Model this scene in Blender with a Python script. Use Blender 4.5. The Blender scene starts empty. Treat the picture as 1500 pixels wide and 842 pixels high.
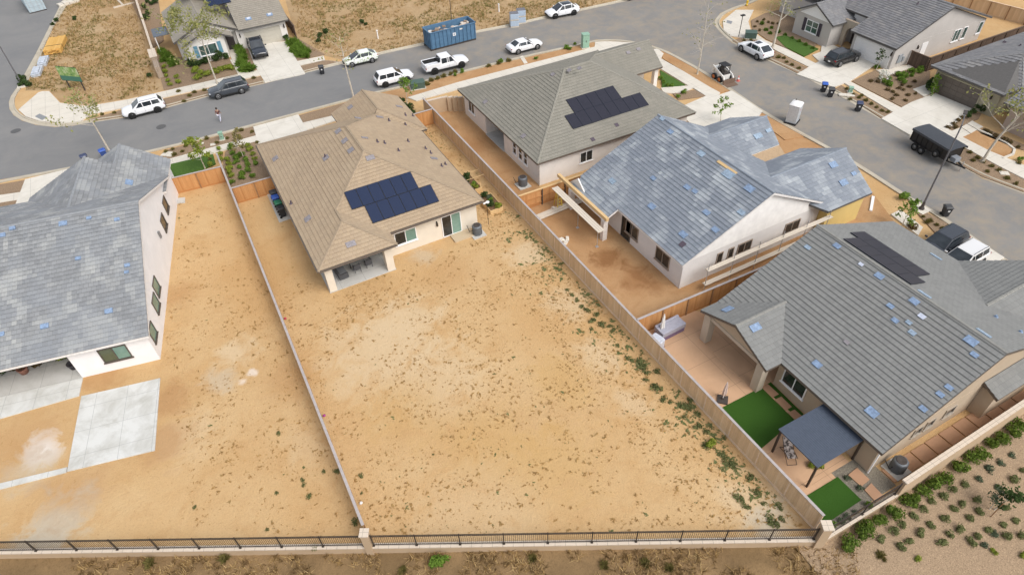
import bpy, bmesh, math, random
from mathutils import Vector, Matrix, noise
random.seed(7)
SC = bpy.context.scene
COL = SC.collection
R_ = math.radians

# ---------------------------------------------------------------- camera survey
# the site is surveyed from the camera station: pixel (1500 wide) -> point on a level
CH, CF, CYAW, CPIT, CROL = 36.5, 955.232, 0.46200679, 0.75487561, 0.04930295
def cam_axes():
    cy, sy = math.cos(CYAW), math.sin(CYAW)
    h = Vector((sy, cy, 0)); r = Vector((cy, -sy, 0)); u = Vector((0, 0, 1))
    f = h*math.cos(CPIT) - u*math.sin(CPIT); d = -(u*math.cos(CPIT) + h*math.sin(CPIT))
    c, s = math.cos(CROL), math.sin(CROL)
    return c*r + s*d, -s*r + c*d, f
CR, CD, CFW = cam_axes()
CAMP = Vector((0, 0, CH))
def ray(px, py):
    return (CR*((px-750)/CF) + CD*((py-421)/CF) + CFW)
def G(px, py, z=0.0):
    d = ray(px, py); t = (z-CH)/d.z
    return Vector((d.x*t, d.y*t, z))
def on_plane(px, py, p0, n):
    d = ray(px, py); t = (Vector(p0)-CAMP).dot(n)/d.dot(n)
    return CAMP + d*t
def GP(pts, z=0.0):
    return [tuple(G(x, y, z)[:2]) for x, y in pts]
def slope_z(x, y):
    """ground level outside the rear walls (falls away from the lots)"""
    d1 = (30.14-y)*0.879 - (x+19.44)*0.477          # out of the rear wall
    d2 = 7.38 - y                                    # out of the side wall
    if x < 22.6: d = max(d1 if x < 22.6 else 0, 0)
    else: d = max(min(d2, d1 if x < 26 else d2), 0)
    d1 = max(d1, 0.0); d2 = max(d2, 0.0)
    w = min(max((x-20.5)/4.0, 0), 1)
    d = d1*(1-w) + d2*w
    return -0.62 - 0.14*d
def GS(px, py):
    z = -1.0
    for _ in range(12):
        p = G(px, py, z); z = slope_z(p.x, p.y)
    return G(px, py, z)

# ---------------------------------------------------------------- mesh builder
class MB:
    def __init__(s): s.v = []; s.f = []; s.m = []; s.uv = {}; s.sm = set()
    def add(s, vs, fs, mi=0, smooth=False, uvs=None):
        b = len(s.v); s.v += [tuple(p) for p in vs]
        for k, f in enumerate(fs):
            s.f.append(tuple(b+i for i in f)); s.m.append(mi)
            if smooth: s.sm.add(len(s.f)-1)
            if uvs: s.uv[len(s.f)-1] = uvs[k]
        return s
    def box(s, x0, x1, y0, y1, z0, z1, mi=0):
        v = [(x0,y0,z0),(x1,y0,z0),(x1,y1,z0),(x0,y1,z0),(x0,y0,z1),(x1,y0,z1),(x1,y1,z1),(x0,y1,z1)]
        return s.add(v, [(3,2,1,0),(4,5,6,7),(0,1,5,4),(1,2,6,5),(2,3,7,6),(3,0,4,7)], mi)
    def obox(s, c, ex, ey, ez, hx, hy, hz, mi=0):
        c = Vector(c); ex = Vector(ex); ey = Vector(ey); ez = Vector(ez)
        v = [c+ex*(a*hx)+ey*(b*hy)+ez*(d*hz) for d in (-1,1) for a, b in ((-1,-1),(1,-1),(1,1),(-1,1))]
        return s.add(v, [(3,2,1,0),(4,5,6,7),(0,1,5,4),(1,2,6,5),(2,3,7,6),(3,0,4,7)], mi)
    def beam(s, a, b, w, h, mi=0, up=(0,0,1)):
        a = Vector(a); b = Vector(b); d = (b-a); L = d.length
        if L < 1e-6: return s
        d /= L; u = Vector(up)
        if abs(d.dot(u)) > .98: u = Vector((1,0,0))
        x = d.cross(u).normalized(); u = x.cross(d)
        return s.obox((a+b)/2, d, x, u, L/2, w/2, h/2, mi)
    def prism(s, poly, z0, z1, mi=0, top=None):
        n = len(poly)
        A = sum(poly[i][0]*poly[(i+1)%n][1]-poly[(i+1)%n][0]*poly[i][1] for i in range(n))
        if A < 0: poly = poly[::-1]
        zt = z1 if callable(z1) else (lambda x, y: z1)
        v = [(p[0],p[1],z0) for p in poly] + [(p[0],p[1],zt(p[0],p[1])) for p in poly]
        f = [tuple(range(n))[::-1], tuple(range(n,2*n))] + [(i,(i+1)%n,n+(i+1)%n,n+i) for i in range(n)]
        return s.add(v, f, mi)
    def vprism(s, pts, off, mi=0):
        """planar polygon pts (3d) swept by vector off"""
        n = len(pts); pts = [Vector(p) for p in pts]; off = Vector(off)
        v = pts + [p+off for p in pts]
        nn = Vector((0,0,0))
        for i in range(n): nn += pts[i].cross(pts[(i+1)%n])
        o = nn.dot(off) > 0
        f = [tuple(range(n)), tuple(range(n,2*n))[::-1]] + [(i,n+i,n+(i+1)%n,(i+1)%n) for i in range(n)]
        if o: f = [q[::-1] for q in f]
        return s.add(v, f, mi)
    def tube(s, pts, rad, n=8, mi=0, cap=True, smooth=True):
        pts = [Vector(p) for p in pts]
        if not isinstance(rad, (list, tuple)): rad = [rad]*len(pts)
        rings = []; ref = None
        for i, p in enumerate(pts):
            d = (pts[min(i+1,len(pts)-1)]-pts[max(i-1,0)])
            d = d.normalized() if d.length > 1e-9 else Vector((0,0,1))
            if ref is None: ref = Vector((1,0,0)) if abs(d.x) < .9 else Vector((0,1,0))
            x = (ref - d*ref.dot(d)).normalized(); y = d.cross(x); ref = x
            rings.append([p+(x*math.cos(2*math.pi*k/n)+y*math.sin(2*math.pi*k/n))*rad[i] for k in range(n)])
        v = [q for r in rings for q in r]; f = []
        for i in range(len(pts)-1):
            for k in range(n):
                f.append((i*n+k, i*n+(k+1)%n, (i+1)*n+(k+1)%n, (i+1)*n+k))
        s.add(v, f, mi, smooth)
        if cap: s.add(v, [tuple(range(n))[::-1], tuple(range(len(v)-n,len(v)))], mi)
        return s
    def lathe(s, prof, c=(0,0,0), n=16, mi=0, ax='z', smooth=True):
        c = Vector(c); v = []
        for r, h in prof:
            for k in range(n):
                a = 2*math.pi*k/n; p = (r*math.cos(a), r*math.sin(a), h)
                if ax == 'y': p = (p[0], p[2], -p[1])
                if ax == 'x': p = (p[2], p[0], p[1])
                v.append(c+Vector(p))
        f = [(i*n+k, i*n+(k+1)%n, (i+1)*n+(k+1)%n, (i+1)*n+k) for i in range(len(prof)-1) for k in range(n)]
        return s.add(v, f, mi, smooth)
    def quad(s, a, b, c, d, mi=0): return s.add([a,b,c,d], [(0,1,2,3)], mi)
    def build(s, name, mats, parent=None, loc=None, rotz=0, bevel=0):
        me = bpy.data.meshes.new(name); me.from_pydata(s.v, [], s.f)
        if not isinstance(mats, (list, tuple)): mats = [mats]
        for m in mats: me.materials.append(m)
        if len(mats) > 1: me.polygons.foreach_set('material_index', s.m)
        if s.sm:
            fl = [i in s.sm for i in range(len(s.f))]; me.polygons.foreach_set('use_smooth', fl)
        if s.uv:
            l = me.uv_layers.new(name='UVMap')
            for p in me.polygons:
                u = s.uv.get(p.index)
                if u:
                    for k, li in enumerate(p.loop_indices): l.data[li].uv = u[k]
        me.update()
        o = bpy.data.objects.new(name, me); COL.objects.link(o)
        if parent: o.parent = parent
        if loc is not None: o.location = loc
        o.rotation_euler.z = rotz
        if bevel:
            b = o.modifiers.new('bevel', 'BEVEL'); b.width = bevel; b.segments = 2; b.limit_method = 'ANGLE'
        return o

def tag(o, label=None, cat=None, group=None, kind=None):
    if label: o['label'] = label
    if cat: o['category'] = cat
    if group: o['group'] = group
    if kind: o['kind'] = kind
    return o
def thing(name, label, cat, loc=(0,0,0), rotz=0, group=None):
    o = bpy.data.objects.new(name, None); COL.objects.link(o)
    o.location = loc; o.rotation_euler.z = rotz; o.empty_display_size = .5
    return tag(o, label, cat, group)
def kids(o): return [c for c in bpy.data.objects if c.parent == o]
def dup(root, loc, rotz=0, label=None, group=None, scale=None):
    r = root.copy(); COL.objects.link(r); r.location = loc; r.rotation_euler.z = rotz
    if scale: r.scale = scale if hasattr(scale,'__len__') else (scale,)*3
    if label: r['label'] = label
    if group: r['group'] = group
    for ch in kids(root):
        c = ch.copy(); COL.objects.link(c); c.parent = r
        for g in kids(ch):
            d = g.copy(); COL.objects.link(d); d.parent = c
    return r
def structure(name, mb, mats): return tag(mb.build(name, mats), kind='structure')
def sheet(name, polys, z, mat, kind='structure'):
    mb = MB()
    for p in polys:
        n = len(p); A = sum(p[i][0]*p[(i+1)%n][1]-p[(i+1)%n][0]*p[i][1] for i in range(n))
        if A < 0: p = p[::-1]
        mb.add([(x,y,z) for x,y in p], [tuple(range(n))])
    return tag(mb.build(name, mat), kind=kind)
def slab(name, polys, z0, z1, mat):
    mb = MB()
    for p in polys: mb.prism(p, z0, z1)
    return structure(name, mb, mat)

# ---------------------------------------------------------------- materials
MATS = {}
class NT:
    def __init__(s, name):
        s.m = bpy.data.materials.new(name); s.m.use_nodes = True
        s.t = s.m.node_tree; s.b = s.t.nodes['Principled BSDF']; s.out = s.t.nodes['Material Output']
    def n(s, typ, **kw):
        nd = s.t.nodes.new(typ)
        for k, v in kw.items():
            if k in nd.inputs: nd.inputs[k].default_value = v
            else: setattr(nd, k, v)
        return nd
    def l(s, a, b): s.t.links.new(a, b)
    def co(s, kind='Object'):
        return s.n('ShaderNodeTexCoord').outputs[kind]
    def noise(s, scale, detail=4, rough=.6, vec=None, dist=0):
        nd = s.n('ShaderNodeTexNoise'); nd.inputs['Scale'].default_value = scale
        nd.inputs['Detail'].default_value = detail; nd.inputs['Roughness'].default_value = rough
        nd.inputs['Distortion'].default_value = dist
        s.l(vec if vec is not None else s.co(), nd.inputs['Vector']); return nd.outputs['Fac']
    def ramp(s, fac, stops):
        r = s.n('ShaderNodeValToRGB'); e = r.color_ramp.elements
        while len(e) < len(stops): e.new(.5)
        for i, (p, c) in enumerate(stops):
            e[i].position = p; e[i].color = (c if hasattr(c,'__len__') else (c,c,c)) + ((1,) if not hasattr(c,'__len__') or len(c) == 3 else ())
        s.l(fac, r.inputs['Fac']); return r.outputs['Color']
    def mix(s, fac, a, b, mode='MIX'):
        m = s.n('ShaderNodeMix', data_type='RGBA', blend_type=mode)
        for sock, v in ((m.inputs[0], fac), (m.inputs[6], a), (m.inputs[7], b)):
            if hasattr(v, 'is_output'): s.l(v, sock)
            elif hasattr(v, '__len__'): sock.default_value = tuple(v)+(1,) if len(v) == 3 else v
            else: sock.default_value = v
        return m.outputs[2]
    def math(s, op, a, b=0.0):
        m = s.n('ShaderNodeMath', operation=op)
        for i, v in enumerate((a, b)):
            if hasattr(v, 'is_output'): s.l(v, m.inputs[i])
            else: m.inputs[i].default_value = v
        return m.outputs[0]
    def bump(s, h, strength=.3, dist=.02):
        b = s.n('ShaderNodeBump'); b.inputs['Strength'].default_value = strength; b.inputs['Distance'].default_value = dist
        s.l(h, b.inputs['Height']); s.l(b.outputs['Normal'], s.b.inputs['Normal'])
    def col(s, c):
        if hasattr(c, 'is_output'): s.l(c, s.b.inputs['Base Color'])
        else: s.b.inputs['Base Color'].default_value = tuple(c)+(1,)
    def set(s, rough=.8, metal=0, spec=None):
        s.b.inputs['Roughness'].default_value = rough; s.b.inputs['Metallic'].default_value = metal
        if spec is not None: s.b.inputs['Specular IOR Level'].default_value = spec
        return s
def simple(name, c, rough=.7, metal=0, var=.12, scale=6, bump=0, spec=.4):
    if name in MATS: return MATS[name]
    t = NT(name); f = t.noise(scale, 5)
    d = [max(0,x*(1-var)) for x in c]; e = [min(1,x*(1+var)) for x in c]
    t.col(t.ramp(f, [(.3,tuple(d)),(.7,tuple(e))])); t.set(rough, metal, spec)
    if bump: t.bump(t.noise(scale*8, 4), bump, .02)
    MATS[name] = t.m; return t.m
def srgb(*c): return tuple(((x/255+.055)/1.055)**2.4 if x > 10 else x/3294.6 for x in c)

def dirt(name, base, pale, dark, speck=.5, bscale=.12, spots=True, blobs=()):
    t = NT(name); co = t.co()
    big = t.noise(bscale, 5, .62, co, .4); mid = t.noise(.55, 6, .68, co, .6); fine = t.noise(9, 5, .7, co)
    c = t.mix(t.ramp(big, [(.36,0.0),(.66,1.0)]), base, pale)
    c = t.mix(t.math('MULTIPLY', t.ramp(mid, [(.5,0.0),(.72,1.0)]), .55), c, dark)
    c = t.mix(t.math('MULTIPLY', t.ramp(fine, [(.5,0.0),(.75,1.0)]), .38*speck*2), c, tuple(x*.52 for x in base))
    grit = t.noise(26, 3, .7, co); c = t.mix(t.math('MULTIPLY', t.ramp(grit, [(.52,0.0),(.72,1.0)]), .42), c, tuple(x*.6 for x in base)); c = t.mix(t.math('MULTIPLY', t.ramp(grit, [(.25,1.0),(.42,0.0)]), .35), c, tuple(min(1,x*1.25) for x in pale))
    if spots:
        v = t.noise(2.6, 3, .75, co, 1.2)
        w = t.noise(.22, 3, .6, co)
        s_ = t.math('MULTIPLY', t.ramp(v, [(.62,0.0),(.70,1.0)]), t.ramp(w, [(.42,.05),(.6,.7)]))
        c = t.mix(s_, c, tuple(x*y for x, y in zip(base, (.62,.56,.42))))
    for px, py, r, colr, st in blobs:
        p = G(px, py); ds = t.n('ShaderNodeVectorMath', operation='DISTANCE'); t.l(co, ds.inputs[0]); ds.inputs[1].default_value = (p.x, p.y, 0)
        q = t.math('ADD', t.math('DIVIDE', ds.outputs['Value'], r), t.math('MULTIPLY', t.math('SUBTRACT', mid2 if False else mid, .5), 2.6))
        c = t.mix(t.math('MULTIPLY', t.ramp(q, [(.35,1.0),(1.0,0.0)]), st), c, colr)
    t.col(c); t.set(.95, 0, .15)
    h = t.math('ADD', t.noise(3, 6, .7, co), t.math('MULTIPLY', fine, .4)); t.bump(h, .7, .08)
    return t.m
PALE_ = (.585,.44,.27); GREY_ = (.50,.44,.34); WHT_ = (.80,.76,.72); BRN_ = (.40,.22,.095); OCH_ = (.50,.31,.12)
DIRT = dirt('bare_tan_dirt', (.53,.335,.155), (.58,.40,.21), (.465,.275,.118), blobs=[(560,510,5.5,PALE_,.8),(640,560,4.5,PALE_,.6),(600,470,3.5,PALE_,.6),(770,372,2.2,PALE_,.9),(835,445,2.6,PALE_,.7),(880,520,2.2,PALE_,.7),
  (930,590,1.8,PALE_,.6),(1105,735,2.6,PALE_,.8),(1130,765,1.6,GREY_,.7),(85,765,2.6,GREY_,.9),(45,800,2,GREY_,.5),(345,515,1.8,PALE_,.9),(320,560,1.6,GREY_,.5),(58,662,1.6,WHT_,1.0),(45,680,2.2,GREY_,.6),(372,545,.5,WHT_,.5),(356,560,.4,WHT_,.4),(270,640,2.5,PALE_,.5),
  (245,585,2.2,BRN_,.7),(262,430,2.0,BRN_,.45),(150,545,2.5,BRN_,.7),(240,650,2.2,BRN_,.6),(110,720,3,BRN_,.4),(30,650,3.4,BRN_,.35),(420,560,2.2,BRN_,.35),(820,560,3,OCH_,.55),(720,650,4.5,OCH_,.5),(810,680,4,OCH_,.45),(590,600,3.5,OCH_,.4),(660,400,3,BRN_,.22),(600,250,2.2,BRN_,.4),(640,235,2.5,BRN_,.5),(660,330,1.6,PALE_,.5),(620,375,1.6,GREY_,.45),(700,760,5,PALE_,.35),(450,650,2,PALE_,.35)])
DIRT2 = dirt('orange_brown_dirt', (.42,.235,.11), (.48,.30,.155), (.33,.17,.072), .4, .2, False, [(893,380,1.7,(.26,.13,.055),1.0),(885,372,1.1,(.26,.13,.055),.9),(935,408,1.8,(.28,.14,.06),.9),(960,420,1.2,(.28,.14,.06),.7),(700,215,2.2,(.33,.17,.075),.6),(850,330,2.2,(.34,.18,.08),.5),(870,440,2.2,(.52,.33,.18),.6)])
STRAW = dirt('dry_lot_soil', (.40,.265,.135), (.47,.34,.20), (.28,.175,.085), .9, .25)
BANK = dirt('brown_bank_soil', (.195,.128,.063), (.29,.19,.095), (.12,.077,.04), 1, .3)
def mulch(name, c):
    t = NT(name); co = t.co(); f = t.noise(14, 5, .75, co); g = t.noise(.9, 4, .6, co)
    a = t.ramp(f, [(.32,tuple(x*.45 for x in c)),(.55,c),(.74,tuple(min(1,x*1.7) for x in c))])
    t.col(t.mix(t.math('MULTIPLY',g,.5), a, tuple(x*.7 for x in c))); t.set(.95,0,.15); t.bump(f,.8,.06); return t.m
MULCH = mulch('bark_mulch', (.33,.235,.155))
MULCH2 = mulch('chip_mulch', (.21,.125,.07))
GRAVEL = mulch('slope_gravel', (.41,.295,.19))
def conc(name, c, joint=0, stain=.35, rot=0):
    t = NT(name); mp = t.n('ShaderNodeMapping'); t.l(t.co(), mp.inputs['Vector']); mp.inputs['Rotation'].default_value = (0,0,rot); co = mp.outputs[0]; a = t.noise(.5, 6, .7, co, .5); b = t.noise(30, 3, .6, co)
    k = t.mix(t.math('MULTIPLY', t.ramp(a,[(.42,0.0),(.75,1.0)]), stain), c, tuple(x*y for x,y in zip(c,(.62,.6,.55))))
    k = t.mix(t.math('MULTIPLY', b, .25), k, tuple(x*.75 for x in c))
    if joint:
        br = t.n('ShaderNodeTexBrick', offset=0.0); t.l(co, br.inputs['Vector']); br.inputs['Scale'].default_value = 1
        br.inputs['Brick Width'].default_value = joint; br.inputs['Row Height'].default_value = joint
        br.inputs['Mortar Size'].default_value = .012; br.inputs['Mortar Smooth'].default_value = .2
        k = t.mix(br.outputs['Fac'], k, tuple(x*.5 for x in c))
    t.col(k); t.set(.85,0,.25); t.bump(b,.15,.01); return t.m
CONC = conc('sidewalk_concrete', (.67,.625,.545), 1.5)
DRIVE = conc('driveway_concrete', (.68,.645,.575), 3.0, .5)
KERB = conc('kerb_concrete', (.50,.45,.36), 0, .6)
SLABM = conc('patio_concrete', (.54,.53,.50), 2.05, .6); SLABL = conc('stained_slab_concrete', (.64,.64,.61), 2.1, 1.0, R_(11))
PATIO = conc('pink_patio_concrete', (.61,.39,.24), 2.6, .4)
PAVER = conc('tan_paver', (.48,.285,.175), 0, .5)
GREYCAP = conc('grey_cap', (.50,.46,.44), 0, .3)
WALLST = conc('tan_block_wall', (.50,.37,.245), 0, .35)
CAPST = conc('pale_wall_cap', (.66,.565,.46), .6, .3)
def asphalt():
    t = NT('asphalt'); co = t.co(); a = t.noise(.13, 6, .65, co, .8); b = t.noise(60, 3, .7, co); g = t.noise(1.1, 5, .7, co, .3)
    k = t.ramp(a, [(.3,(.185,.187,.19)),(.7,(.245,.24,.232))])
    k = t.mix(t.math('MULTIPLY', t.ramp(g,[(.5,0.0),(.8,1.0)]), .35), k, (.29,.27,.235))
    k = t.mix(t.math('MULTIPLY', b, .35), k, (.14,.14,.14))
    # dusty soil tracked along the kerb of the site under construction
    sx = t.n('ShaderNodeSeparateXYZ'); t.l(co, sx.inputs[0])
    d = t.ramp(t.math('MULTIPLY', t.math('ADD', sx.outputs[0], t.math('MULTIPLY', sx.outputs[1], .35)), .01), [(.45,0.0),(.62,1.0)])
    k = t.mix(t.math('MULTIPLY', t.math('MULTIPLY', d, t.ramp(t.noise(.45,6,.75,co,.3),[(.42,.12),(.72,.8)])), .8), k, (.36,.29,.20))
    t.col(k); t.set(.88,0,.3); t.bump(b,.3,.01); return t.m
ASPH = asphalt()
def turf(name, c):
    t = NT(name); co = t.co(); a = t.noise(60,4,.8,co); b = t.noise(1.2,5,.6,co)
    k = t.ramp(a,[(.3,tuple(x*.5 for x in c)),(.7,tuple(x*1.4 for x in c))])
    t.col(t.mix(t.math('MULTIPLY',b,.6),k,tuple(x*.75 for x in c))); t.set(.95,0,.1); t.bump(a,.9,.04); return t.m
TURF = turf('artificial_turf', (.05,.125,.02))
LAWN = turf('lawn_grass', (.085,.16,.035))
def stucco(name, c):
    t = NT(name); co = t.co(); a = t.noise(45,4,.7,co); b = t.noise(.7,5,.65,co,.4)
    k = t.ramp(b,[(.3,tuple(x*.9 for x in c)),(.7,c)]); t.col(k); t.set(.92,0,.2); t.bump(a,.35,.015); return t.m
ST_CREAM = stucco('cream_stucco', (.72,.655,.55)); ST_WHITE = stucco('white_stucco', (.84,.835,.84))
ST_GREY = stucco('pale_grey_stucco', (.52,.49,.46)); ST_TAN = stucco('tan_stucco', (.47,.38,.28))
ST_BEIGE = stucco('beige_stucco', (.50,.43,.34)); ST_OFF = stucco('off_white_stucco', (.77,.735,.69)); ST_LATH = stucco('grey_scratch_coat', (.73,.715,.70))
ST_GREEN = stucco('khaki_stucco', (.42,.385,.28)); ST_BROWN = stucco('taupe_stucco', (.45,.36,.30)); ST_YEL = stucco('yellow_sheathing', (.66,.50,.20))
def tile(name, c1, c2, c3, w=.33, h=.36, blotch=.5, bs=.5, tint=None):
    t = NT(name); uv = t.co('UV')
    br = t.n('ShaderNodeTexBrick', offset=.5); t.l(uv, br.inputs['Vector']); br.inputs['Scale'].default_value = 1
    br.inputs['Brick Width'].default_value = w; br.inputs['Row Height'].default_value = h
    br.inputs['Mortar Size'].default_value = .008; br.inputs['Mortar Smooth'].default_value = .3; br.inputs['Bias'].default_value = -.1
    br.inputs['Color1'].default_value = c1+(1,); br.inputs['Color2'].default_value = c2+(1,)
    br.inputs['Mortar'].default_value = tuple(x*.75 for x in c1)+(1,)
    sn = t.n('ShaderNodeVectorMath', operation='SNAP'); t.l(uv, sn.inputs[0]); sn.inputs[1].default_value = (w, h, 1)
    big = t.noise(bs, 4, .6, sn.outputs[0], .6)
    k = t.mix(t.math('MULTIPLY', t.ramp(big,[(.5,0.0),(.62,1.0)]), blotch), br.outputs['Color'], c3)
    k = t.mix(t.math('MULTIPLY', br.outputs['Fac'], .4), k, tuple(x*.4 for x in c1))
    k = t.mix(t.math('MULTIPLY', t.noise(4,5,.7,uv), .3), k, tuple(x*.7 for x in c1))
    if tint: k = t.mix(t.math('MULTIPLY', t.ramp(t.noise(.35,5,.65,sn.outputs[0],.5),[(.45,0.0),(.65,1.0)]), .6), k, tint)
    t.col(k); t.set(.85,0,.25); t.bump(t.math('MULTIPLY', br.outputs['Fac'], -1.0), .5, .02); return t.m
T_MAIN = tile('tan_roof_tile', (.42,.32,.215), (.36,.275,.19), (.46,.36,.25), blotch=.4)
T_LEFT = tile('grey_roof_tile', (.28,.288,.295), (.205,.212,.22), (.42,.425,.41), bs=.5, blotch=.85, tint=(.25,.268,.292))
T_B = tile('olive_grey_roof_tile', (.27,.255,.215), (.235,.225,.19), (.31,.29,.245), blotch=.5)
T_C = tile('blue_grey_roof_tile', (.255,.28,.315), (.21,.237,.275), (.46,.49,.51), bs=.42, blotch=.9, tint=(.185,.208,.245))
T_D = tile('mid_grey_roof_tile', (.238,.24,.23), (.205,.207,.20), (.265,.267,.255), blotch=.4)
T_T = tile('charcoal_roof_tile', (.225,.225,.232), (.165,.165,.172), (.31,.295,.275), blotch=.5, bs=.9)
T_N = tile('greige_roof_tile', (.33,.30,.25), (.28,.255,.215), (.36,.33,.28), blotch=.4)
def boards(name, cols, rough=.85):
    t = NT(name); g = t.n('ShaderNodeNewGeometry'); r = g.outputs['Random Per Island']
    n = len(cols); k = t.ramp(r, [(i/(n-1), c) for i, c in enumerate(cols)])
    mp = t.n('ShaderNodeMapping'); t.l(t.co(), mp.inputs['Vector']); mp.inputs['Scale'].default_value = (14,14,.9)
    f = t.noise(1.5, 5, .65, mp.outputs[0]); k = t.mix(t.math('MULTIPLY', t.ramp(f,[(.4,0.0),(.7,1.0)]), .35), k, tuple(x*.6 for x in cols[0]))
    t.col(k); t.set(rough,0,.2); return t.m
FENCE = boards('weathered_fence_boards', [(.64,.45,.265),(.70,.51,.32),(.58,.405,.24),(.73,.55,.36),(.66,.47,.285)])
FENCE_O = boards('fresh_cedar_boards', [(.50,.245,.095),(.58,.31,.13),(.44,.20,.075),(.55,.285,.115)])
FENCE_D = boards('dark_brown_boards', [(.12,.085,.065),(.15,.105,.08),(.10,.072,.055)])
FPOST = simple('fence_post_wood', (.30,.17,.085), .85, 0, .2, 3); FPALE = simple('pale_batten_wood', (.68,.52,.37), .85, 0, .15, 3)
FCAP = simple('grey_fence_cap', (.40,.36,.345), .8, 0, .12, 3); FDARK = simple('steel_fence_post', (.06,.05,.045), .6)
PLANK = boards('raw_lumber', [(.62,.42,.20),(.68,.48,.25),(.56,.37,.165)]); PLANKG = boards('grey_scaffold_planks', [(.60,.53,.44),(.66,.59,.49),(.52,.45,.37)])
FASC = simple('dark_fascia', (.10,.095,.09), .6); FASC_T = simple('brown_fascia', (.13,.105,.085), .6); FASC_W = simple('white_fascia', (.72,.70,.68), .6); FASC_L = simple('pale_fascia', (.66,.55,.42), .7)
WHITE = simple('white_trim', (.82,.81,.80), .5, 0, .04); VINYL = simple('white_vinyl', (.84,.84,.84), .4, 0, .03); DKFRAME = simple('dark_window_frame', (.10,.085,.07), .5)
def glassy(name, c, c2, rough=.08):
    t = NT(name); k = t.ramp(t.noise(.9,3,.6), [(.35,c),(.65,c2)]); t.col(k); t.set(rough,0,.7); return t.m
GLASS = glassy('window_glass', (.03,.055,.05), (.10,.16,.14)); GLASSD = glassy('dark_window_glass', (.012,.014,.016), (.04,.045,.045)); AUTOGL = glassy('car_glass', (.018,.024,.03), (.045,.055,.065), .04)
BLIND = glassy('window_blind', (.13,.24,.20), (.20,.32,.27), .2)
def solarm():
    t = NT('solar_cells'); uv = t.co('UV'); br = t.n('ShaderNodeTexBrick', offset=0.0); t.l(uv, br.inputs['Vector'])
    br.inputs['Scale'].default_value = 1; br.inputs['Brick Width'].default_value = .16; br.inputs['Row Height'].default_value = .16; br.inputs['Mortar Size'].default_value = .004
    t.col(t.mix(br.outputs['Fac'], (.014,.024,.06), (.032,.042,.075))); t.set(.22,0,.5); return t.m
SOLAR = solarm(); SOLARK = simple('black_solar_cells', (.022,.022,.034), .35, 0, .2); RACK = simple('panel_frame_metal', (.025,.03,.045), .4, .3)
ALU = simple('galvanised_metal', (.52,.53,.54), .45, .6, .15); BLACKM = simple('black_metal', (.016,.015,.015), .5); BRONZE = simple('bronze_metal', (.045,.035,.028), .5)
VENTG = simple('grey_flashing', (.26,.24,.25), .6, .1, .25); VENTB = simple('blue_flashing', (.21,.29,.42), .6, 0, .3); VENTW = simple('white_flashing', (.52,.56,.66), .5); VENTP = simple('plum_pipe', (.09,.07,.09), .6); VENTL = simple('faded_blue_flashing', (.27,.35,.44), .6, 0, .3)
RUB = simple('tyre_rubber', (.016,.016,.016), .85); RIMS = simple('alloy_rim', (.42,.42,.43), .3, .8); RIMK = simple('black_rim', (.03,.03,.03), .35, .4)
def paint(name, c):
    t = NT(name); t.col(c); t.set(.22,0,.5); t.b.inputs['Coat Weight'].default_value = .6; t.b.inputs['Coat Roughness'].default_value = .06; return t.m
P_WHITE = paint('white_car_paint', (.80,.81,.83)); P_GREY = paint('slate_car_paint', (.055,.063,.075)); P_BLACK = paint('black_car_paint', (.012,.012,.014)); P_NAVY = paint('dark_blue_grey_paint', (.028,.034,.045)); P_SILV = paint('silver_white_paint', (.70,.70,.70))
def wrapm():
    t = NT('wrapped_paint'); f = t.noise(2.4,5,.75,t.co(),1.5)
    t.col(t.ramp(f,[(.44,(.80,.82,.80)),(.52,(.80,.82,.80)),(.56,(.30,.42,.10)),(.62,(.08,.16,.07)),(.70,(.78,.80,.78))])); t.set(.25,0,.5); return t.m
P_WRAP = wrapm()
LENS = simple('lamp_lens', (.62,.65,.68), .15, .2); TAIL = simple('tail_lamp_red', (.28,.015,.015), .2); CLAD = simple('black_cladding', (.022,.022,.022), .7); CHROME = simple('chrome', (.6,.6,.6), .15, 1)
def leafm(name, cols):
    t = NT(name); g = t.n('ShaderNodeNewGeometry'); k = t.ramp(g.outputs['Random Per Island'], [(i/(len(cols)-1), c) for i, c in enumerate(cols)])
    d = t.n('ShaderNodeBsdfDiffuse'); tr = t.n('ShaderNodeBsdfTranslucent'); mx = t.n('ShaderNodeMixShader'); mx.inputs[0].default_value = .3
    t.l(k, d.inputs[0]); t.l(k, tr.inputs[0]); t.l(d.outputs[0], mx.inputs[1]); t.l(tr.outputs[0], mx.inputs[2]); t.l(mx.outputs[0], t.out.inputs[0]); return t.m
L_PLANE = leafm('plane_tree_leaf', [(.27,.28,.10),(.36,.35,.13),(.21,.25,.08),(.40,.36,.17)])
L_GREEN = leafm('bright_leaf', [(.13,.22,.035),(.20,.31,.055),(.09,.165,.028)])
L_DARK = leafm('dark_leaf', [(.05,.085,.03),(.08,.12,.042),(.035,.065,.022)])
L_HEDGE = leafm('hedge_leaf', [(.11,.17,.03),(.17,.24,.045),(.075,.125,.022),(.14,.19,.05)])
L_YEL = leafm('lime_leaf', [(.22,.28,.045),(.30,.34,.06),(.16,.23,.035)])
L_GREY = leafm('grey_green_leaf', [(.10,.135,.08),(.15,.18,.115),(.07,.10,.055)])
L_BRONZE = leafm('bronze_leaf', [(.12,.075,.04),(.17,.12,.055),(.10,.10,.04)])
L_WEED = leafm('weed_leaf', [(.20,.215,.09),(.15,.18,.07),(.26,.25,.12)])
L_SPECK = leafm('withered_weed', [(.40,.25,.105),(.47,.30,.12),(.31,.195,.085),(.44,.29,.12),(.36,.25,.11)])
L_STRAW = leafm('straw_grass', [(.46,.31,.14),(.56,.41,.21),(.36,.235,.10),(.30,.20,.085)])
L_OLIVE = leafm('olive_grass', [(.22,.20,.07),(.30,.25,.095),(.16,.16,.05)])
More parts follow.
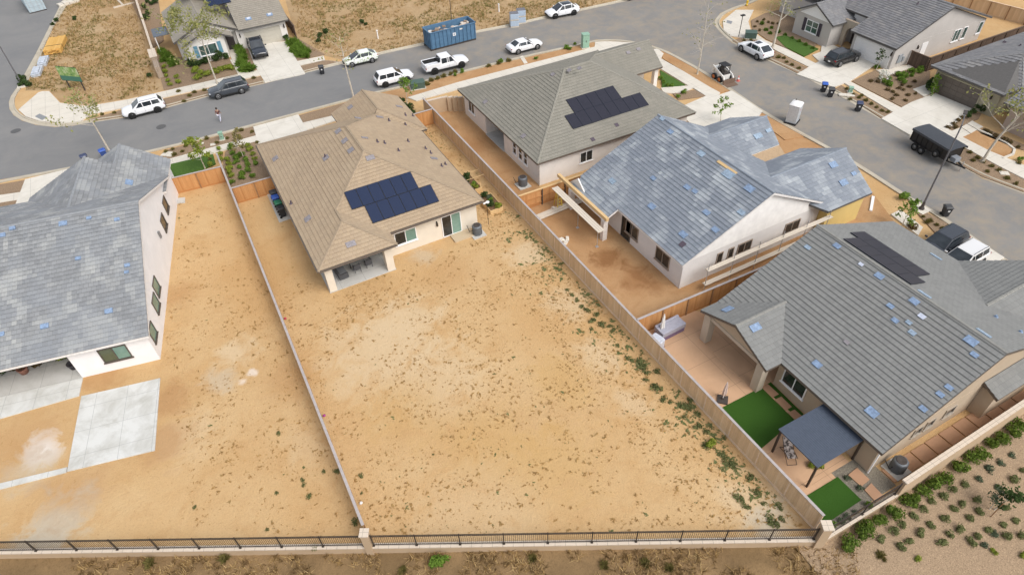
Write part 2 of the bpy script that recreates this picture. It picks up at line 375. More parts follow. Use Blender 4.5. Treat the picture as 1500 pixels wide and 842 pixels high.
BARK = simple('pale_bark', (.52,.47,.39), .85, 0, .3, 5); BARKD = simple('brown_bark', (.13,.09,.06), .9, 0, .3, 5)
# ---------------------------------------------------------------- ground, street, paving
A0 = (-160, 108.0); A1 = (22.62, 7.2)       # rear wall line, continued far left
ground_poly = [(-700,407),(-700,900),(900,900),(900,7.2),(22.62,7.2),(-19.44,30.0),(-160,107.8)]
GROUND = sheet('ground', [ground_poly], 0, DIRT)
# bank outside the walls: grid so that it can fall away
def bank():
    mb = MB(); xs = [-160,-60,-40,-30,-20,-10,0,5,10,14,18,20,22,24,26,30,35,40,45,60,100,400]
    ds = [-1.2,0,.6,1.5,3,5,8,12,18,30,80]
    def pt(x, d):
        y0 = 30.14-(x+19.44)*.534 if x < 22.6 else 7.3
        y = y0 - d*(1.13 if x < 22.6 else 1)
        return (x, y, slope_z(x, y) if d > 0 else -.62)
    v = [pt(x,d) for x in xs for d in ds]; n = len(ds)
    f = [(i*n+j+1, (i+1)*n+j+1, (i+1)*n+j, i*n+j) for i in range(len(xs)-1) for j in range(n-1)]
    mb.add(v, f, 0, True); return structure('hillside_ground', mb, BANK)
BANKO = bank()
def gravel():
    """gravelled planting slope beside the side wall"""
    mb = MB(); xs = [21.3,22.6,24,26,28,30,33,36,40,46,60]
    ds = [-.3,.4,1,2,3,4,5,6,7]
    v = []
    for x in xs:
        for k, d in enumerate(ds):
            lim = min(1, .35+ (x-21.3)*.06) if x < 30 else 1
            y = 7.3 - d*lim - (max(0, 22.6-x)*-.534)
            y += .25*noise.noise(Vector((x*.6, d, 3))) if k == len(ds)-1 else 0
            v.append((x, y, slope_z(x, y)+.05))
    n = len(ds); f = [(i*n+j+1, (i+1)*n+j+1, (i+1)*n+j, i*n+j) for i in range(len(xs)-1) for j in range(n-1)]
    mb.add(v, f, 0, True); return structure('gravel_slope', mb, GRAVEL)
gravel()

K_FAR = [(93,0),(77,32),(53,80),(29,123),(16,141),(13,150),(14,160),(20,169),(32,177),(53,183.5),(80,186.5),(107,184.5),(139,179),(182,173),(246,158),(310,140.5),(387,123),(445,108),(504,93.5),(558,80),(622,66.5),(699,48.5),(745,40),(799,27.5),(850,17),(927,0),(985,-14),(1150,-50)]
K_NEAR = [(-80,285),(0,263.5),(107,244),(216,221),(294,202),(398,174.5),(440,163.5),(518,143),(544,135.5),(606,122),(681,102.5),(758,84),(850,64),(874,58.5),(900,58),(922,60),(954,66.5),(980,76),(1020,97.5),(1047,114),(1074,131.5),(1116,161),(1164,188),(1218,217),(1260,241),(1311,274),(1341,293),(1368,308),(1395,326),(1470,376),(1560,440)]
K_EAST = [(1215,-70),(1150,-25),(1100,3),(1074,11),(1055,20),(1047,30),(1047,38),(1056,49),(1071,62),(1100,78),(1131,92),(1170,109.5),(1206,127.5),(1260,158),(1305,184),(1332,199.5),(1398,239.5),(1440,262),(1500,284),(1600,320)]
kf, kn, ke = [[Vector(p).to_2d() if False else Vector(p) for p in GP(k)] for k in (K_FAR, K_NEAR, K_EAST)]
# asphalt: one sheet covering the streets and their corner; lots and kerbs lie on top at the edges
road = [tuple(p) for p in kf] + [tuple(p) for p in ke] + [tuple(p) for p in reversed(kn)]
lf = [(-60, kn[0].y-6), (-90, 95), (-70, 150), (-12, 175)]
road2 = [tuple(p) for p in kf] + [(75,190),(110,150)] + [tuple(p) for p in ke] + [(110,8),(88,8)] + [tuple(p) for p in reversed(kn)] + [(-60,62),(-75,95),(-50,160),(-8,175)]
import mathutils.geometry as mg
def polysheet(name, poly, z, mat):
    t = mg.tessellate_polygon([[Vector((x,y,0)) for x,y in poly]])
    mb = MB(); mb.add([(x,y,z) for x,y in poly], [tuple(f) for f in t])
    o = tag(mb.build(name, mat), kind='structure')
    me = o.data
    fl = [p.normal.z < 0 for p in me.polygons]
    if any(fl):
        bm = bmesh.new(); bm.from_mesh(me); bmesh.ops.reverse_faces(bm, faces=[f for f in bm.faces if f.normal.z < 0]); bm.to_mesh(me); bm.free()
    return o
polysheet('asphalt_street', road2, .006, ASPH)
def offs(pl, d):
    out = []
    for i, p in enumerate(pl):
        a = pl[max(i-1,0)]; b = pl[min(i+1,len(pl)-1)]; t = (b-a).normalized(); out.append(p + Vector((-t.y, t.x))*d)
    return out
def smooth_pl(pl, it=1):
    for _ in range(it):
        q = [pl[0]]
        for a, b in zip(pl, pl[1:]): q += [a*.75+b*.25, a*.25+b*.75]
        pl = q + [pl[-1]]
    return pl
def kerb(name, pl, side):
    pl = smooth_pl(pl, 2); mb = MB()
    prof = [(0,.004),(0,.018),(.42,.012),(.46,.10),(.50,.125),(.62,.125),(.62,0)]
    rows = [[(p.x,p.y,z) for p in offs(pl, side*d)] for d, z in prof]; n = len(pl)
    v = [q for r in rows for q in r]; f = []
    for i in range(len(prof)-1):
        for j in range(n-1):
            q = (i*n+j, i*n+j+1, (i+1)*n+j+1, (i+1)*n+j); f.append(q if side > 0 else q[::-1])
    mb.add(v, f); return structure(name, mb, KERB)
kerb('kerb', kf, 1); kerb('kerb', kn, -1); kerb('kerb', ke, 1)

# sidewalks
Z = .12
SW = [
 # north side
 [(72,134),(88,151),(128,156),(187,146),(240,134),(310,118),(377,103),(383,110),(310,127),(240,143),(182,158),(132,168),(118,178),(95,181),(60,178),(38,171),(27,161),(56,136),(62,134)],
 [(435,90),(474,82),(476,88),(440,96)],
 # south side, before the left house
 [(-30,294),(0,286),(34,281),(30,292),(0,297),(-30,305)],
 [(240,235),(378,198),(388,195),(390,203),(300,228),(248,243),(236,246)],
 [(444,180),(486,170),(520,162),(530,170),(489,177.5),(449,191)],
 [(597,143),(670,121),(758,98),(871,69),(872,62),(886,61),(905,61.5),(925,63),(952,70),(940,80),(860,90),(758,109),(671,131),(610,148)],
 # bend and east side
 [(964,72),(972,79),(968,86),(1000,104),(1040,128),(1055,136),(1052,141),(1010,127),(966,100),(950,84),(952,72)],
 [(1059,31),(1078,15),(1104,15),(1096,32),(1100,45),(1122,60),(1150,71),(1176,84),(1205,98),(1190,101),(1140,76),(1108,58),(1084,55),(1070,53),(1060,44)],
 [(1235,121),(1246,120),(1320,158),(1309,165)],
 [(1340,182),(1360,177),(1395,192),(1410,201),(1449,221),(1500,242),(1540,258),(1540,275),(1500,262),(1470,247),(1407,213),(1385,203)],
 [(1305,314),(1319,307),(1352,333),(1345,345)],
 [(1440,392),(1456,388),(1500,417),(1500,432)],
]
slab('sidewalk', [GP(p, .1) for p in SW], 0, Z, CONC)
slab('tactile_ramp_pad', [GP([(51,171),(58,167),(69.5,172),(62,176.5)], .1), GP([(1065,30),(1073,32),(1071,36),(1064,34)], .1)], 0, Z+.008, simple('grey_tactile_pad', (.24,.25,.26), .8))
DR = [
 [(361,66),(418,61),(447,108),(388,121),(377,103),(374,98)],                    # house with the pickup
 [(37,263),(113,244.5),(150,268),(80,330),(18,312)],                            # left house
 [(371,186),(437,168),(455,200),(415,235),(380,216)],                           # tan house
 [(1012,127),(1052,140),(1072,133),(1117,163),(1107,178),(1086,176),(1062,192),(1036,206),(990,160),(1034,141)],
 [(1167,109),(1221,128),(1246,119),(1284,94),(1262,84),(1205,60),(1200,90)],
 [(1291,174),(1333,198),(1350,192),(1388,190),(1425,160),(1370,137),(1335,150),(1309,164)],
 [(1398,333),(1471,377),(1440,400),(1400,400),(1350,368)],
]
slab('driveway', [GP(p, .1) for p in DR], 0, Z+.012, DRIVE)
WALK = [
 [(337,88),(350,86),(363,106),(349,109.5)], [(330,66),(342,66),(352,86),(340,88)],
 [(1284,103),(1334,95),(1339,98),(1298,112)], [(1337,131),(1363,122),(1368,135),(1354,142)],
 [(968,129),(1006,126),(1020,127),(1000,136),(986,137),(972,136)],
 [(1190,81),(1224,68),(1232,72),(1200,90)],
 [(400,196),(404,196),(404,200),(400,200)],
 [(761,83.5),(766,82),(773,92.5),(768,94)],
]
slab('garden_walk', [GP(p, .1) for p in WALK], 0, Z+.004, CONC)
STEP = [[(1394,192),(1407,187),(1421,196),(1409,201.5)],[(1408,186.5),(1416,182),(1431,190.5),(1422,195.5)],[(1417,181.5),(1424,177),(1440,186),(1432,190)]]
slab('stepping_slab', [GP(p, .1) for p in STEP], 0, Z+.004, CONC)
# planting strips and beds
MU = [
 [(-30,277),(0,270),(39,263.5),(35,280.5),(0,286),(-30,294)], [(-30,305),(0,297),(27,293),(18,310),(0,314)],
 [(244,219.5),(294,206.5),(374,184.5),(379,197),(240,234.5)], [(438,169),(540,141),(545,155),(486,170),(444,180)],
 [(330,222),(380,205),(410,262),(338,277),(326,243)],
 [(128,176),(182,160),(240,145),(310,129),(381,112),(386,121),(310,138),(246,155),(182,170),(139,177)],
 [(440,97),(476,88.5),(500,91),(447,105)],
 [(1140,78),(1183,100),(1168,107),(1131,89),(1100,75),(1073,60),(1083,56),(1108,60)],
 [(1232,125),(1308,165),(1291,173),(1224,130)],
 [(1248,119),(1282,103),(1298,112.5),(1339,99),(1345,95),(1363,105),(1361,122),(1337,131),(1354,143),(1322,157)],
 [(1100,30),(1120,20),(1160,10),(1200,60),(1186,80),(1150,70),(1123,58),(1102,43)],
 [(1382,190),(1394,181),(1424,165),(1438,166),(1434,174),(1392,192)], [(1404,213),(1470,248),(1500,263),(1500,281),(1440,259),(1400,238)],
 [(1342,310),(1349,307),(1397,332),(1382,342),(1370,341)], [(1455,392),(1474,380),(1540,420),(1540,440)],
 [(1433,192),(1442,187),(1500,212),(1500,220),(1475,212),(1437,196)],
 [(264,84),(300,76),(328,67),(337,88),(349,109),(310,117),(262,129),(240,132),(232,104),(226,80)], [(350,70),(362,66),(380,100),(364,105),(350,86)], [(417,60),(434,55),(476,80),(435,89)],
 [(190,0),(232,0),(240,60),(225,70)],
 [(984,136),(1018,132),(1034,141),(994,146.5)],
 [(1020,168),(1060,158),(1078,164),(1050,176)],
]
slab('planting_bed', [GP(p, .08) for p in MU], 0, .085, MULCH)
OR = [
 [(600,150),(671,133),(700,160),(790,275),(860,265),(930,250),(870,300),(935,470),(1060,410),(1010,440),(940,475),(790,325),(625,170)],
]
sheet('orange_side_yard', [[(22.6,66),(36,66),(36,63),(26.4,63),(26.4,43.6),(50,43.6),(53,49),(61,46),(50,24),(45,25.7),(22.6,25.6)]], .003, DIRT2)
slab('planter_soil', [GP(p, .08) for p in [
 [(546,139),(606,126),(681,106),(758,88),(870,62),(872,69),(758,98),(670,121),(597,143),(560,160)],
 [(968,74),(982,80),(1020,101),(1047,118),(1071,133),(1055,136),(1040,128),(1000,104),(971,86)],
 [(1105,172),(1118,165),(1180,199),(1150,205)], [(1410,201),(1429,191),(1470,206),(1484,218),(1478,228),(1466,233)],
 ]], 0, .085, DIRT2)
EDG = [G(x,y,.1) for x,y in [(1431,189.5),(1455,200),(1475,210),(1486,219),(1484,226),(1469,232)]]
mb = MB()
for a, b in zip(EDG, EDG[1:]): mb.beam((a.x,a.y,.1), (b.x,b.y,.1), .22, .14)
structure('bed_edging', mb, CONC)
slab('lawn', [GP(p, .1) for p in [[(249,241),(283,233),(312,226),(316,240),(300,247),(250,262)], [(967,103),(1004,125),(970,128.5)],
   [(1136,55),(1150,52),(1199,72),(1178,83),(1150,69)]]], 0, .13, LAWN)
sheet('straw_lot', [GP([(94,0),(78,32),(66,60),(44,116),(37,133),(62,133),(72,133),(89,150),(128,155),(187,145),(228,135),(256,130),(222,70),(196,0),(190,-20),(110,-40)]),
   GP([(415,-10),(432,50),(437,62),(447,80),(476,82),(500,88),(558,77),(622,64),(699,46),(745,38),(799,25),(850,15),(927,-2),(960,-25),(700,-60),(400,-60)])], .008, STRAW)
slab('roadside_strip', [GP([(93,0),(77,32),(53,80),(30,122),(38,126),(60,84),(72,52),(103,0),(120,-20),(104,-20)])], 0, .11, KERB)
# yard behind the house with the slate pergola
zc = .03
slab('pink_patio', [[(22.75,14.3),(27.9,14.3),(31,17),(31,22.6),(28.2,25.2),(22.75,25.2)], [(22.75,10.1),(27.85,10.1),(27.85,14.28),(22.75,14.28)], [(22.75,8.1),(26.3,8.1),(26.3,10.09),(22.75,10.09)]], 0, zc, PATIO)
slab('turf_lawn', [GP([(1051.5,600),(1115,567),(1164,615),(1110,661)], .05), GP([(1174.7,730),(1227,698),(1261.8,731.7),(1207.7,768)], .05),
   GP([(1116,566.5),(1129,559.5),(1177,606),(1170,613)], .05)], 0, zc+.035, TURF)
slab('gravel_bed', [[(26.31,7.6),(29.0,7.6),(29.0,10.09),(26.31,10.09)], [(22.75,7.6),(26.3,7.6),(26.3,8.09),(22.75,8.09)]], 0, zc-.01, mulch('grey_bed_gravel', (.27,.24,.19)))
pv = [[(1115.5,567),(1124.5,562),(1141,577),(1131,582)],[(1135,585),(1144.5,580.5),(1160,595.5),(1150.5,601)],[(1154,604),(1164,599.5),(1177,611),(1167,617)]]
pv += [[(1242.5,695),(1255.5,684.5),(1274,702),(1261.5,712)],[(1266.5,717),(1276,707),(1298,730),(1286,738)]]
pv = [GP(p, .08) for p in pv]
for i in range(10): pv.append([(29.05+i*1.32, 7.75),(30.25+i*1.32, 7.75),(30.25+i*1.32, 8.72),(29.05+i*1.32, 8.72)])
slab('paver', pv, 0, zc+.055, PAVER)
# left neighbour's slabs
LO = Vector((-9.18, 41.28)); LTH = R_(-11)
def LW(x, y): return (LO.x+x*math.cos(LTH)-y*math.sin(LTH), LO.y+x*math.sin(LTH)+y*math.cos(LTH))
slab('concrete_slab', [[LW(*p) for p in ((-5.17,-1.9),(.15,-2.0),(.3,-8.45),(-5.05,-8.3))], [LW(*p) for p in ((-5.1,-7.95),(-5.1,-8.35),(-18,-8.2),(-18,-7.6))],
   [LW(*p) for p in ((-14,0.2),(-5.35,0.2),(-5.35,-1.8),(-14,-2.4))]], 0, .07, SLABL)
slab('small_pad', [GP([(255,291),(271,289),(271,297),(255,298.5)], .05), GP([(390.5,283),(400,280),(426,320),(409,325.6)], .05)], 0, .06, SLABM)
# ---------------------------------------------------------------- house kit
def newell(p):
    n = Vector((0,0,0))
    for i in range(len(p)): n += p[i].cross(p[(i+1)%len(p)])
    return n.normalized()
def clip(poly, g, lim, keep_above):
    out = []; n = len(poly)
    for i in range(n):
        a, b = poly[i], poly[(i+1)%n]; da, db = a.dot(g)-lim, b.dot(g)-lim
        if not keep_above: da, db = -da, -db
        if da >= 0: out.append(a)
        if (da > 0 and db < 0) or (da < 0 and db > 0): out.append(a + (b-a)*(da/(da-db)))
    return out
class Face: pass
CAPM = {m.name: simple(m.name+'_ridge', c, .85, 0, .12, 3) for m, c in ((T_MAIN,(.31,.24,.165)),(T_LEFT,(.25,.262,.275)),(T_B,(.255,.242,.205)),(T_C,(.24,.27,.31)),(T_D,(.25,.246,.225)),(T_T,(.20,.20,.203)),(T_N,(.315,.285,.24)))}
def roof(parent, V, F, mat, fasc, caps=(), capmat=None, name='roof', row=.36, th=.17):
    """tiled roof: every course is a real lapped strip; returns roof object and its planes"""
    V = {k: Vector(p) for k, p in V.items()}; mb = MB(); planes = []; edges = {}
    for f in F:
        P = [V[k] for k in f]; n = newell(P)
        if n.z < 0: P = P[::-1]; f = list(f)[::-1]; n = -n
        g = (Vector((0,0,1)) - n*n.z).normalized(); e = g.cross(n)
        v0 = min(p.dot(g) for p in P); v1 = max(p.dot(g) for p in P)
        k = v0
        while k < v1-1e-4:
            q = clip(clip(P, g, k, True), g, min(k+row, v1), False)
            if len(q) >= 3:
                w = [(p + n*(.066 - .048*(p.dot(g)-k)/row) - g*(.05 if abs(p.dot(g)-k) < 1e-4 and k > v0+.01 else 0)) for p in q]
                uv = [(p.dot(e), p.dot(g)-v0) for p in q]
                mb.add(w, [tuple(range(len(w)))], 0, uvs=[uv])
                lo = [i for i, p in enumerate(q) if abs(p.dot(g)-k) < 1e-4]
                if len(lo) >= 2:
                    lo.sort(key=lambda i: q[i].dot(e)); a, b = lo[0], lo[-1]
                    mb.add([q[a], q[b], w[b], w[a]], [(0,1,2,3)], 0, uvs=[[(q[a].dot(e),.01),(q[b].dot(e),.01),(q[b].dot(e),.02),(q[a].dot(e),.02)]])
            k += row
        fc = Face(); fc.P = P; fc.n = n; fc.g = g; fc.e = e; fc.p0 = P[0]; planes.append(fc)
        mb.add([p-Vector((0,0,th)) for p in P], [tuple(range(len(P)))[::-1]], 1)
        for i in range(len(P)):
            a, b = P[i], P[(i+1)%len(P)]
            ka = tuple(round(x,2) for x in a); kb = tuple(round(x,2) for x in b)
            edges.setdefault(frozenset((ka,kb)), []).append((a,b))
    for es in edges.values():
        if len(es) == 1:
            a, b = es[0]; d = (b-a).normalized(); o = Vector((d.y,-d.x,0))*.012
            mb.add([a+o+Vector((0,0,.02)), b+o+Vector((0,0,.02)), b+o-Vector((0,0,th)), a+o-Vector((0,0,th))], [(0,3,2,1)], 1)
    ro = mb.build(name, [mat, fasc], parent)
    if caps:
        for a, b in caps:
            cb = MB(); a, b = V[a], V[b]; L = (b-a).length; m = max(1, int(L/.4)); d = (b-a).normalized()
            x = d.cross(Vector((0,0,1))).normalized(); u = x.cross(d)
            for i in range(m):
                p = a+(b-a)*(i/m); q = a+(b-a)*((i+1)/m+.05/L)
                r = []
                for c, s in ((p,1.0),(q,.86)):
                    r += [c+x*(-.13*s)+u*.02, c+x*(-.07*s)+u*(.10*s), c+x*(.07*s)+u*(.10*s), c+x*(.13*s)+u*.02]
                cb.add(r, [(0,1,5,4),(1,2,6,5),(2,3,7,6),(0,3,2,1),(4,5,6,7)], 0, uvs=None)
            cb.build('ridge_cap', capmat or CAPM[mat.name], ro)
    return ro, planes
def on_face(fc, px, py, off=Vector((0,0,0))):
    return on_plane(px, py, fc.p0+off, fc.n) - off
def vent(ro, fc, px, py, w, h, mat, off, t=.05, name='roof_vent'):
    c = on_face(fc, px, py, off)
    MB().obox(c+fc.n*(.06+t/2), fc.e, fc.g, fc.n, w/2, h/2, t/2).build(name, mat, ro)
def pipe(ro, fc, px, py, mat, off, h=.35, r=.07):
    c = on_face(fc, px, py, off); MB().tube([c, c+Vector((0,0,h))], r, 8).lathe([(.16,0),(.08,.1)], c+fc.n*.05, 8).build('vent_pipe', mat, ro)
def solar(parent, fc, rows, pw, ph, off, mat=SOLAR, up=.15):
    """rows: (plan position of the lower-left corner, number of panels)"""
    for (px, py), cnt in rows:
        o = Vector((px, py, 0)) - Vector((off.x, off.y, 0)); o.z = fc.p0.z - ((o.x-fc.p0.x)*fc.n.x + (o.y-fc.p0.y)*fc.n.y)/fc.n.z
        for i in range(cnt):
            a = o + fc.e*(i*(pw+.02)) + fc.n*up
            mb = MB(); q = [a, a+fc.e*pw, a+fc.e*pw+fc.g*ph, a+fc.g*ph]
            mb.add(q, [(0,1,2,3)], 0, uvs=[[(0,0),(pw,0),(pw,ph),(0,ph)]])
            mb.vprism([p-fc.n*.002 for p in q], fc.n*-.045, 1)
            for u, v, w, h in ((pw/2,.014,pw,.028),(pw/2,ph-.014,pw,.028),(.014,ph/2,.028,ph),(pw-.014,ph/2,.028,ph)):
                mb.obox(a+fc.e*u+fc.g*v+fc.n*.003, fc.e, fc.g, fc.n, w/2-.001, h/2-.001, .004, 1)
            for u in (.25,.75):
                mb.obox(a+fc.e*(pw*u)+fc.g*(ph*.5)-fc.n*.09, fc.e, fc.g, fc.n, .03, ph*.4, .04, 1)
            mb.build('solar_panel', [mat, RACK], parent)
DIRS = {'S': ((1,0),(0,-1)), 'N': ((-1,0),(0,1)), 'W': ((0,-1),(-1,0)), 'E': ((0,1),(1,0))}
def opening(parent, side, x, y, z, w, h, frame=VINYL, glass=GLASS, kind='window', mull=1, blind=None, sill=True, fr=.07, rail=False):
    """window or glazed door on a wall face: (x,y) is the centre of the opening on the wall plane, z its foot"""
    d, n = [Vector((*a,0)) for a in DIRS[side]]; c = Vector((x,y,z+h/2)); u = Vector((0,0,1))
    mb = MB()
    for s in (-1,1):
        mb.obox(c+d*(s*(w/2-fr/2))+n*.03, d, n, u, fr/2, .045, h/2)
        mb.obox(c+u*(s*(h/2-fr/2))+n*.03, d, n, u, w/2-fr, .043, fr/2)
    for i in range(mull):
        mb.obox(c+d*(w*((i+1)/(mull+1)-.5))+n*.026, d, n, u, fr*.45, .04, h/2-fr)
    if rail: mb.obox(c+n*.024, d, n, u, w/2-fr, .038, fr*.4)
    if sill: mb.obox(c-u*(h/2+.04)+n*.05, d, n, u, w/2+.07, .07, .035)
    o = mb.build(kind, frame, parent)
    k = mull+1; pw = (w-fr)/k
    for i in range(k):
        pc = c + d*((i+.5)*pw - (w-fr)/2) + n*.012
        MB().obox(pc, d, n, u, pw/2-fr*.3, .01, h/2-fr*.9).build('pane', (blind if (blind and i == k-1) else glass), o)
    return o
def garage(parent, side, x, y, z, w, h, mat, trim):
    d, n = [Vector((*a,0)) for a in DIRS[side]]; c = Vector((x,y,z+h/2)); u = Vector((0,0,1)); mb = MB()
    for r in range(4):
        for k in range(6):
            mb.obox(c+u*(h*((r+.5)/4-.5))+d*(w*((k+.5)/6-.5))+n*.02, d, n, u, w/12-.025, .025, h/8-.03)
    mb.obox(c+n*.004, d, n, u, w/2, .012, h/2); o = mb.build('garage_door', mat, parent)
    t = MB()
    for s in (-1,1): t.obox(c+d*(s*(w/2+.06))+n*.03, d, n, u, .06, .05, h/2)
    t.obox(c+u*(h/2+.07)+n*.03, d, n, u, w/2+.12, .05, .07); t.build('door_trim', trim, o)
def wall(parent, polys, z0, z1, mat, name='wall'):
    mb = MB()
    for p in polys: mb.prism(p, z0, z1)
    return mb.build(name, mat, parent)
def lantern(parent, side, x, y, z):
    d, n = [Vector((*a,0)) for a in DIRS[side]]; c = Vector((x,y,z))
    MB().obox(c+n*.1, d, n, Vector((0,0,1)), .07,.08,.16).obox(c+n*.03+Vector((0,0,.1)), d, n, Vector((0,0,1)), .05,.05,.2).build('wall_lantern', BRONZE, parent)
def off_(pts, o): return [(x-o[0], y-o[1]) for x, y in pts]
def offV(V, o): return {k: (p[0]-o[0], p[1]-o[1], p[2]) for k, p in V.items()}

# ---------------------------------------------------------------- tan house (subject)
O = Vector((11.3, 53, 0)); h = thing('tan_house', 'cream stucco house with tan hip roof and blue solar panels above the bare dirt lot', 'house', O)
V = offV(dict(A=(3.69,63.4,2.9), B=(3.69,41.3,2.9), C=(10.28,41.3,2.9), D=(10.28,43.0,2.9), E=(19.0,43.0,2.9), Fm=(19.0,63.4,2.9),
   ap=(11.35,50.66,6.34), j=(11.35,55.74,6.34), w0=(6.985,46.295,4.383), w1=(6.985,44.595,4.383), f0=(12.1,63.4,2.9)), O)
ro, pl = roof(h, V, [('B','w1','w0','ap','j','A'),('B','C','w1'),('C','D','w0','w1'),('D','E','ap','w0'),('E','Fm','j','ap'),('Fm','A','j')], T_MAIN, FASC_T,
   [('A','j'),('j','ap'),('ap','E'),('ap','w0'),('w0','w1'),('w1','B'),('w1','C'),('Fm','j')])
V2 = offV(dict(fp=(15.9,65.5,4.66), f1=(15.9,60.7,4.66), Fr=(19.6,57.0,2.98), G=(19.6,65.4,2.98), H=(12.1,65.5,2.94), Hb=(12.2,57.0,2.96)), O)
r2, pl2 = roof(h, V2, [('f1','Fr','G','fp'),('fp','H','Hb','f1'),('f1','Hb','Fr')], T_MAIN, FASC_T, [('fp','f1'),('f1','Fr')], name='front_gable_roof')
main_L, main_R, main_S = pl[0], pl[4], pl[3]
solar(h, main_S, [((8.22,45.86),6), ((9.32,44.17),6)], .99, 1.83, O)
for p in [(404,233),(478,232,0),(496,193),(505.5,207),(514.5,221),(451.5,321)]:
    vent(ro, main_L, p[0], p[1], .62,.62, VENTG, O)
for p in [(524,174),(534,203)]: vent(ro, main_R, p[0], p[1], .3,.62, VENTG, O)
vent(ro, main_S, 542.5,232, .75,.5, VENTG, O); vent(ro, pl[1], 514,358, .8,.5, VENTG, O); vent(r2, pl2[1], 513.5,158, .6,.6, VENTG, O)
vent(ro, main_R, 556,172.5, .4,.7, VENTG, O); vent(ro, main_R, 635.5,233, .4,.7, VENTG, O); vent(r2, pl2[0], 584.5,157, .4,.7, VENTG, O)
for p in [(553,209),(563.5,211),(570,178),(584,222),(598,208.5),(623.5,219),(631,225.5),(647,244.5),(652.5,242),(594,184)]:
    pipe(ro, main_R, p[0], p[1], VENTP, O)
pipe(r2, pl2[0], 594,170, VENTP, O); pipe(r2, pl2[0], 605,171, VENTP, O); pipe(ro, main_L, 477,231, VENTP, O); pipe(ro, main_L, 427,299, VENTP, O)
P = off_([(4.15,46.6),(9.85,46.6),(9.85,43.5),(18.5,43.5),(18.5,65.0),(12.6,65.0),(12.6,63.0),(4.15,63.0)], O)
wall(h, [P], 0, 2.74, ST_CREAM)
pc = MB()
pc.prism(off_([(4.15,41.75),(4.75,41.75),(4.75,42.35),(4.15,42.35)], O), 0, 2.74).prism(off_([(9.2,41.75),(9.85,41.75),(9.85,42.5),(9.2,42.5)], O), 0, 2.74)
pc.prism(off_([(4.76,41.8),(9.19,41.8),(9.19,42.1),(4.76,42.1)], O), 2.5, 2.735); pc.build('patio_column', ST_CREAM, h)
MB().prism(off_([(4.1,41.7),(9.9,41.7),(9.9,46.6),(4.1,46.6)], O), 0, .06).build('patio_floor', SLABM, h)
S0 = 43.5-O.y
wx = lambda px, py, z: on_plane(px, py, (0,43.5,0), Vector((0,1,0))).x - O.x
opening(h, 'S', (wx(577,345,1)+wx(609,338,1))/2, S0, .95, 2.0, 1.35, VINYL, GLASSD, blind=BLIND)
opening(h, 'S', (wx(648,334,1)+wx(675,326,1))/2, S0, .08, 1.85, 2.25, VINYL, GLASSD, 'sliding_door', blind=BLIND, sill=False)
opening(h, 'S', 6.6-O.x, 46.6-O.y, .08, 2.6, 2.2, VINYL, GLASSD, 'patio_door', sill=False)
lantern(h, 'S', wx(639,323,1), S0, 1.75)
MB().prism(off_([(15.7,42.3),(17.7,42.3),(17.7,43.45),(15.7,43.45)], O), 0, .14).build('door_step', conc('tan_step_concrete',(.55,.44,.30)), h)
g = MB(); e = Vector((19.12,42.85,2.75))-O
for i in range(16): g.lathe([(.02,.0),(.035,.05),(.02,.11)], e-Vector((-.18,-.05,.3+i*.145)), 6)
g.build('rain_chain', BLACKM, h)
MB().lathe([(.0,0),(.16,.02),(.16,.1),(.11,.1),(.11,.04),(0,.03)], e+Vector((.25,.05,-.12)), 12).beam(e+Vector((-.2,0,-.05)), e+Vector((.2,.05,-.05)), .1,.1).build('gutter_spout', WHITE, h)
gb = MB()
for a, b in ((V['B'],V['C']),(V['D'],V['E']),(V['A'],V['B']),(V['E'],V['Fm'])):
    a, b = Vector(a), Vector(b); d = (b-a).normalized(); o = Vector((d.y,-d.x,0))*.075; gb.beam(a+o-Vector((0,0,.07)), b+o-Vector((0,0,.07)), .12, .12)
gb.build('gutter', FASC_T, h)
garage(h, 'N', 7.2-O.x, 63.0-O.y, 0, 4.8, 2.2, WHITE, WHITE)

# ---------------------------------------------------------------- left house (turned with the street corner)
h = thing('white_house', 'white stucco house with mottled grey tile roof and tall gable wall at left edge', 'house', (LO.x,LO.y,0), LTH)
L0 = Vector((0,0,0)); ML = Matrix.Rotation(LTH,3,'Z')
V = dict(a=(-18,-.45,2.9), b=(.35,-.45,2.9), k1=(.35,10.5,7.28), k0=(-18,10.5,7.28), c=(.35,21.0,3.08), d=(-18,21.0,3.08))
ro, pl = roof(h, V, [('a','b','k1','k0'),('k1','c','d','k0')], T_LEFT, FASC_W, [('k0','k1')])
V2 = dict(p2=(-5.85,21.9,6.0), v=(-5.85,12.6,6.0), r0=(.24,18.5,2.98), r1=(.24,24.3,2.98), fp=(-3.75,25.3,4.97), q=(-3.75,21.6,4.97), l0=(-11.8,21.9,2.98), lb=(-11.8,15,2.98), fl=(-7.6,25.3,3.0), flb=(-7.6,21.6,3.0))
r2, pl2 = roof(h, V2, [('v','r0','r1','fp','q','p2'),('p2','l0','lb','v'),('fp','fl','flb','q')], T_LEFT, FASC_W, [('p2','v'),('fp','q')], name='front_wing_roof')
def zr(x, y): return min(7.28-.4*abs(y-10.5)-.2, 7.1)
mb = MB(); mb.prism([(-14,0),(-5.4,0),(-5.4,.01),(0,.01),(0,19.0),(-14,19.0)][:0] or [(-13.9,3.6),(-5.4,3.6),(-5.4,0),(0,0),(0,20.5),(-13.9,20.5)], 0, 2.72)
mb.vprism([(0,0,2.72),(0,10.5,6.95),(0,20.5,2.98),(0,20.5,2.72)], (-.25,0,0))
mb.prism([(-11.2,20.51),(-.02,20.51),(-.02,22.2),(-11.2,22.2)], 0, 2.75); mb.prism([(-7,22.21),(-.02,22.21),(-.02,23.9),(-7,23.9)], 0, 2.75)
mb.prism([(-13.9,0),(-13.3,0),(-13.3,.6),(-13.9,.6)], 0, 2.72)
mb.build('wall', ST_WHITE, h)
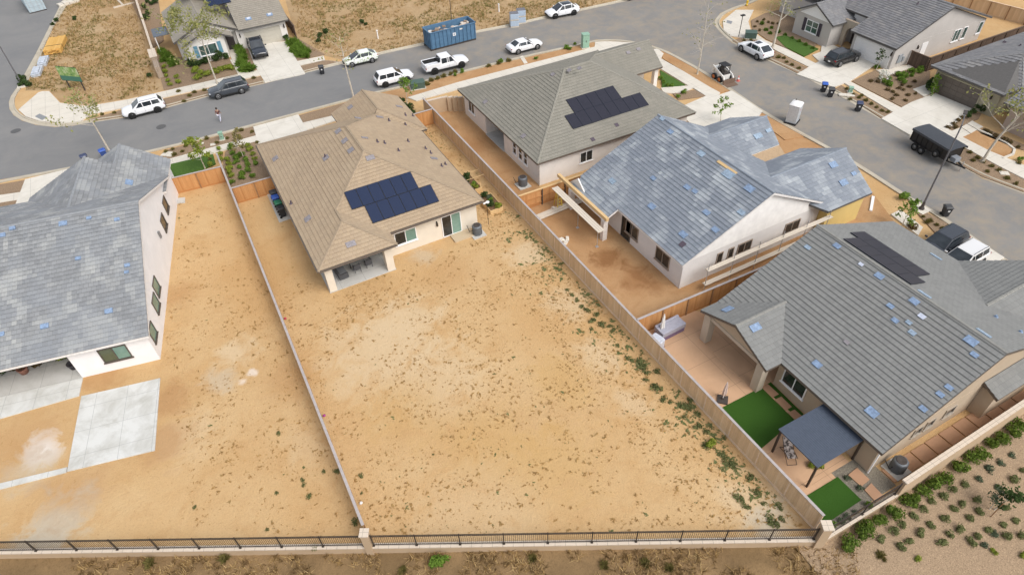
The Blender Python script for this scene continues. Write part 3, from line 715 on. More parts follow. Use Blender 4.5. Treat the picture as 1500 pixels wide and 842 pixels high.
MB().box(-13.9,-5.4,-.1,3.6,0,.08).build('patio_floor', SLABM, h)
def lwy(px, py):      # point on the gable wall plane
    n = ML@Vector((1,0,0)); p = on_plane(px, py, (LO.x,LO.y,0), n); q = ML.transposed()@(p-Vector((LO.x,LO.y,0))); return q
for (x0,y0,x1,y1,w,hh) in [(238,288,246,312,0,0),(235,311,243.5,341,0,0),(224,407,232.5,432,0,0),(222,431,233,457,0,0),(217,473,229.5,500,0,0)]:
    a = lwy((x0+x1)/2, (y0+y1)/2); opening(h, 'E', 0, a.y, a.z-.62, 1.35 if y0 < 450 else 1.3, 1.25, DKFRAME, BLIND if y0 > 400 else GLASSD, mull=0, fr=.06)
a = lwy(232.5,344); MB().obox((.08,a.y,a.z),(1,0,0),(0,1,0),(0,0,1),.07,.14,.3).build('meter_box', simple('meter_grey',(.2,.2,.2)), h)
n = ML@Vector((0,-1,0)); p = on_plane(166,514,(LO.x,LO.y,0),n); q = ML.transposed()@(p-Vector((LO.x,LO.y,0)))
opening(h, 'S', q.x, 0, .95, 1.9, 1.35, DKFRAME, simple('dim_window_glass',(.10,.115,.07),.1), blind=BLIND)
mb = MB(); mb.box(-13.2,-5.5,3.3,3.59,0.1,2.3); mb.build('patio_glass_wall', GLASSD, h)
for px, py, s, f in [(19,335,.55,pl[0]),(93,328,.75,pl[0]),(131,320,.45,pl[0]),(172,322,.5,pl[0]),(4,345,.6,pl[0]),(115,379,.5,pl[0]),(187,389,.5,pl[0]),(186,399,.4,pl[0]),(160,456,.7,pl[0]),(66,478,.7,pl[0]),(2,490,.6,pl[0])]:
    pf = Face(); pf.n = ML@f.n; pf.p0 = ML@f.p0 + Vector((LO.x,LO.y,0)); c = ML.transposed()@(on_plane(px,py,pf.p0,pf.n)-Vector((LO.x,LO.y,0)))
    MB().obox(c+f.n*.08, f.e, f.g, f.n, s*.38, s*.27, .05).build('roof_vent', VENTB, ro)
f = pl2[0]; pf = Face(); pf.n = ML@f.n; pf.p0 = ML@f.p0+Vector((LO.x,LO.y,0)); c = ML.transposed()@(on_plane(189,268,pf.p0,pf.n)-Vector((LO.x,LO.y,0)))
MB().obox(c+f.n*.08, f.e, f.g, f.n, .4,.3,.03).build('roof_vent', VENTB, r2)

# ---------------------------------------------------------------- olive-grey house behind the long fence
O = Vector((36, 54.5, 0)); h = thing('olive_roof_house', 'off-white house with olive grey hip roof, dark solar panels and side patio beside long fence', 'house', O)
V = offV(dict(nw=(26,63.4,2.9), sw=(26,45.6,2.9), se=(44.7,45.4,2.9), ne=(44.7,63.4,2.9), a=(34.4,54.5,6.6), c=(37.6,54.7,6.6)), O)
ro, pl = roof(h, V, [('nw','sw','a'),('sw','se','c','a'),('se','ne','c'),('ne','nw','a','c')], T_B, FASC_T, [('sw','a'),('nw','a'),('a','c'),('c','se'),('c','ne')])
V2 = offV(dict(k0=(38,59.3,4.62), k1=(49,59.3,4.62), s1=(48.4,55.6,2.94), s0=(38,55.6,2.94), n1=(48.4,63.0,2.94), n0=(38,63.0,2.94)), O)
r2, pl2 = roof(h, V2, [('s0','s1','k1','k0'),('k1','n1','n0','k0')], T_B, FASC_T, [('k0','k1')], name='porch_wing_roof')
S = pl[1]; solar(h, S, [((31.3,47.8),8),((32.45,49.45),5)], 1.12, 1.77, O, SOLARK)
for p in [(903,184),(868,205)]: vent(ro, S, *p, .4,.4, VENTP, O)
for p in [(711,150),(767,200)]: vent(ro, pl[0], *p, .5,.5, VENTG, O)
for p in [(810,110),(834,104),(849,101)]: vent(ro, pl[0], *p, .5,.4, VENTG, O)
for p in [(920,78),(935,73)]: vent(r2, pl2[0], *p, .5,.4, VENTG, O)
wall(h, [off_([(26.5,62.9),(26.5,57.6),(30.5,57.6),(30.5,53.4),(26.5,53.4),(26.5,46.1),(44.2,46.0),(44.2,62.9)], O)], 0, 2.74, ST_OFF)
mb = MB(); mb.prism(off_([(47.6,55.9),(48.1,55.9),(48.1,56.4),(47.6,56.4)], O), 0, 2.78).prism(off_([(44.2,57.3),(47.2,57.3),(47.2,62.6),(44.2,62.6)], O), 0, 2.78).build('porch_wall', ST_OFF, h)
MB().prism(off_([(26.4,53.4),(30.5,53.4),(30.5,57.6),(26.4,57.6)], O), 0, .07).build('patio_floor', SLABM, h)
wyB = lambda px, py: on_plane(px, py, (26.5,0,0), Vector((1,0,0))).y - O.y
W0 = 26.5-O.x
opening(h, 'W', W0, wyB(691.5,162), 1.0, 1.5, 1.3, VINYL, GLASSD)
for px, py in [(754.5,222),(763,229.5),(770.5,238)]: opening(h, 'W', W0, wyB(px,py), .95, .75, 1.45, VINYL, GLASSD, mull=0, rail=True)
opening(h, 'W', 30.5-O.x, 55.5-O.y, .1, 2.6, 2.15, DKFRAME, GLASSD, 'patio_door', sill=False)
opening(h, 'S', 31.8-O.x, 46.07-O.y, 1.0, 1.5, 1.2, VINYL, GLASSD); opening(h, 'S', 38.5-O.x, 46.03-O.y, 1.0, 1.5, 1.2, VINYL, GLASSD)
MB().tube([Vector((26.42,46.0,.1))-O, Vector((26.42,46.0,2.7))-O], .04, 6).build('downspout', ALU, h)

# ---------------------------------------------------------------- house under construction
O = Vector((36, 35, 0)); h = thing('unfinished_house', 'house under construction with blue grey mottled roof, bare white gable and yellow sheathing', 'house', O)
V = offV(dict(sw=(28.35,27.4,2.9), nw=(28.35,41.8,2.9), k0=(36.6,27.4,6.65), k1=(36.6,41.8,6.65), se=(43.9,27.4,2.95), ne=(43.9,41.8,2.95), pa=(27.0,35.9,2.28), pb=(28.35,35.9,2.9), pc=(28.35,41.6,2.9), pd=(27.0,41.6,2.28)), O)
ro, pl = roof(h, V, [('sw','k0','k1','nw','pb'),('k0','se','ne','k1'),('pa','pb','pc','pd')], T_C, FASC_W, [('k0','k1')])
V2 = offV(dict(k0=(38.5,38.8,4.75), k1=(47.4,38.8,4.75), s1=(46.6,35.9,3.4), s0=(40.5,35.9,3.4), n1=(46.8,42.6,2.95), n0=(38.5,42.6,2.95)), O)
r2, pl2 = roof(h, V2, [('s0','s1','k1','k0'),('k1','n1','n0','k0')], T_C, FASC_W, [('k0','k1')], name='entry_wing_roof')
V3 = offV(dict(k0=(38.5,30.8,4.9), k1=(48.9,30.8,4.9), s1=(48.2,26.6,2.92), s0=(43.0,26.6,2.92), s2=(43.0,28.2,3.65), n1=(48.4,34.8,2.95), n0=(40,34.8,2.95)), O)
r3, pl3 = roof(h, V3, [('s0','s1','k1','k0'),('k1','n1','n0','k0')], T_C, FASC, [('k0','k1')], name='garage_wing_roof')
ply = [Vector(p)-O for p in ((41.2,35.88,3.36),(46.6,35.88,3.36),(46.5,34.9,2.94),(41.2,34.9,2.94))]
MB().vprism(ply, (0,0,-.05)).build('bare_sheathing', simple('bare_plywood', (.40,.285,.175), .8), h)
mb = MB(); mb.prism(off_([(28.8,27.75),(43.5,27.75),(43.5,41.4),(28.8,41.4)], O), 0, 2.74)
mb.build('wall', ST_LATH, h)
mb = MB(); mb.vprism([Vector(p)-O for p in ((28.85,27.73,2.72),(43.45,27.73,2.72),(36.6,27.73,6.35))], (0,.2,0)).build('gable_wall', simple('gable_wrap', (.82,.81,.79), .7, 0, .08, 1.5), h)
mb = MB(); mb.prism(off_([(43.52,26.95),(47.9,26.95),(47.9,34.5),(43.52,34.5)], O), 0, 2.75); mb.vprism([Vector(p)-O for p in ((47.88,27.0,2.74),(47.88,34.5,2.74),(47.88,30.8,4.6))], (-.2,0,0)).build('garage_wall', ST_YEL, h)
mb = MB(); mb.prism(off_([(43.52,35.2),(46.3,35.2),(46.3,42.2),(43.52,42.2)], O), 0, 2.78).build('entry_wall', simple('house_wrap', (.66,.65,.64), .6), h)
mb = MB(); mb.prism(off_([(26.95,35.9),(27.4,35.9),(27.4,36.35),(26.95,36.35)], O), 0, 2.1).build('porch_post', simple('post_wrap', (.66,.62,.58), .8), h); mb = MB().prism(off_([(26.95,41.2),(27.4,41.2),(27.4,41.6),(26.95,41.6)], O), 0, 2.1).build('porch_post', simple('post_wrap', (.66,.62,.58), .8), h)
mb = MB(); mb.beam(Vector((27.1,35.6,2.45))-O, Vector((27.1,43.6,2.45))-O, .28,.3); mb.build('porch_beam', PLANK, h)
mb = MB(); mb.vprism([Vector(p)-O for p in ((27.5,39.4,2.2),(27.5,42.4,2.2),(27.5,41,3.4))], (.12,0,0)).build('porch_gable', simple('white_board',(.72,.70,.67)), h)
wyC = lambda px, py: on_plane(px, py, (28.8,0,0), Vector((1,0,0))).y - O.y
W0 = 28.8-O.x
for px, py in [(926.5,334),(971.5,373)]:
    opening(h, 'W', W0, wyC(px,py), .9, 1.75, 1.3, simple('taupe_frame',(.30,.24,.19)), GLASSD)
opening(h, 'W', W0, 35.1-O.y, .1, 1.3, 2.2, DKFRAME, GLASSD, 'side_door', sill=False, mull=0)
sxC = lambda px, py: on_plane(px, py, (0,27.75,0), Vector((0,1,0))).x - O.x
for px, py, w in [(1054,375,.6),(1070,369,.6),(1090,361,1.5),(1160,330,1.7)]:
    opening(h, 'S', sxC(px,py), 27.75-O.y, 1.1, w, 1.1, simple('taupe_frame',(.30,.24,.19)), GLASSD, mull=1 if w > 1 else 0)
for y, z, m in ((26.6,2.25,PLANKG),(26.6,.75,PLANKG)):
    mb = MB(); [mb.beam(Vector((30.2+q*.0, y-.12+q*.2, z))-O, Vector((43.6, y-.12+q*.2, z))-O, .19, .05) for q in range(2)]
    if z > 2:
        sc = thing('scaffold_staging', 'scaffold planks on brackets along the bare white gable wall', 'scaffold', (36.9,26.7,0))
        for i in range(6): MB().tube([(-6.6+i*2.6,-.15,0),(-6.6+i*2.6,-.15,2.9)], .03, 6).build('standard', ALU, sc)
    o = mb.build('plank', m, sc); o.location = (O.x-36.9, O.y-26.7, 0)
for px, py, s in [(897,266,.7),(905,263,0),(982,194,.6),(1027,226,.7),(1007,275,.6),(1018,281,.5),(955,303,.7),(1067,256,1.0),(1098,277,.8),(1035,312,.6),(1048,337,.6),(1001,344,.7),(1086,312,.6),(970,175,.5),(957,262,.5)]:
    if s: vent(ro, pl[0], px, py, s, s*.7, random.choice((VENTB,VENTL)), O)
for px, py, s in [(1110,200,.9),(1125,192,.6)]: vent(r2, pl2[0], px, py, s, s*.6, VENTL, O)
for px, py, s in [(1220,242,.8),(1235,268,.8),(1250,255,.5)]: vent(r3, pl3[0], px, py, s, s*.7, VENTB, O)
vent(ro, pl[0], 1000,358.5, .45,.45, VENTP, O); vent(ro, pl[0], 1065,246, 2.2,.25, PLANK, O, name='stray_board')

# ---------------------------------------------------------------- lower right house
O = Vector((36, 16, 0)); h = thing('grey_roof_house', 'beige house with big grey gable roof, covered patio and black solar strip', 'house', O)
V = offV(dict(se=(27.7,8.7,2.9), k0=(36.5,8.8,6.5), k1=(36.5,23.0,6.5), n=(27.7,23.0,2.9), pb=(26.4,23.0,2.9), pk=(26.4,19.8,4.21), ps=(26.4,16.58,2.9), pi=(27.7,16.58,2.9), pv=(30.9,19.8,4.21), re=(46.3,23.0,2.95), r1=(46.3,17.3,2.95), vb=(41.5,12.6,4.68), r2=(46.3,8.8,2.95), wr=(50.5,12.6,4.68), wn=(50.2,17.3,2.95)), O)
ro, pl = roof(h, V, [('se','k0','k1','n','pv','pi'),('n','pb','pk','pv'),('pk','ps','pi','pv'),('k0','r2','vb','r1','re','k1'),('r1','wr','vb'),('vb','wr','r2')], T_D, FASC_T, [('k0','k1'),('pk','pv'),('vb','wr')])
E_ = pl[3]
up = .16
solar(h, E_, [((1339,406),1)], .01,.01, O, SOLARK) if False else None
def strip(p0, u0, du, n, v0):
    for i in range(n):
        a = Vector(p0) - O + E_.e*0
        return a
# panels on the street-facing slope, just past the ridge
for r, (y0, cnt) in enumerate(((15.5,5),(16.2,5))):
    for i in range(cnt):
        x = 36.85 + r*1.78; yy = y0 + i*1.1
        p = lambda X, Y: Vector((X, Y, 6.5-(X-36.5)*.3622+.16)) - O
        q = [p(x,yy), p(x+1.74,yy), p(x+1.74,yy+1.08), p(x,yy+1.08)]
        mb = MB().add(q, [(0,1,2,3)], 0, uvs=[[(0,0),(1.06,0),(1.06,1.74),(0,1.74)]]); mb.vprism([k-E_.n*.002 for k in q], E_.n*-.06, 1)
        for u in (.3,.7): mb.obox((q[0]*(1-u)+q[3]*u+q[1]*(1-u)+q[2]*u)/2-E_.n*.12, E_.e, E_.g, E_.n, .3,.03,.04, 1)
        mb.build('solar_panel', [SOLARK, RACK], h)
for px, py, s, m in [(1226,361,.7,VENTB),(1183,363,.6,VENTL),(1261,388,.45,VENTW),(1288,405,.8,VENTB),(1304,449,.6,VENTB),(1339,442,.8,VENTB),(1350,464,.6,VENTW),(1331,473,.5,VENTL),(1311,470,.6,VENTB),(1336,488,.6,VENTL),(1422,500,1.0,VENTB),(1427,520,.6,VENTB),(1197,534,.8,VENTB),(1390,568,.6,VENTB),(1377,578,.6,VENTB),(1352,599,.6,VENTB),(1277,604,1.0,VENTB),(1240,502,.5,VENTG)]:
    vent(ro, pl[0], px, py, s*.72, s*.5, m, O)
vent(ro, pl[1], 1066,454, .8,.5, VENTB, O); vent(ro, pl[2], 1106,480, .8,.5, VENTB, O)
for px, py in [(1458,465),(1494,487)]: pipe(ro, E_, px, py, VENTB, O, .2)
vent(ro, E_, 1370,377, .9,.3, VENTL, O); vent(ro, E_, 1440,489, .9,.3, VENTL, O); vent(ro, E_, 1353,432, .9,.3, VENTL, O)
wall(h, [off_([(28.25,9.1),(46,9.1),(46,22.7),(31.3,22.7),(31.3,16.95),(28.25,16.95)], O)], 0, 2.74, ST_TAN)
mb = MB(); mb.vprism([Vector(p)-O for p in ((28.3,9.12,2.72),(45.9,9.12,2.72),(36.5,9.12,6.2))], (0,.2,0)); mb.build('gable_wall', ST_TAN, h); mb = MB(); mb.vprism([Vector(p)-O for p in ((26.75,16.9,2.6),(26.75,22.75,2.6),(26.75,19.8,3.98))], (.2,0,0)); mb.build('gable_wall', ST_TAN, h); mb = MB(); mb.vprism([Vector(p)-O for p in ((31.5,22.68,2.72),(45.9,22.68,2.72),(36.5,22.68,6.2))], (0,-.2,0)); mb.build('gable_wall', ST_TAN, h)
mb = MB()
for x, y in ((26.65,16.95),(26.65,22.15)): mb.prism(off_([(x,y),(x+.6,y),(x+.6,y+.6),(x,y+.6)], O), 0, 2.74)
mb.prism(off_([(26.7,17.56),(26.98,17.56),(26.98,22.14),(26.7,22.14)], O), 2.45, 2.735); mb.build('patio_column', ST_BEIGE, h)
MB().prism(off_([(26.6,16.9),(31.3,16.9),(31.3,22.75),(26.6,22.75)], O), 0, .05).build('patio_floor', PATIO, h)
wyD = lambda px, py: on_plane(px, py, (28.25,0,0), Vector((1,0,0))).y - O.y
opening(h, 'W', 28.25-O.x, wyD(1164.5,560), .95, 1.9, 1.3, VINYL, GLASSD)
opening(h, 'W', 31.3-O.x, 19.8-O.y, .08, 3.2, 2.2, DKFRAME, GLASSD, 'patio_door', sill=False)
sxD = lambda px, py: on_plane(px, py, (0,9.1,0), Vector((0,1,0))).x - O.x
for px, py, w in [(1457,559,1.4),(1391,601,1.0),(1362,619,.8),(1342,633,.8)]: opening(h, 'S', sxD(px,py), 9.1-O.y, 1.3, w, .8, simple('tan_frame',(.36,.31,.25)), GLASSD, mull=1 if w > 1 else 0)
mb = MB(); mb.prism(off_([(37.6,8.2),(42,8.2),(42,9.09),(37.6,9.09)], O), 0, 2.4); mb.build('bay_wall', ST_TAN, h)
Vb = offV(dict(a=(37.3,7.95,2.5), b=(42.3,7.95,2.5), c=(42.3,9.1,3.0), d=(37.3,9.1,3.0)), O); roof(h, Vb, [('a','b','c','d')], T_D, FASC_T, name='bay_roof')
MB().tube([Vector((28.2,9.0,.05))-O, Vector((28.2,9.0,2.7))-O], .05, 6).build('downspout', WHITE, h)

# ---------------------------------------------------------------- house with stone porch, top right
O = Vector((82, 53, 0)); h = thing('stone_porch_house', 'pale grey house with charcoal tile roof, stone porch arch and white garage door', 'house', O)
V = offV(dict(sw=(73.9,44.7,2.9), k0=(82.4,44.7,6.1), k1=(82.4,66,6.1), se=(91.4,44.7,2.9), ne=(91.4,66,2.9), n0=(73.9,51.3,2.9), n1=(76.6,51.3,3.92), n2=(76.6,66,3.92)), O)
ro, pl = roof(h, V, [('sw','k0','k1','n2','n1','n0'),('k0','se','ne','k1')], T_T, FASC, [('k0','k1')])
V2 = offV(dict(k0=(80,56.5,4.75), k1=(73.0,56.5,4.75), s1=(73.0,53.2,3.0), s0=(80,53.2,3.0), n1=(73.0,59.8,3.0), n0=(80,59.8,3.0)), O)
r2, pl2 = roof(h, V2, [('s1','s0','k0','k1'),('n0','n1','k1','k0')], T_T, FASC, [('k1','k0')], name='front_gable_roof')
wall(h, [off_([(74.5,45.1),(91,45.1),(91,65.6),(77.2,65.6),(77.2,51.0),(74.5,51.0)], O)], 0, 2.74, ST_GREY)
mb = MB(); mb.prism(off_([(73.35,53.6),(77.19,53.6),(77.19,59.4),(73.35,59.4)], O), 0, 2.8); mb.vprism([Vector(p)-O for p in ((73.36,53.6,2.8),(73.36,59.4,2.8),(73.36,56.5,4.5))], (.2,0,0)).build('gable_wall', ST_GREY, h); mb = MB().vprism([Vector(p)-O for p in ((74.6,45.12,2.72),(90.9,45.12,2.72),(82.4,45.12,5.85))], (0,.2,0)).build('gable_wall', ST_GREY, h)
mb = MB(); mb.prism(off_([(77.0,51.1),(77.25,51.1),(77.25,53.55),(77.0,53.55)], O), 2.6, 4.0).build('white_siding', WHITE, h); mb = MB().vprism([Vector(p)-O for p in ((73.33,54.1,3.0),(73.33,58.9,3.0),(73.33,56.5,4.42))], (-.02,0,0)).build('white_siding', WHITE, h)
def stone_mat():
    t = NT('porch_stone'); br = t.n('ShaderNodeTexBrick', offset=.5); mp = t.n('ShaderNodeMapping'); mp.inputs['Rotation'].default_value = (R_(90),0,R_(90)); t.l(t.co(), mp.inputs[0]); t.l(mp.outputs[0], br.inputs['Vector'])
    br.inputs['Scale'].default_value = 1; br.inputs['Brick Width'].default_value = .42; br.inputs['Row Height'].default_value = .22; br.inputs['Mortar Size'].default_value = .015
    br.inputs['Color1'].default_value = (.36,.27,.20,1); br.inputs['Color2'].default_value = (.22,.16,.12,1); br.inputs['Mortar'].default_value = (.40,.35,.28,1)
    k = t.mix(t.math('MULTIPLY', t.noise(2.5,4), .5), br.outputs['Color'], (.45,.38,.30)); t.col(k); t.set(.9,0,.2); t.bump(br.outputs['Fac'], -.6, .03); return t.m
STONE = stone_mat()
mb = MB(); pf = lambda y, z: Vector((75.4,y,z))-O
arc = [(52.2+.75*math.cos(a), 1.75+.75*math.sin(a)) for a in [math.pi*i/8 for i in range(9)]]
mb.vprism([pf(y,z) for y, z in [(53.55,0),(53.55,3.3),(51.05,3.3),(51.05,0),(51.45,0)]+[(2*52.2-y,z) for y,z in arc]+[(52.95,0)]], (.35,0,0)); mb.prism(off_([(75.3,50.55),(75.85,50.55),(75.85,51.1),(75.3,51.1)],O),0,.0001) if False else None
mb.build('stone_arch', STONE, h); MB().prism(off_([(76.9,51.4),(77.15,51.4),(77.15,53),(76.9,53)], O), 0, 2.3).build('front_door', simple('dark_door',(.05,.04,.04),.5), h)
garage(h, 'W', 74.5-O.x, 48.0-O.y, 0, 4.9, 2.25, WHITE, WHITE)
opening(h, 'W', 73.35-O.x, 56.5-O.y, 1.0, 1.9, 1.5, VINYL, GLASS, rail=True)
sh = MB()
for s in (-1,1): sh.obox(Vector((73.3,56.5+s*1.25,1.75))-O, (1,0,0),(0,1,0),(0,0,1), .04,.22,.8)
sh.build('shutter', simple('plum_shutter', (.055,.045,.06)), h)
sxT = lambda px, py: on_plane(px, py, (0,45.1,0), Vector((0,1,0))).x - O.x
for px, py, w in [(1401.5,49.5,1.3),(1412.5,47,.8),(1434.5,41,.8)]: opening(h, 'S', sxT(px,py), 45.1-O.y, 1.0, w, 1.5, VINYL, GLASS, mull=1 if w > 1 else 0)
MB().obox(Vector((sxT(1354.5,66)+O.x,45.08,1.1))-O,(1,0,0),(0,1,0),(0,0,1),.5,.04,1.1).build('side_door', WHITE, h); lantern(h, 'W', 74.5-O.x, 45.4-O.y, 1.9); lantern(h, 'S', sxT(1350,65)-.6, 45.1-O.y, 1.9)
MB().obox(Vector((75.8,45.06,1.2))-O,(1,0,0),(0,1,0),(0,0,1),.35,.08,.5).obox(Vector((76.5,45.06,1.0))-O,(1,0,0),(0,1,0),(0,0,1),.15,.06,.3).build('meter_box', simple('meter_panel_grey',(.30,.32,.34)), h)
pipe(ro, pl[0], 1344,7, VENTP, O, .3)

# ---------------------------------------------------------------- khaki house at right edge
O = Vector((82, 34, 0)); h = thing('khaki_house', 'khaki house with charcoal hip roof and closed brown garage door at right edge', 'house', O)
V = offV(dict(nw=(73.5,39.9,2.9), sw=(73.5,31.5,2.9), ne=(95,39.9,2.9), a=(79.3,34.2,4.98), b=(95,34.2,4.98), s2=(95,28,2.9), s1=(79.3,28.4,2.9), s0=(76.4,31.5,2.9)), O)
ro, pl = roof(h, V, [('nw','sw','s0','a'),('nw','a','b','ne'),('s0','s1','s2','b','a')], T_T, FASC, [('nw','a'),('a','b')])
V2 = offV(dict(a=(72.2,30.6,2.85), b=(72.2,22,2.85), c=(76,22,4.2), d=(76,30.6,4.2)), O); r2, _ = roof(h, V2, [('a','b','c','d')], T_T, FASC, name='porch_wing_roof')
wall(h, [off_([(74.2,39.4),(94,39.4),(94,29),(76.5,29),(76.5,32.0),(74.2,32.0)], O)], 0, 2.74, ST_GREEN)
wall(h, [off_([(72.9,30.0),(76.4,30.0),(76.4,22),(72.9,22)], O)], 0, 2.7, ST_BROWN, 'front_wing_wall')
garage(h, 'W', 74.2-O.x, 36.4-O.y, 0, 4.9, 2.2, simple('taupe_garage_paint', (.15,.125,.105), .6, 0, .05), ST_GREEN)
lantern(h, 'W', 74.2-O.x, 39.1-O.y, 1.9); lantern(h, 'W', 74.2-O.x, 32.8-O.y, 1.9)
opening(h, 'W', 72.9-O.x, 25.4-O.y, 1.2, 1.6, 1.1, VINYL, GLASSD)
for px, py in [(1472,64),(1494,68),(1470,63)]: pipe(ro, pl[1], px, py, VENTP, O, .25)
vent(ro, pl[0], 1435,107, .5,.3, VENTW, O)

# ---------------------------------------------------------------- house across the street, top left
O = Vector((7, 100, 0)); h = thing('greige_house', 'pale house with greige tile roof, blue window shutters and beige garage across the street', 'house', O)
V = offV(dict(g0=(8.15,94.9,2.9), g1=(14.9,94.9,2.9), k1=(14.9,103.5,6.7), k0=(3,103.5,6.7), gl=(8.15,103.5,6.7), w0=(-.1,95.2,2.9), wk=(4.1,95.2,4.85), w1=(8.15,95.2,2.98), wkb=(4.1,108,4.85), w0b=(-.1,108,2.9), w1b=(8.15,108,2.98), n0=(3,112,2.9), n1=(14.9,112,2.9)), O)
ro, pl = roof(h, V, [('g0','g1','k1','gl'),('w0','wk','wkb','w0b'),('wk','w1','w1b','wkb'),('k1','n1','n0','k0','gl')], T_N, FASC, [('wk','wkb')])
V2 = offV(dict(k1=(4.0,93.6,4.2), k0=(4.0,96,4.2), a=(.6,93.6,2.75), b=(.6,96,2.75), c=(7.2,93.6,2.75), d=(7.2,96,2.75)), O); r2, _ = roof(h, V2, [('k1','a','b','k0'),('c','k1','k0','d')], T_N, FASC, [('k1','k0')], name='front_gable_roof')
wall(h, [off_([(.3,96.4),(7.8,96.4),(7.8,95.6),(14.5,95.6),(14.5,111.5),(3.4,111.5),(3.4,107.5),(.3,107.5)], O)], 0, 2.74, ST_OFF)
mb = MB(); mb.prism(off_([(1.0,94.1),(6.0,94.1),(6.0,96.38),(1.0,96.38)], O), 0, 2.62); mb.build('front_wall', ST_OFF, h); mb = MB(); mb.vprism([Vector(p)-O for p in ((1.0,94.12,2.62),(6.0,94.12,2.62),(6.0,94.12,3.0),(4.0,94.12,3.98),(1.0,94.12,2.72))], (0,.2,0)); mb.build('gable_wall', ST_OFF, h); mb = MB(); mb.vprism([Vector(p)-O for p in ((.4,95.5,2.74),(7.8,95.5,2.74),(4.1,95.5,4.6))], (0,.2,0)).build('gable_wall', ST_OFF, h)
garage(h, 'S', 11.2-O.x, 95.6-O.y, 0, 4.9, 2.25, simple('beige_garage_paint', (.50,.47,.40), .6, 0, .04), ST_OFF)
opening(h, 'S', 3.7-O.x, 94.1-O.y, .95, 2.3, 1.4, VINYL, GLASS)
for s in (-1,1): MB().obox(Vector((3.7+s*1.5,94.05,1.65))-O,(1,0,0),(0,1,0),(0,0,1),.24,.04,.75).build('shutter', simple('blue_shutter',(.12,.27,.36)), h)
MB().obox(Vector((6.9,96.35,1.1))-O,(1,0,0),(0,1,0),(0,0,1),.5,.05,1.1).build('front_door', simple('dark_door',(.05,.04,.04),.5), h)
lantern(h, 'S', 8.2-O.x, 95.6-O.y, 1.9); lantern(h, 'S', 14.2-O.x, 95.6-O.y, 1.9)
for px, py in [(364,28.5),(395,22.5)]: vent(ro, pl[0], px, py, .8,.5, VENTB, O); vent(ro, pl[0], px, py-.5, .4,.3, VENTW, O, .09)
f = pl[0]
solar(h, f, [((5.6,99.6),3)], 1.06, 1.75, O)
MB().prism(off_([(-2.2,100.5),(-.2,100.5),(-.2,103.6),(-2.2,103.6)], O), 2.35, 2.45).build('side_awning', simple('blue_grey_awning',(.12,.14,.17)), h)
mb = MB(); mb.box(-2.1-O.x,-2.0-O.x,100.6-O.y,100.7-O.y,0,2.35).box(-2.1-O.x,-2.0-O.x,103.4-O.y,103.5-O.y,0,2.35).build('awning_post', WHITE, h)
# ---------------------------------------------------------------- fences and walls
def fence(name, label, p0, p1, h, bm_, postm, capm, bay=2.44, face=1, cat='fence', rails=True, batten=None, kick=True, bw=.14, postface=None, group=None):
    """face: +1 boards on the left of p0->p1, posts on the other side unless postface says otherwise"""
    p0 = Vector((*p0,0)); p1 = Vector((*p1,0)); d = p1-p0; L = d.length; rz = math.atan2(d.y, d.x)
    t = thing(name, label, cat, p0, rz, group); n = max(1, round(L/bay)); b = L/n
    pf = -face if postface is None else postface*face
    for i in range(n):
        mb = MB(); m = max(1, int(b/bw)); w = b/m
        for k in range(m):
            j = random.uniform(-.004,.004); x = i*b+k*w
            mb.box(x+.003, x+w-.003, face*.012-.009+j, face*.012+.009+j, .16 if kick else .02, h-.04+random.uniform(-.008,.008))
        mb.build('board_panel', bm_, t)
        if rails:
            r = MB()
            for z in (.28, h*.52, h-.16): r.box(i*b+.05, (i+1)*b-.05, -face*.045-.019, -face*.045+.019, z, z+.085)
            r.build('rail', postm if postm is not FDARK else bm_, t)
        if kick: MB().box(i*b+.01, (i+1)*b-.01, face*.03-.014, face*.03+.014, 0, .19).build('kickboard', batten or bm_, t)
    for i in range(n+1):
        x = min(max(i*b,.05), L-.05)
        MB().box(x-.05, x+.05, pf*.05-.05, pf*.05+.05, 0, h-.02).build('post', postm, t)
        if batten: MB().box(x-.045, x+.045, face*.022, face*.04, .19, h-.05).build('batten', batten, t)
    MB().box(-.05, L+.05, -.085, .085, h-.03, h+.012).build('cap_rail', capm, t)
    return t
fence('board_fence', 'long weathered board fence with grey cap along right side of dirt lot', (22.62,7.95), (22.62,65.7), 1.8, FENCE, FPALE, FCAP, 2.4, 1, batten=FPALE)
fence('board_fence', 'narrow fence with grey cap dividing the two bare dirt yards', (-.13,20.2), (-.13,66.1), 1.75, FENCE, FPOST, FCAP, 2.4, 1, kick=False)
fence('board_fence', 'orange board fence across head of left dirt yard beside white house', (-5.1,63.7), (-.2,63.25), 1.8, FENCE_O, FPOST, FCAP, 2.45, -1, postface=1)
fence('board_fence', 'short orange board fence between dividing fence and tan house', (-.05,58.75), (4.12,58.68), 1.8, FENCE_O, FPOST, FCAP, 2.1, -1, postface=1)
fence('board_fence', 'short orange board fence between tan house and long fence', (18.55,62.8), (22.5,62.8), 1.8, FENCE_O, FPOST, FCAP, 2.0, -1)
fence('board_fence', 'board fence between unfinished house and pink patio yard', (22.7,25.35), (46,24.7), 1.8, FENCE_O, FPOST, FCAP, 2.44, -1, postface=1)
fence('board_fence', 'fresh orange cedar fence with dark steel posts behind scaffold planks', (22.7,43.4), (45,43.1), 1.8, FENCE_O, FDARK, PLANK, 2.44, 1, rails=True)
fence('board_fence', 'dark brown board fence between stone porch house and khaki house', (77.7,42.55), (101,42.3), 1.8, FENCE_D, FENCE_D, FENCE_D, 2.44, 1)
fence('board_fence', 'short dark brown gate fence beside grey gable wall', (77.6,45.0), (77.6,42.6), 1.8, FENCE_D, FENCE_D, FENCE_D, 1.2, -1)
fence('board_fence', 'tan board fence at far top right behind the charcoal roof', (100.6,42.5), (98.2,56.5), 1.8, FENCE, FPOST, FPALE, 2.44, 1, postface=1)
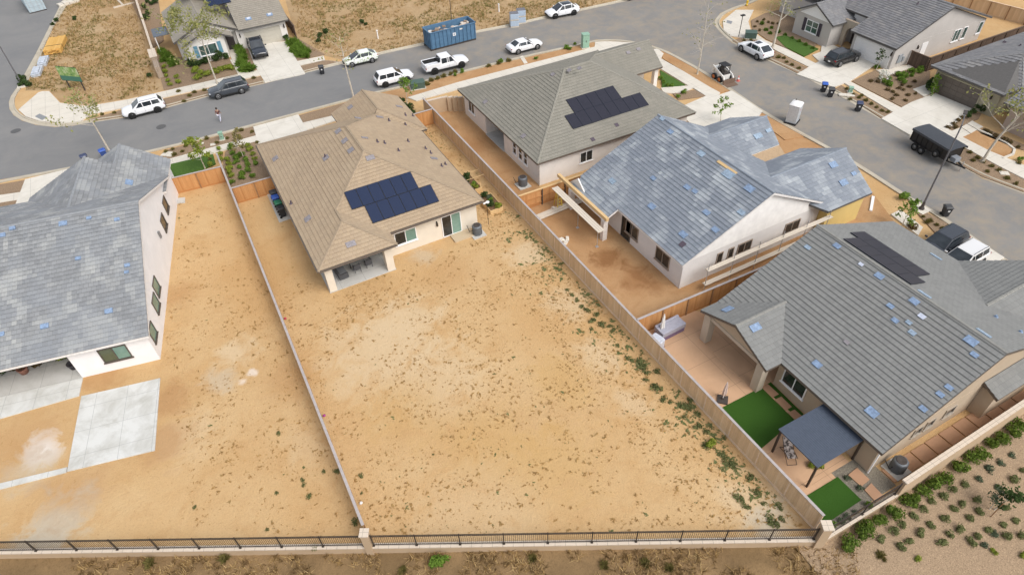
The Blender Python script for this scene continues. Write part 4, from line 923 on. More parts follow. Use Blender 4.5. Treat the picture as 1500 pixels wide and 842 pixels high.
fence('board_fence', 'brown board fence on right side of greige house', (15.5,95.2), (15.6,110), 1.8, FENCE_D, FENCE_D, FENCE_D, 2.44, -1)

def run_wall(name, label, p0, p1, z0, z1, th, mat, cap, cap_w=.3, cat='wall'):
    p0 = Vector((*p0,0)); p1 = Vector((*p1,0)); d = p1-p0; L = d.length
    t = thing(name, label, cat, p0, math.atan2(d.y,d.x))
    MB().box(0, L, -th/2, th/2, z0, z1-.08).build('block_wall', mat, t)
    MB().box(-.02, L+.02, -cap_w/2, cap_w/2, z1-.08, z1).build('cap', cap, t)
    return t, L
def pilaster(t, x, z0, z1, s=.42):
    o = MB().box(x-s/2, x+s/2, -s/2, s/2, z0, z1-.1).build('pilaster', WALLST, t)
    MB().box(x-s/2-.05, x+s/2+.05, -s/2-.05, s/2+.05, z1-.1, z1).build('pilaster_cap', CAPST, o)
def iron(name, label, p0, p1, z0, h, bay=2.42):
    p0 = Vector((*p0,0)); p1 = Vector((*p1,0)); d = p1-p0; L = d.length
    t = thing(name, label, 'fence', (p0.x,p0.y,z0), math.atan2(d.y,d.x)); n = max(1, round(L/bay)); b = L/n
    for i in range(n):
        mb = MB(); m = round(b/.115)
        for k in range(1, m): x = i*b+k*b/m; mb.box(x-.008, x+.008, -.008, .008, .1, h-.02)
        mb.build('picket_panel', BRONZE, t)
        for z in (.1, h-.16, h-.03): MB().box(i*b+.02, (i+1)*b-.02, -.019, .019, z, z+.035).build('rail', BRONZE, t)
    for i in range(n+1):
        x = min(max(i*b,.03), L-.03)
        o = MB().box(x-.03, x+.03, -.03, .03, 0, h+.03).build('post', BRONZE, t); MB().box(x-.07, x+.07, -.07, .07, 0, .05).build('post_foot', BRONZE, o)
    return t
u = Vector((22.6+19.44, 7.33-30.14, 0)).normalized()
RP = lambda s: (-19.44+u.x*s, 30.14+u.y*s)
sP = (Vector((-.28,19.62,0))-Vector((-19.44,30.14,0))).length; LR = (Vector((22.5,7.4,0))-Vector((-19.44,30.14,0))).length
t, L = run_wall('rear_wall', 'low tan block wall with pale cap along bottom of dirt yards', RP(-25), RP(LR), -.75, .1, .22, WALLST, CAPST, .32)
pilaster(t, 25+sP, -.75, 1.72); pilaster(t, 25+LR-.1, -.75, 1.72, .5)
iron('iron_fence', 'dark iron picket fence on rear wall left of the pilaster', RP(-22), RP(sP-.25), .1, 1.22)
iron('iron_fence', 'long dark iron picket fence on rear wall right of the middle pilaster', RP(sP+.25), RP(LR-.4), .1, 1.22)
t, L = run_wall('side_wall', 'low tan wall under the short iron fence at turf yard corner', (22.8,7.35), (28.5,7.22), -.75, .1, .22, WALLST, CAPST, .32)
iron('iron_fence', 'short dark iron fence on low wall beside small turf square', (22.95,7.35), (28.4,7.22), .1, 1.22)
t, L = run_wall('side_wall', 'taller tan block wall with pale cap along stepping pavers', (28.5,7.2), (62,7.4), -.9, 1.45, .22, WALLST, CAPST, .34)
t, L = run_wall('yard_wall', 'tan block wall with stepped cap beside olive roof house', (22.75,64.9), (24.7,64.75), 0, 1.8, .2, WALLST, CAPST, .26)
for i in range(4):
    MB().box(1.95+i*.52, 2.47+i*.52, -.1-i*.29, .1-i*.29, 0, 1.68).build('block_wall', WALLST, t); MB().box(1.95+i*.52, 2.47+i*.52, -.13-i*.29, .13-i*.29, 1.685, 1.76).build('cap', CAPST, t)
    MB().box(2.3+i*.52, 2.47+i*.52, -.1-i*.29-.29, -.1-i*.29, 0, 1.67).build('block_wall', WALLST, t)
t, L = run_wall('yard_wall', 'long thin block wall with pale cap beside dry lot at top left', (-2.87,98.6), (-2.87,135), 0, 1.75, .2, WALLST, CAPST, .28)
t = thing('stone_pillar_wall', 'short stone veneered wall end beside the greige house', 'wall', (-3.0,95.2,0))
MB().box(-.32,.32,-2.7,2.6,0,1.5).build('stone_block', STONE, t); MB().box(-.4,.4,-.1,2.7,1.5,1.85).build('stone_head', STONE, t); MB().box(-.46,.46,-.16,2.76,1.85,1.93).build('cap', CAPST, t)
# ---------------------------------------------------------------- vehicles
def lerp(a, b, t): return a+(b-a)*t
def patch(mb, Q, u0, u1, v0, v1, off, mi=0, nu=1, trim=0):
    P00, P10, P11, P01 = Q
    f = lambda u, v: P00.lerp(P10,u).lerp(P01.lerp(P11,u), v)
    n = (P10-P00).cross(P01-P00).normalized()*off
    mb.add([f(u0+trim*0,v0)+n, f(u1,v0)+n, f(u1-trim,v1)+n, f(u0+trim,v1)+n], [(0,1,2,3)], mi)
KIND = {   # L, stations (x, zlow, ztop, halfw), cabin: rear base, rear roof, front roof, front base, roof z, roof halfw, wheel x rear/front, wheel r
 'suv': dict(st=[(-2.36,.50,.86,.80),(-2.30,.36,1.02,.88),(-1.9,.30,1.07,.93),(-.8,.27,1.07,.945),(.5,.27,1.05,.945),(1.05,.27,1.04,.94),(1.6,.28,1.0,.93),(2.1,.32,.93,.89),(2.30,.42,.82,.80),(2.37,.48,.70,.70)],
   cab=(-2.30,-1.85,.2,1.2,1.67,.70), wx=(-1.38,1.42), wr=.37, doors=(-1.95,-1.05,-.12,.82)),
 'sedan': dict(st=[(-2.42,.50,.82,.78),(-2.34,.36,.97,.86),(-1.9,.29,1.00,.90),(-.8,.24,.96,.92),(.5,.24,.93,.92),(1.0,.25,.91,.91),(1.6,.27,.87,.90),(2.1,.31,.80,.86),(2.33,.40,.72,.76),(2.42,.46,.62,.64)],
   cab=(-1.9,-1.0,.15,1.08,1.44,.67), wx=(-1.42,1.46), wr=.345, doors=(-1.35,-1.0,-.12,.75)),
 'hatch': dict(st=[(-2.2,.50,.86,.76),(-2.14,.36,1.02,.83),(-1.8,.29,1.03,.87),(-.8,.25,.99,.88),(.5,.25,.96,.88),(1.0,.26,.93,.87),(1.6,.28,.86,.85),(2.0,.32,.78,.80),(2.2,.42,.70,.70),(2.27,.46,.60,.6)],
   cab=(-2.1,-1.15,.15,1.48,1.50,.65), wx=(-1.3,1.4), wr=.32, doors=(-1.5,-.95,-.05,.95)),
 'coupe_suv': dict(st=[(-2.42,.52,.92,.80),(-2.34,.36,1.08,.90),(-1.9,.30,1.10,.96),(-.8,.27,1.06,.98),(.5,.27,1.03,.98),(1.1,.27,.99,.97),(1.7,.28,.92,.95),(2.2,.32,.82,.90),(2.42,.42,.72,.80),(2.5,.48,.62,.68)],
   cab=(-2.32,-1.25,.25,1.42,1.66,.72), wx=(-1.42,1.52), wr=.39, doors=(-1.6,-1.05,-.1,.9)),
 'van': dict(st=[(-2.5,.50,.90,.84),(-2.44,.34,1.08,.92),(-1.9,.28,1.10,.98),(-.8,.26,1.08,.99),(.5,.26,1.06,.99),(1.3,.27,1.03,.98),(1.9,.28,.96,.95),(2.3,.34,.86,.88),(2.5,.44,.74,.76),(2.56,.5,.64,.66)],
   cab=(-2.44,-2.25,.45,1.7,1.78,.80), wx=(-1.5,1.6), wr=.36, doors=(-2.1,-1.1,.0,1.0)),
 'pickup': dict(st=[(-2.92,.62,1.02,.90),(-2.86,.46,1.06,.96),(-2.0,.42,1.06,.98),(-.75,.40,1.06,.99),(.4,.40,1.10,.99),(1.15,.40,1.12,.98),(1.8,.42,1.12,.97),(2.5,.44,1.05,.94),(2.84,.52,.95,.88),(2.92,.58,.84,.80)],
   cab=(-.97,-.8,.55,1.36,1.90,.76), wx=(-1.80,1.86), wr=.43, doors=(-.72,-.0,.2,1.0)),
}
def make_car(name, label, kind, pnt, loc, rz, roofm=None, rim=None, clad=CLAD, glassroof=False, group=None, rails=True):
    K = KIND[kind]; t = thing(name, label, 'pickup truck' if kind == 'pickup' else 'van' if kind == 'van' else 'car', loc, rz, group); rim = rim or RIMS
    def sec(x, zl, zt, w):
        m = lerp(zl, zt, .55)
        return [(x,-w*.80,zl),(x,-w*.97,zl+.10),(x,-w,m),(x,-w*.965,zt-.07),(x,-w*.86,zt),(x,0,zt+.055),(x,w*.86,zt),(x,w*.965,zt-.07),(x,w,m),(x,w*.97,zl+.10),(x,w*.80,zl)]
    rings = [sec(*s) for s in K['st']]; n = len(rings[0]); v = [p for r in rings for p in r]; f = []
    for i in range(len(rings)-1):
        for k in range(n-1): f.append((i*n+k, (i+1)*n+k, (i+1)*n+k+1, i*n+k+1))
        f.append((i*n+n-1,(i+1)*n+n-1,(i+1)*n,i*n))
    f = [q[::-1] for q in f]
    mb = MB(); mb.add(v, f, 0, True); mb.add(rings[0], [tuple(range(n))], 0); mb.add(rings[-1], [tuple(range(n))[::-1]], 0)
    xb0, xr0, xr1, xb1, zr, wr_ = K['cab']
    def at(x):
        st = K['st']
        for a, b in zip(st, st[1:]):
            if a[0] <= x <= b[0]: u = (x-a[0])/(b[0]-a[0]); return lerp(a[2],b[2],u), lerp(a[3],b[3],u)
        return st[-1][2], st[-1][3]
    zb0, w0 = at(xb0); zb1, w1 = at(xb1); w0 *= .955; w1 *= .93
    B = [Vector((xb0,-w0,zb0-.03)), Vector((xb1,-w1,zb1-.03)), Vector((xb1,w1,zb1-.03)), Vector((xb0,w0,zb0-.03))]
    T = [Vector((xr0,-wr_,zr-.04)), Vector((xr1,-wr_,zr-.03)), Vector((xr1,wr_,zr-.03)), Vector((xr0,wr_,zr-.04))]
    cm = (T[0]+T[1])/2; N_ = 5
    # roof with a little crown
    rv = []; 
    for i in range(N_):
        u = i/(N_-1); x = lerp(xr0, xr1, u); zc = zr-.035+.045*math.sin(math.pi*(.15+.7*u))
        rv += [(x,-wr_,zr-.04+.01*math.sin(math.pi*u)),(x,-wr_*.8,zc),(x,0,zc+.015),(x,wr_*.8,zc),(x,wr_,zr-.04+.01*math.sin(math.pi*u))]
    rf = [(i*5+k,(i+1)*5+k,(i+1)*5+k+1,i*5+k+1) for i in range(N_-1) for k in range(4)]
    mb.add(B+T, [(0,1,5,4),(2,3,7,6),(1,2,6,5),(3,0,4,7),(4,5,6,7)], 0)
    body = mb.build('body', pnt, t, bevel=.07)
    if glassroof or roofm: MB().add([(lerp(xr0,xr1,.06+.9*(p[0]-xr0)/(xr1-xr0)), p[1]*.88, p[2]+.012) for p in rv], rf, 0, True).build('roof_panel', AUTOGL if glassroof else roofm, t)
    elif kind == 'coupe_suv': MB().box(lerp(xr0,xr1,.45),lerp(xr0,xr1,.9),-.42,.42,zr-.035,zr-.015).build('sunroof', AUTOGL, t)
    MB(). add([q.copy() for q in []], [])
    Qf = (B[1],B[2],T[2],T[1]); Qr = (B[3],B[0],T[0],T[3])
    g = MB(); patch(g, Qf, .04,.96,.10,.94,.012, trim=.0); g.build('windscreen', AUTOGL, t)
    g = MB(); patch(g, Qr, .08,.92,.16 if kind != 'pickup' else .3,.92,.012); g.build('rear_window', AUTOGL, t)
    d0, d1, d2, d3 = K['doors']
    for s in (0,1):
        Q = (B[0],B[1],T[1],T[0]) if s == 0 else (B[2],B[3],T[3],T[2])
        Lb = xb1-xb0
        cuts = [(d0,d1-.04),(d1+.04,d2-.03),(d2+.05,d3)] if d1-d0 > .3 else [(d1,d2-.03),(d2+.05,d3)]
        for a, b in cuts:
            def ub(x): 
                z = (x-xb0)/Lb; return min(max(z,.03),.97)
            lo = [ub(a), ub(b)]; Lt = xr1-xr0
            hi = [min(max((a-xr0)/Lt,.03),.97), min(max((b-xr0)/Lt,.03),.97)]
            if s: lo = [1-x for x in lo][::-1]; hi = [1-x for x in hi][::-1]
            fq = lambda u, w, v: Q[0].lerp(Q[1],u).lerp(Q[3].lerp(Q[2],w), v)
            q = [fq(lerp(lo[0],hi[0],.14),lerp(lo[0],hi[0],.14),.14), fq(lerp(lo[1],hi[1],.14),lerp(lo[1],hi[1],.14),.14), fq(hi[1],hi[1],.88), fq(hi[0],hi[0],.88)]
            nn = (Q[1]-Q[0]).cross(Q[3]-Q[0]).normalized()*.012
            MB().add([p+nn for p in q], [(0,1,2,3)]).build('side_window', AUTOGL, t)
        # door seams, handles, mirrors
        sg = -1 if s == 0 else 1
        dm = MB()
        for x in (d1, d2, d3+.12):
            z_, w_ = at(min(x, 1.2)); dm.box(x-.006, x+.006, sg*w_-.002 if sg > 0 else sg*w_-.006, sg*w_+.006 if sg > 0 else sg*w_+.002, .5, z_-.14)
        dm.build('door_seam', CLAD, t)
        z_, w_ = at(d3); MB().obox((d3+.02, sg*(w_+.10), z_+.10),(1,0,0),(0,1,0),(0,0,1),.06,.11,.07).build('mirror', pnt, t, bevel=.02)
        st = K['st']; zf, wf = at(st[-3][0]+.05)
        MB().obox((st[-3][0]+.10, sg*(wf-.17), zf-.12),(.9,-sg*.4,0),(sg*.4,.9,0),(0,0,1),.13,.12,.055).build('headlight', LENS, t)
        zk, wk = at(st[1][0]); MB().obox((st[1][0]-.0, sg*(wk-.14), zk-.13),(1,0,0),(0,1,0),(0,0,1),.045,.13,.075 if kind != 'pickup' else .13).build('taillight', TAIL, t)
        z2, w2 = at(0); a_, b_ = K['wx']
        MB().box(a_+K['wr']+.1, b_-K['wr']-.1, sg*w2*.95-.05, sg*w2*.95+.05, K['st'][4][1]-.0, K['st'][4][1]+.13).build('side_skirt', clad, t)
        for x in (a_, b_):
            zz, ww = at(x); r = K['wr']
            MB().lathe([(r+.0,-.02),(r+.075,-.02),(r+.075,.022),(r,.022)], (x, sg*(ww-.005), r), 20, 0, 'y').build('wheel_arch', clad, t)
            MB().lathe([(r+.03,0),(r+.03,.012),(0,.012)], (x, sg*(ww-.004), r), 20, 0, 'y').build('wheel_well', CLAD, t) if sg < 0 else MB().lathe([(0,-.012),(r+.03,-.012),(r+.03,0)], (x, sg*(ww-.004), r), 20, 0, 'y').build('wheel_well', CLAD, t)
            wh = MB().lathe([(r*.6,-.12),(r*.93,-.12),(r,-.085),(r,.085),(r*.93,.12),(r*.6,.12)], (x, sg*(ww-.075), r), 22, 0, 'y').build('wheel', RUB, t)
            rm = MB(); cy = sg*(ww+.043)
            rm.lathe([(0,-.012),(r*.18,-.012),(r*.18,.012),(0,.012)], (x,cy,r), 10, 0, 'y'); rm.lathe([(r*.56,-.02),(r*.66,-.02),(r*.66,.014),(r*.56,.014)], (x,cy,r), 20, 0, 'y')
            for q in range(5):
                an = q*2*math.pi/5+.3; e = Vector((math.cos(an),0,math.sin(an))); rm.obox(Vector((x,cy,r))+e*(r*.36), e, (0,1,0), e.cross(Vector((0,1,0))), r*.24, .012, r*.085)
            rm.build('rim', rim, wh)
    st = K['st']; zf, wf = at(st[-2][0])
    MB().obox((st[-1][0]-.02,0,(st[-1][1]+st[-1][2])/2+.02),(1,0,0),(0,1,0),(0,0,1),.035,wf*.62,.07 if kind != 'pickup' else .13).build('grille', CLAD, t)
    MB().obox((st[-1][0]-.03,0,st[-1][1]-.02),(1,0,0),(0,1,0),(0,0,1),.06,wf*.9,.055).build('front_bumper', clad, t)
    MB().obox((st[0][0]+.0,0,st[0][1]-.02),(1,0,0),(0,1,0),(0,0,1),.06,st[0][3]*.95,.06).build('rear_bumper', clad if kind != 'pickup' else CHROME, t)
    MB().obox((st[0][0]-.012,0,st[0][2]-.2),(1,0,0),(0,1,0),(0,0,1),.012,.16,.075).build('number_plate', WHITE, t)
    if kind in ('suv',) and rails:
        for s in (-1,1): MB().tube([(xr0+.15,s*(wr_-.04),zr-.02),(xr0+.25,s*(wr_-.04),zr+.05),(xr1-.2,s*(wr_-.04),zr+.055),(xr1-.05,s*(wr_-.04),zr-.01)], .02, 6).build('roof_rail', CLAD, t)
    if kind == 'pickup':
        bd = MB()
        bd.box(-2.84,-.98,-.78,.78,1.082,1.10); bd.build('bed_liner', CLAD, t)
        for s in (-1,1): MB().box(-2.86,-.9,s*.90-.09,s*.90+.09,.98,1.36).build('bed_side', pnt, t, bevel=.03)
        MB().box(-2.93,-2.83,-.80,.80,.7,1.35).build('tailgate', pnt, t, bevel=.02)
        for s in (-1,1): MB().box(-2.82,-.95,s*.80-.012,s*.80+.012,1.1,1.34).build('liner_side', CLAD, t)
        MB().box(-.98,-.93,-.8,.8,1.08,1.35).build('bed_front', CLAD, t)
    return t
def park(pr, pf, w=.82, near=True):
    """pixels of the rear and front wheel contact on the side nearest the camera -> centre, heading"""
    a = G(*pr, 0); b = G(*pf, 0); m = (a+b)/2; d = (b-a).normalized(); p = Vector((-d.y,d.x,0))
    if p.dot(m) < 0: p = -p
    return m+p*w*(1 if near else 0), math.atan2(d.y,d.x)
RZ = .006
def put(name, label, kind, pnt, pr, pf, near=True, dx=0, **kw):
    c, rz = park(pr, pf, near=near); c = c+Vector((math.cos(rz),math.sin(rz),0))*dx; return make_car(name, label, kind, pnt, (c.x,c.y,kw.pop('z',RZ)), rz, **kw)
put('parked_suv', 'white SUV with black wheels parked by the corner sidewalk', 'suv', P_WHITE, (234,164.3), (195,174.2), rim=RIMK)
put('parked_suv', 'dark grey SUV with silver wheels parked below the plane tree', 'suv', P_GREY, (355,137.3), (322,145.2))
put('pickup_truck', 'dark grey pickup truck parked in the beige garage driveway', 'pickup', P_NAVY, (374,66), (385,91), near=False, z=.135)
put('parked_hatchback', 'white hatchback with green leafy wrap parked by dry lot', 'hatch', P_WRAP, (547,92), (516.5,99), roofm=P_WHITE)
put('parked_suv', 'white SUV with black cladding parked behind the white pickup', 'suv', P_WHITE, (564,128.5), (597.5,120.3), rim=RIMK, rails=False)
put('pickup_truck', 'white pickup truck with black bed liner parked across from dumpster', 'pickup', P_WHITE, (635.5,109.5), (677,99.5), rim=RIMK)
put('parked_sedan', 'white sedan with dark rear window parked right of the white pickup', 'sedan', P_WHITE, (757.5,80.5), (788,72.5))
put('parked_crossover', 'white crossover with dark glass roof at top of far kerb', 'coupe_suv', P_WHITE, (841,22.5), (813,28), rim=RIMK, glassroof=True)
put('parked_suv', 'dark car cut off by the top edge of the photo', 'suv', P_GREY, (951,-5.5), (919,2.0))
put('parked_crossover', 'white crossover with dark sunroof parked by tall pale trunk', 'coupe_suv', P_WHITE, (1110,88.8), (1085.5,75.5))
put('parked_suv', 'black SUV parked in white garage driveway', 'suv', P_BLACK, (1225,101), (1254.5,91), z=.135)
def putw(name, label, kind, pnt, px, py, rz, **kw):
    c = G(px, py, .13); return make_car(name, label, kind, pnt, (c.x,c.y,.135), rz, **kw)
putw('parked_suv', 'dark SUV nosed into driveway beside silver white car', 'suv', P_NAVY, 1375, 366, R_(182))
putw('parked_suv', 'silver white car in driveway partly behind grey roof', 'suv', P_SILV, 1404, 389, R_(182))
# ---------------------------------------------------------------- street furniture and yard things
def at0(px, py, z=0): p = G(px, py, z); return (p.x, p.y, z)
def lamp(label, px, py, H, rz, arm=1.7):
    t = thing('street_lamp', label, 'street lamp', at0(px,py,.12), rz)
    MB().lathe([(.0,0),(.24,0),(.24,.12),(.17,.2),(.12,.5),(.10,.75),(.085,.8)], n=12).build('base', FDARK, t)
    MB().tube([(0,0,.7),(0,0,H*.5),(0,0,H)], [.085,.072,.055], 10).build('pole', simple('grey_lamp_paint',(.13,.13,.14),.5), t)
    MB().tube([(0,0,H-.1),(arm*.4,0,H+.1),(arm,0,H+.18)], [.045,.04,.035], 8).build('arm', simple('grey_lamp_paint',(.13,.13,.14),.5), t)
    o = MB().obox((arm+.25,0,H+.18),(1,0,0),(0,1,0),(0,0,1),.36,.15,.05).build('lamp_head', FDARK, t, bevel=.02); MB().box(arm+.05,arm+.5,-.1,.1,H+.115,H+.128).build('lens', LENS, o)
lamp('tall grey street lamp on kerb near trailer', 1349.5, 306, 8.4, R_(30)); lamp('dark street lamp pole at left corner of the side street', 33, 125, 7.5, R_(140))
MB_ = None
slab('lamp_footing', [[(x+dx, y+dy) for dx, dy in ((-.6,-.6),(.6,-.6),(.6,.6),(-.6,.6))] for x, y, _ in (at0(1349.5,306,.12), at0(33,125,.12))], 0, .128, CONC)
t = thing('sign_lamp', 'slim black lamp post with flat head on the east corner', 'lamp post', at0(1082,54,.12)); MB().tube([(0,0,0),(0,0,2.75)], .045, 8).build('pole', BLACKM, t); MB().box(-.28,.28,-.2,.2,2.75,2.86).build('lamp_head', BLACKM, t)

# wheelie bins
def bin_(label, px, py, rz, lid, z=RZ, group=None, body=None, loc=None):
    t = thing('wheelie_bin', label, 'bin', loc or at0(px,py,z), rz, group)
    b = [(-.22,-.24,.06),(.22,-.24,.06),(.22,.24,.06),(-.22,.24,.06),(-.31,-.31,1.0),(.31,-.31,1.0),(.31,.31,1.0),(-.31,.31,1.0)]
    MB().add(b, [(3,2,1,0),(4,5,6,7),(0,1,5,4),(1,2,6,5),(2,3,7,6),(3,0,4,7)]).box(-.33,.33,-.33,.33,.93,1.0).build('bin_body', body or BINK, t, bevel=.015)
    MB().add([(-.34,-.35,1.0),(.34,-.35,1.0),(.34,.36,1.0),(-.34,.36,1.0),(-.26,-.24,1.09),(.26,-.24,1.09),(.26,.26,1.11),(-.26,.26,1.11)], [(4,5,6,7),(0,1,5,4),(1,2,6,5),(2,3,7,6),(3,0,4,7)]).build('lid', lid, t)
    for s in (-1,1): MB().lathe([(0,-.03),(.12,-.03),(.12,.03),(0,.03)], (s*.26,.24,.12), 12, 0, 'x').build('wheel', RUB, t)
    MB().tube([(-.24,.37,.98),(.24,.37,.98)], .02, 6).build('handle', BINK, t)
    MB().box(-.09,.09,-.335,-.318,.62,.78).build('label_plate', simple('bin_decal',(.55,.55,.55)), t)
    return t
BINK = simple('black_bin_plastic', (.025,.026,.03), .55); LIDK = simple('charcoal_lid', (.06,.062,.065), .6); LIDB = simple('blue_lid', (.03,.10,.42), .5); LIDG = simple('green_lid', (.02,.17,.09), .5); LIDN = simple('navy_lid', (.04,.055,.12), .5); BING = simple('dark_green_bin', (.02,.08,.05), .55)
bin_('black bin at kerb beside the hatchback', 472.5, 108.5, R_(-10), LIDK)
bin_('black bin with bright blue lid on the east kerb', 1205.5, 134.5, R_(-45), LIDB)
bin_('black bin with grey lid right of the blue lidded one', 1215.5, 142, R_(-45), LIDK)
bin_('dark bin with navy lid standing alone on east kerb', 1256, 163, R_(-45), LIDN)
bin_('black bin tilted at kerb below the tall grey lamp', 1383, 316, R_(-30), LIDK)
for i, (lb, m, b) in enumerate((('dark bin first from the rear in the row beside tan house', LIDK, None), ('blue lidded bin in the row beside tan house', LIDB, simple('blue_bin',(.03,.07,.25))), ('green lidded bin in the row beside tan house', LIDG, BING), ('black lidded bin nearest camera in the row beside tan house', BINK, None))):
    p = G((403.5,406.5,410.5,414.5)[i], (293.5,301,309,317)[i], .06); bin_(lb, 0, 0, R_(90), m, body=b, loc=(p.x+.05,p.y,.06))
bin_('blue bin standing in street beyond white house roof', 155, 232, R_(-80), LIDB, body=simple('blue_bin',(.03,.07,.25)))
bin_('dark bin in street behind white house roof, left of blue bin', 128, 240, R_(-80), LIDN)

# roll-off dumpster
t = thing('rolloff_dumpster', 'long blue roll-off dumpster full of debris by the dry lot', 'dumpster', (29.95,80.72,RZ), R_(.7))
DB = simple('dumpster_blue', (.10,.20,.32), .55, .2, .18, 2); mb = MB()
mb.box(0,6.7,0,.06,.25,2.4).box(0,6.7,2.34,2.4,.25,2.4).box(6.64,6.7,.06,2.34,.25,2.4).box(0,.06,.06,2.34,.25,2.4).box(.06,6.64,.06,2.34,.25,.33); mb.build('tub', DB, t)
for s, y in ((-1,-.05),(1,2.45)):
    for i in range(12): MB().box(.1+i*.585,.2+i*.585, y-.05,y+.05,.28,2.36).build('rib', DB, t)
mb = MB().box(-.06,6.76,-.09,.03,2.36,2.46).build('top_rail', DB, t); MB().box(-.06,6.76,2.37,2.49,2.36,2.46).build('top_rail', DB, t); MB().box(-.08,.05,-.09,2.49,2.36,2.46).build('top_rail', DB, t); MB().box(6.66,6.79,-.09,2.49,2.36,2.46).build('top_rail', DB, t)
MB().box(-.1,6.7,.05,.2,0,.25).build('skid', FDARK, t); MB().box(-.1,6.7,2.2,2.35,0,.25).build('skid', FDARK, t)
MB().box(3.25,3.68,-.112,-.1,1.35,1.75).build('white_placard', WHITE, t); MB().box(3.34,3.58,-.118,-.1125,1.45,1.65).box(3.42,3.5,-.12,-.1185,1.5,1.66).build('placard_mark', simple('placard_grey',(.3,.34,.4)), t)
for i in range(4): MB().box(-.09,-.03,.3+i*.6,.38+i*.6,.3,2.3).build('end_rib', DB, t)
mb = MB(); random.seed(3)
for i in range(60):
    a = random.uniform(0,3); mb.obox((random.uniform(.4,6.3),random.uniform(.4,2.0),1.5+random.uniform(0,.45)+ (.3 if i%7==0 else 0)), (math.cos(a),math.sin(a),random.uniform(-.2,.2)), (-math.sin(a),math.cos(a),0),(0,0,1),random.uniform(.1,.6),random.uniform(.06,.25),random.uniform(.03,.15), i%3)
mb.box(.1,6.6,.1,2.3,.35,1.5,1)
o = mb.build('debris_heap', [simple('pale_debris',(.55,.45,.36)), simple('brown_debris',(.30,.22,.16)), simple('white_debris',(.72,.68,.62))], t); tag(o, kind='stuff')

# stacked wrapped crates on the kerb
for (x, y, z, lb, mirror) in ((43.3,82.1,0,'lower pale blue crate of left stack at kerb',0),(43.3,82.1,.95,'upper pale blue crate of left stack at kerb',0),(44.75,82.7,0,'lower pale blue crate of right stack at kerb',0),(44.75,82.7,.95,'upper pale blue crate of right stack at kerb',0)):
    t = thing('wrapped_crate', lb, 'crate', (x,y,RZ+z), R_(-20)); MB().box(-.6,.6,-.5,.5,.14,.9).build('wrapped_load', simple('pale_blue_wrap',(.42,.50,.60),.35), t, bevel=.04)
    for yy in (-.45,0,.45): MB().box(-.6,.6,yy-.05,yy+.05,0,.14).build('pallet_runner', PLANKG, t)
    MB().box(-.58,.58,-.48,.48,.9,.945).build('top_sheet', simple('grey_top_sheet',(.16,.16,.18)), t)

# shipping container, top left
t = thing('shipping_container', 'pale blue shipping container on the side street', 'container', (-17.2,129.2,RZ), R_(100.5))
CB = simple('pale_container_blue', (.42,.50,.54), .6, .1, .1, 2); mb = MB().box(0,6,-1.2,1.2,.15,2.55); mb.build('box_body', CB, t)
for i in range(20):
    for s in (-1,1): MB().box(.15+i*.29,.28+i*.29,s*1.2-.03,s*1.2+.03,.25,2.5).build('corrugation', CB, t)
for y in (-.9,-.35,.35,.9): MB().box(-.05,-.01,y-.025,y+.025,.2,2.5).build('lock_rod', ALU, t)
MB().box(-.03,0,-1.2,1.2,.9,.96).box(-.03,0,-1.2,1.2,1.6,1.66).build('door_bar', CB, t); MB().box(0,6,-1.22,1.22,0,.15).build('base_frame', FDARK, t)
# lumber and bags on dry lot
for i, (c, L, w, h, lb) in enumerate((((-14.9,111.4),5.2,2.2,.75,'yellow lumber stack beside the side street'),)):
    t = thing('lumber_stack', lb, 'lumber', (*c,.01), R_(80)); mb = MB()
    for r in range(5):
        for k in range(8): mb.box(-L/2+random.uniform(0,.25), L/2-random.uniform(0,.3), -w/2+k*w/8+.01, -w/2+(k+1)*w/8-.01, .1+r*.13, .1+r*.13+.12)
    mb.build('plank_bundle', boards('yellow_planks', [(.62,.36,.10),(.70,.43,.14),(.58,.32,.085)]), t); MB().box(-1.6,-1.5,-w/2,w/2,0,.095).build('bearer', FPOST, t); MB().box(1.5,1.6,-w/2,w/2,0,.095).build('bearer', FPOST, t)
    MB().box(-1.0,-.93,-w/2-.02,w/2+.02,.1,.77).build('strap', BLACKM, t)
for j, (px, py, lb) in enumerate(((65,93,'upper grey wrapped pallet in front of lumber stack'),(56,108,'lower grey wrapped pallet nearest the lamp pole'))):
    t = thing('wrapped_pallet', lb, 'pallet', at0(px,py,.01), R_(82)); MB().box(-1.4,1.4,-.55,.55,.12,.5).box(-1.1,.9,-.4,.45,.5,.66).build('wrapped_load', simple('grey_wrap',(.48,.52,.58),.35,0,.25,3), t, bevel=.05); MB().box(-1.35,1.35,-.5,.5,0,.115).build('pallet_base', PLANKG, t)
for px, py, lb, s in ((101,6,'grey block pile at top of dry lot',1.6),):
    t = thing('block_pile', lb, 'pile', at0(px,py), R_(20)); [MB().box(-s+i*.8,-s+.75+i*.8,-.6,.6,0,.35+.1*(i%2)).build('block', CONC, t) for i in range(4)]
t = thing('wooden_post', 'white timber cross laid on dry lot', 'timber', at0(182,9), R_(10)); MB().box(-1.6,1.6,-.12,.12,0,.2).build('beam', PLANKG, t); MB().box(-.25,.05,.13,3.2,0,.18).build('beam', PLANKG, t)
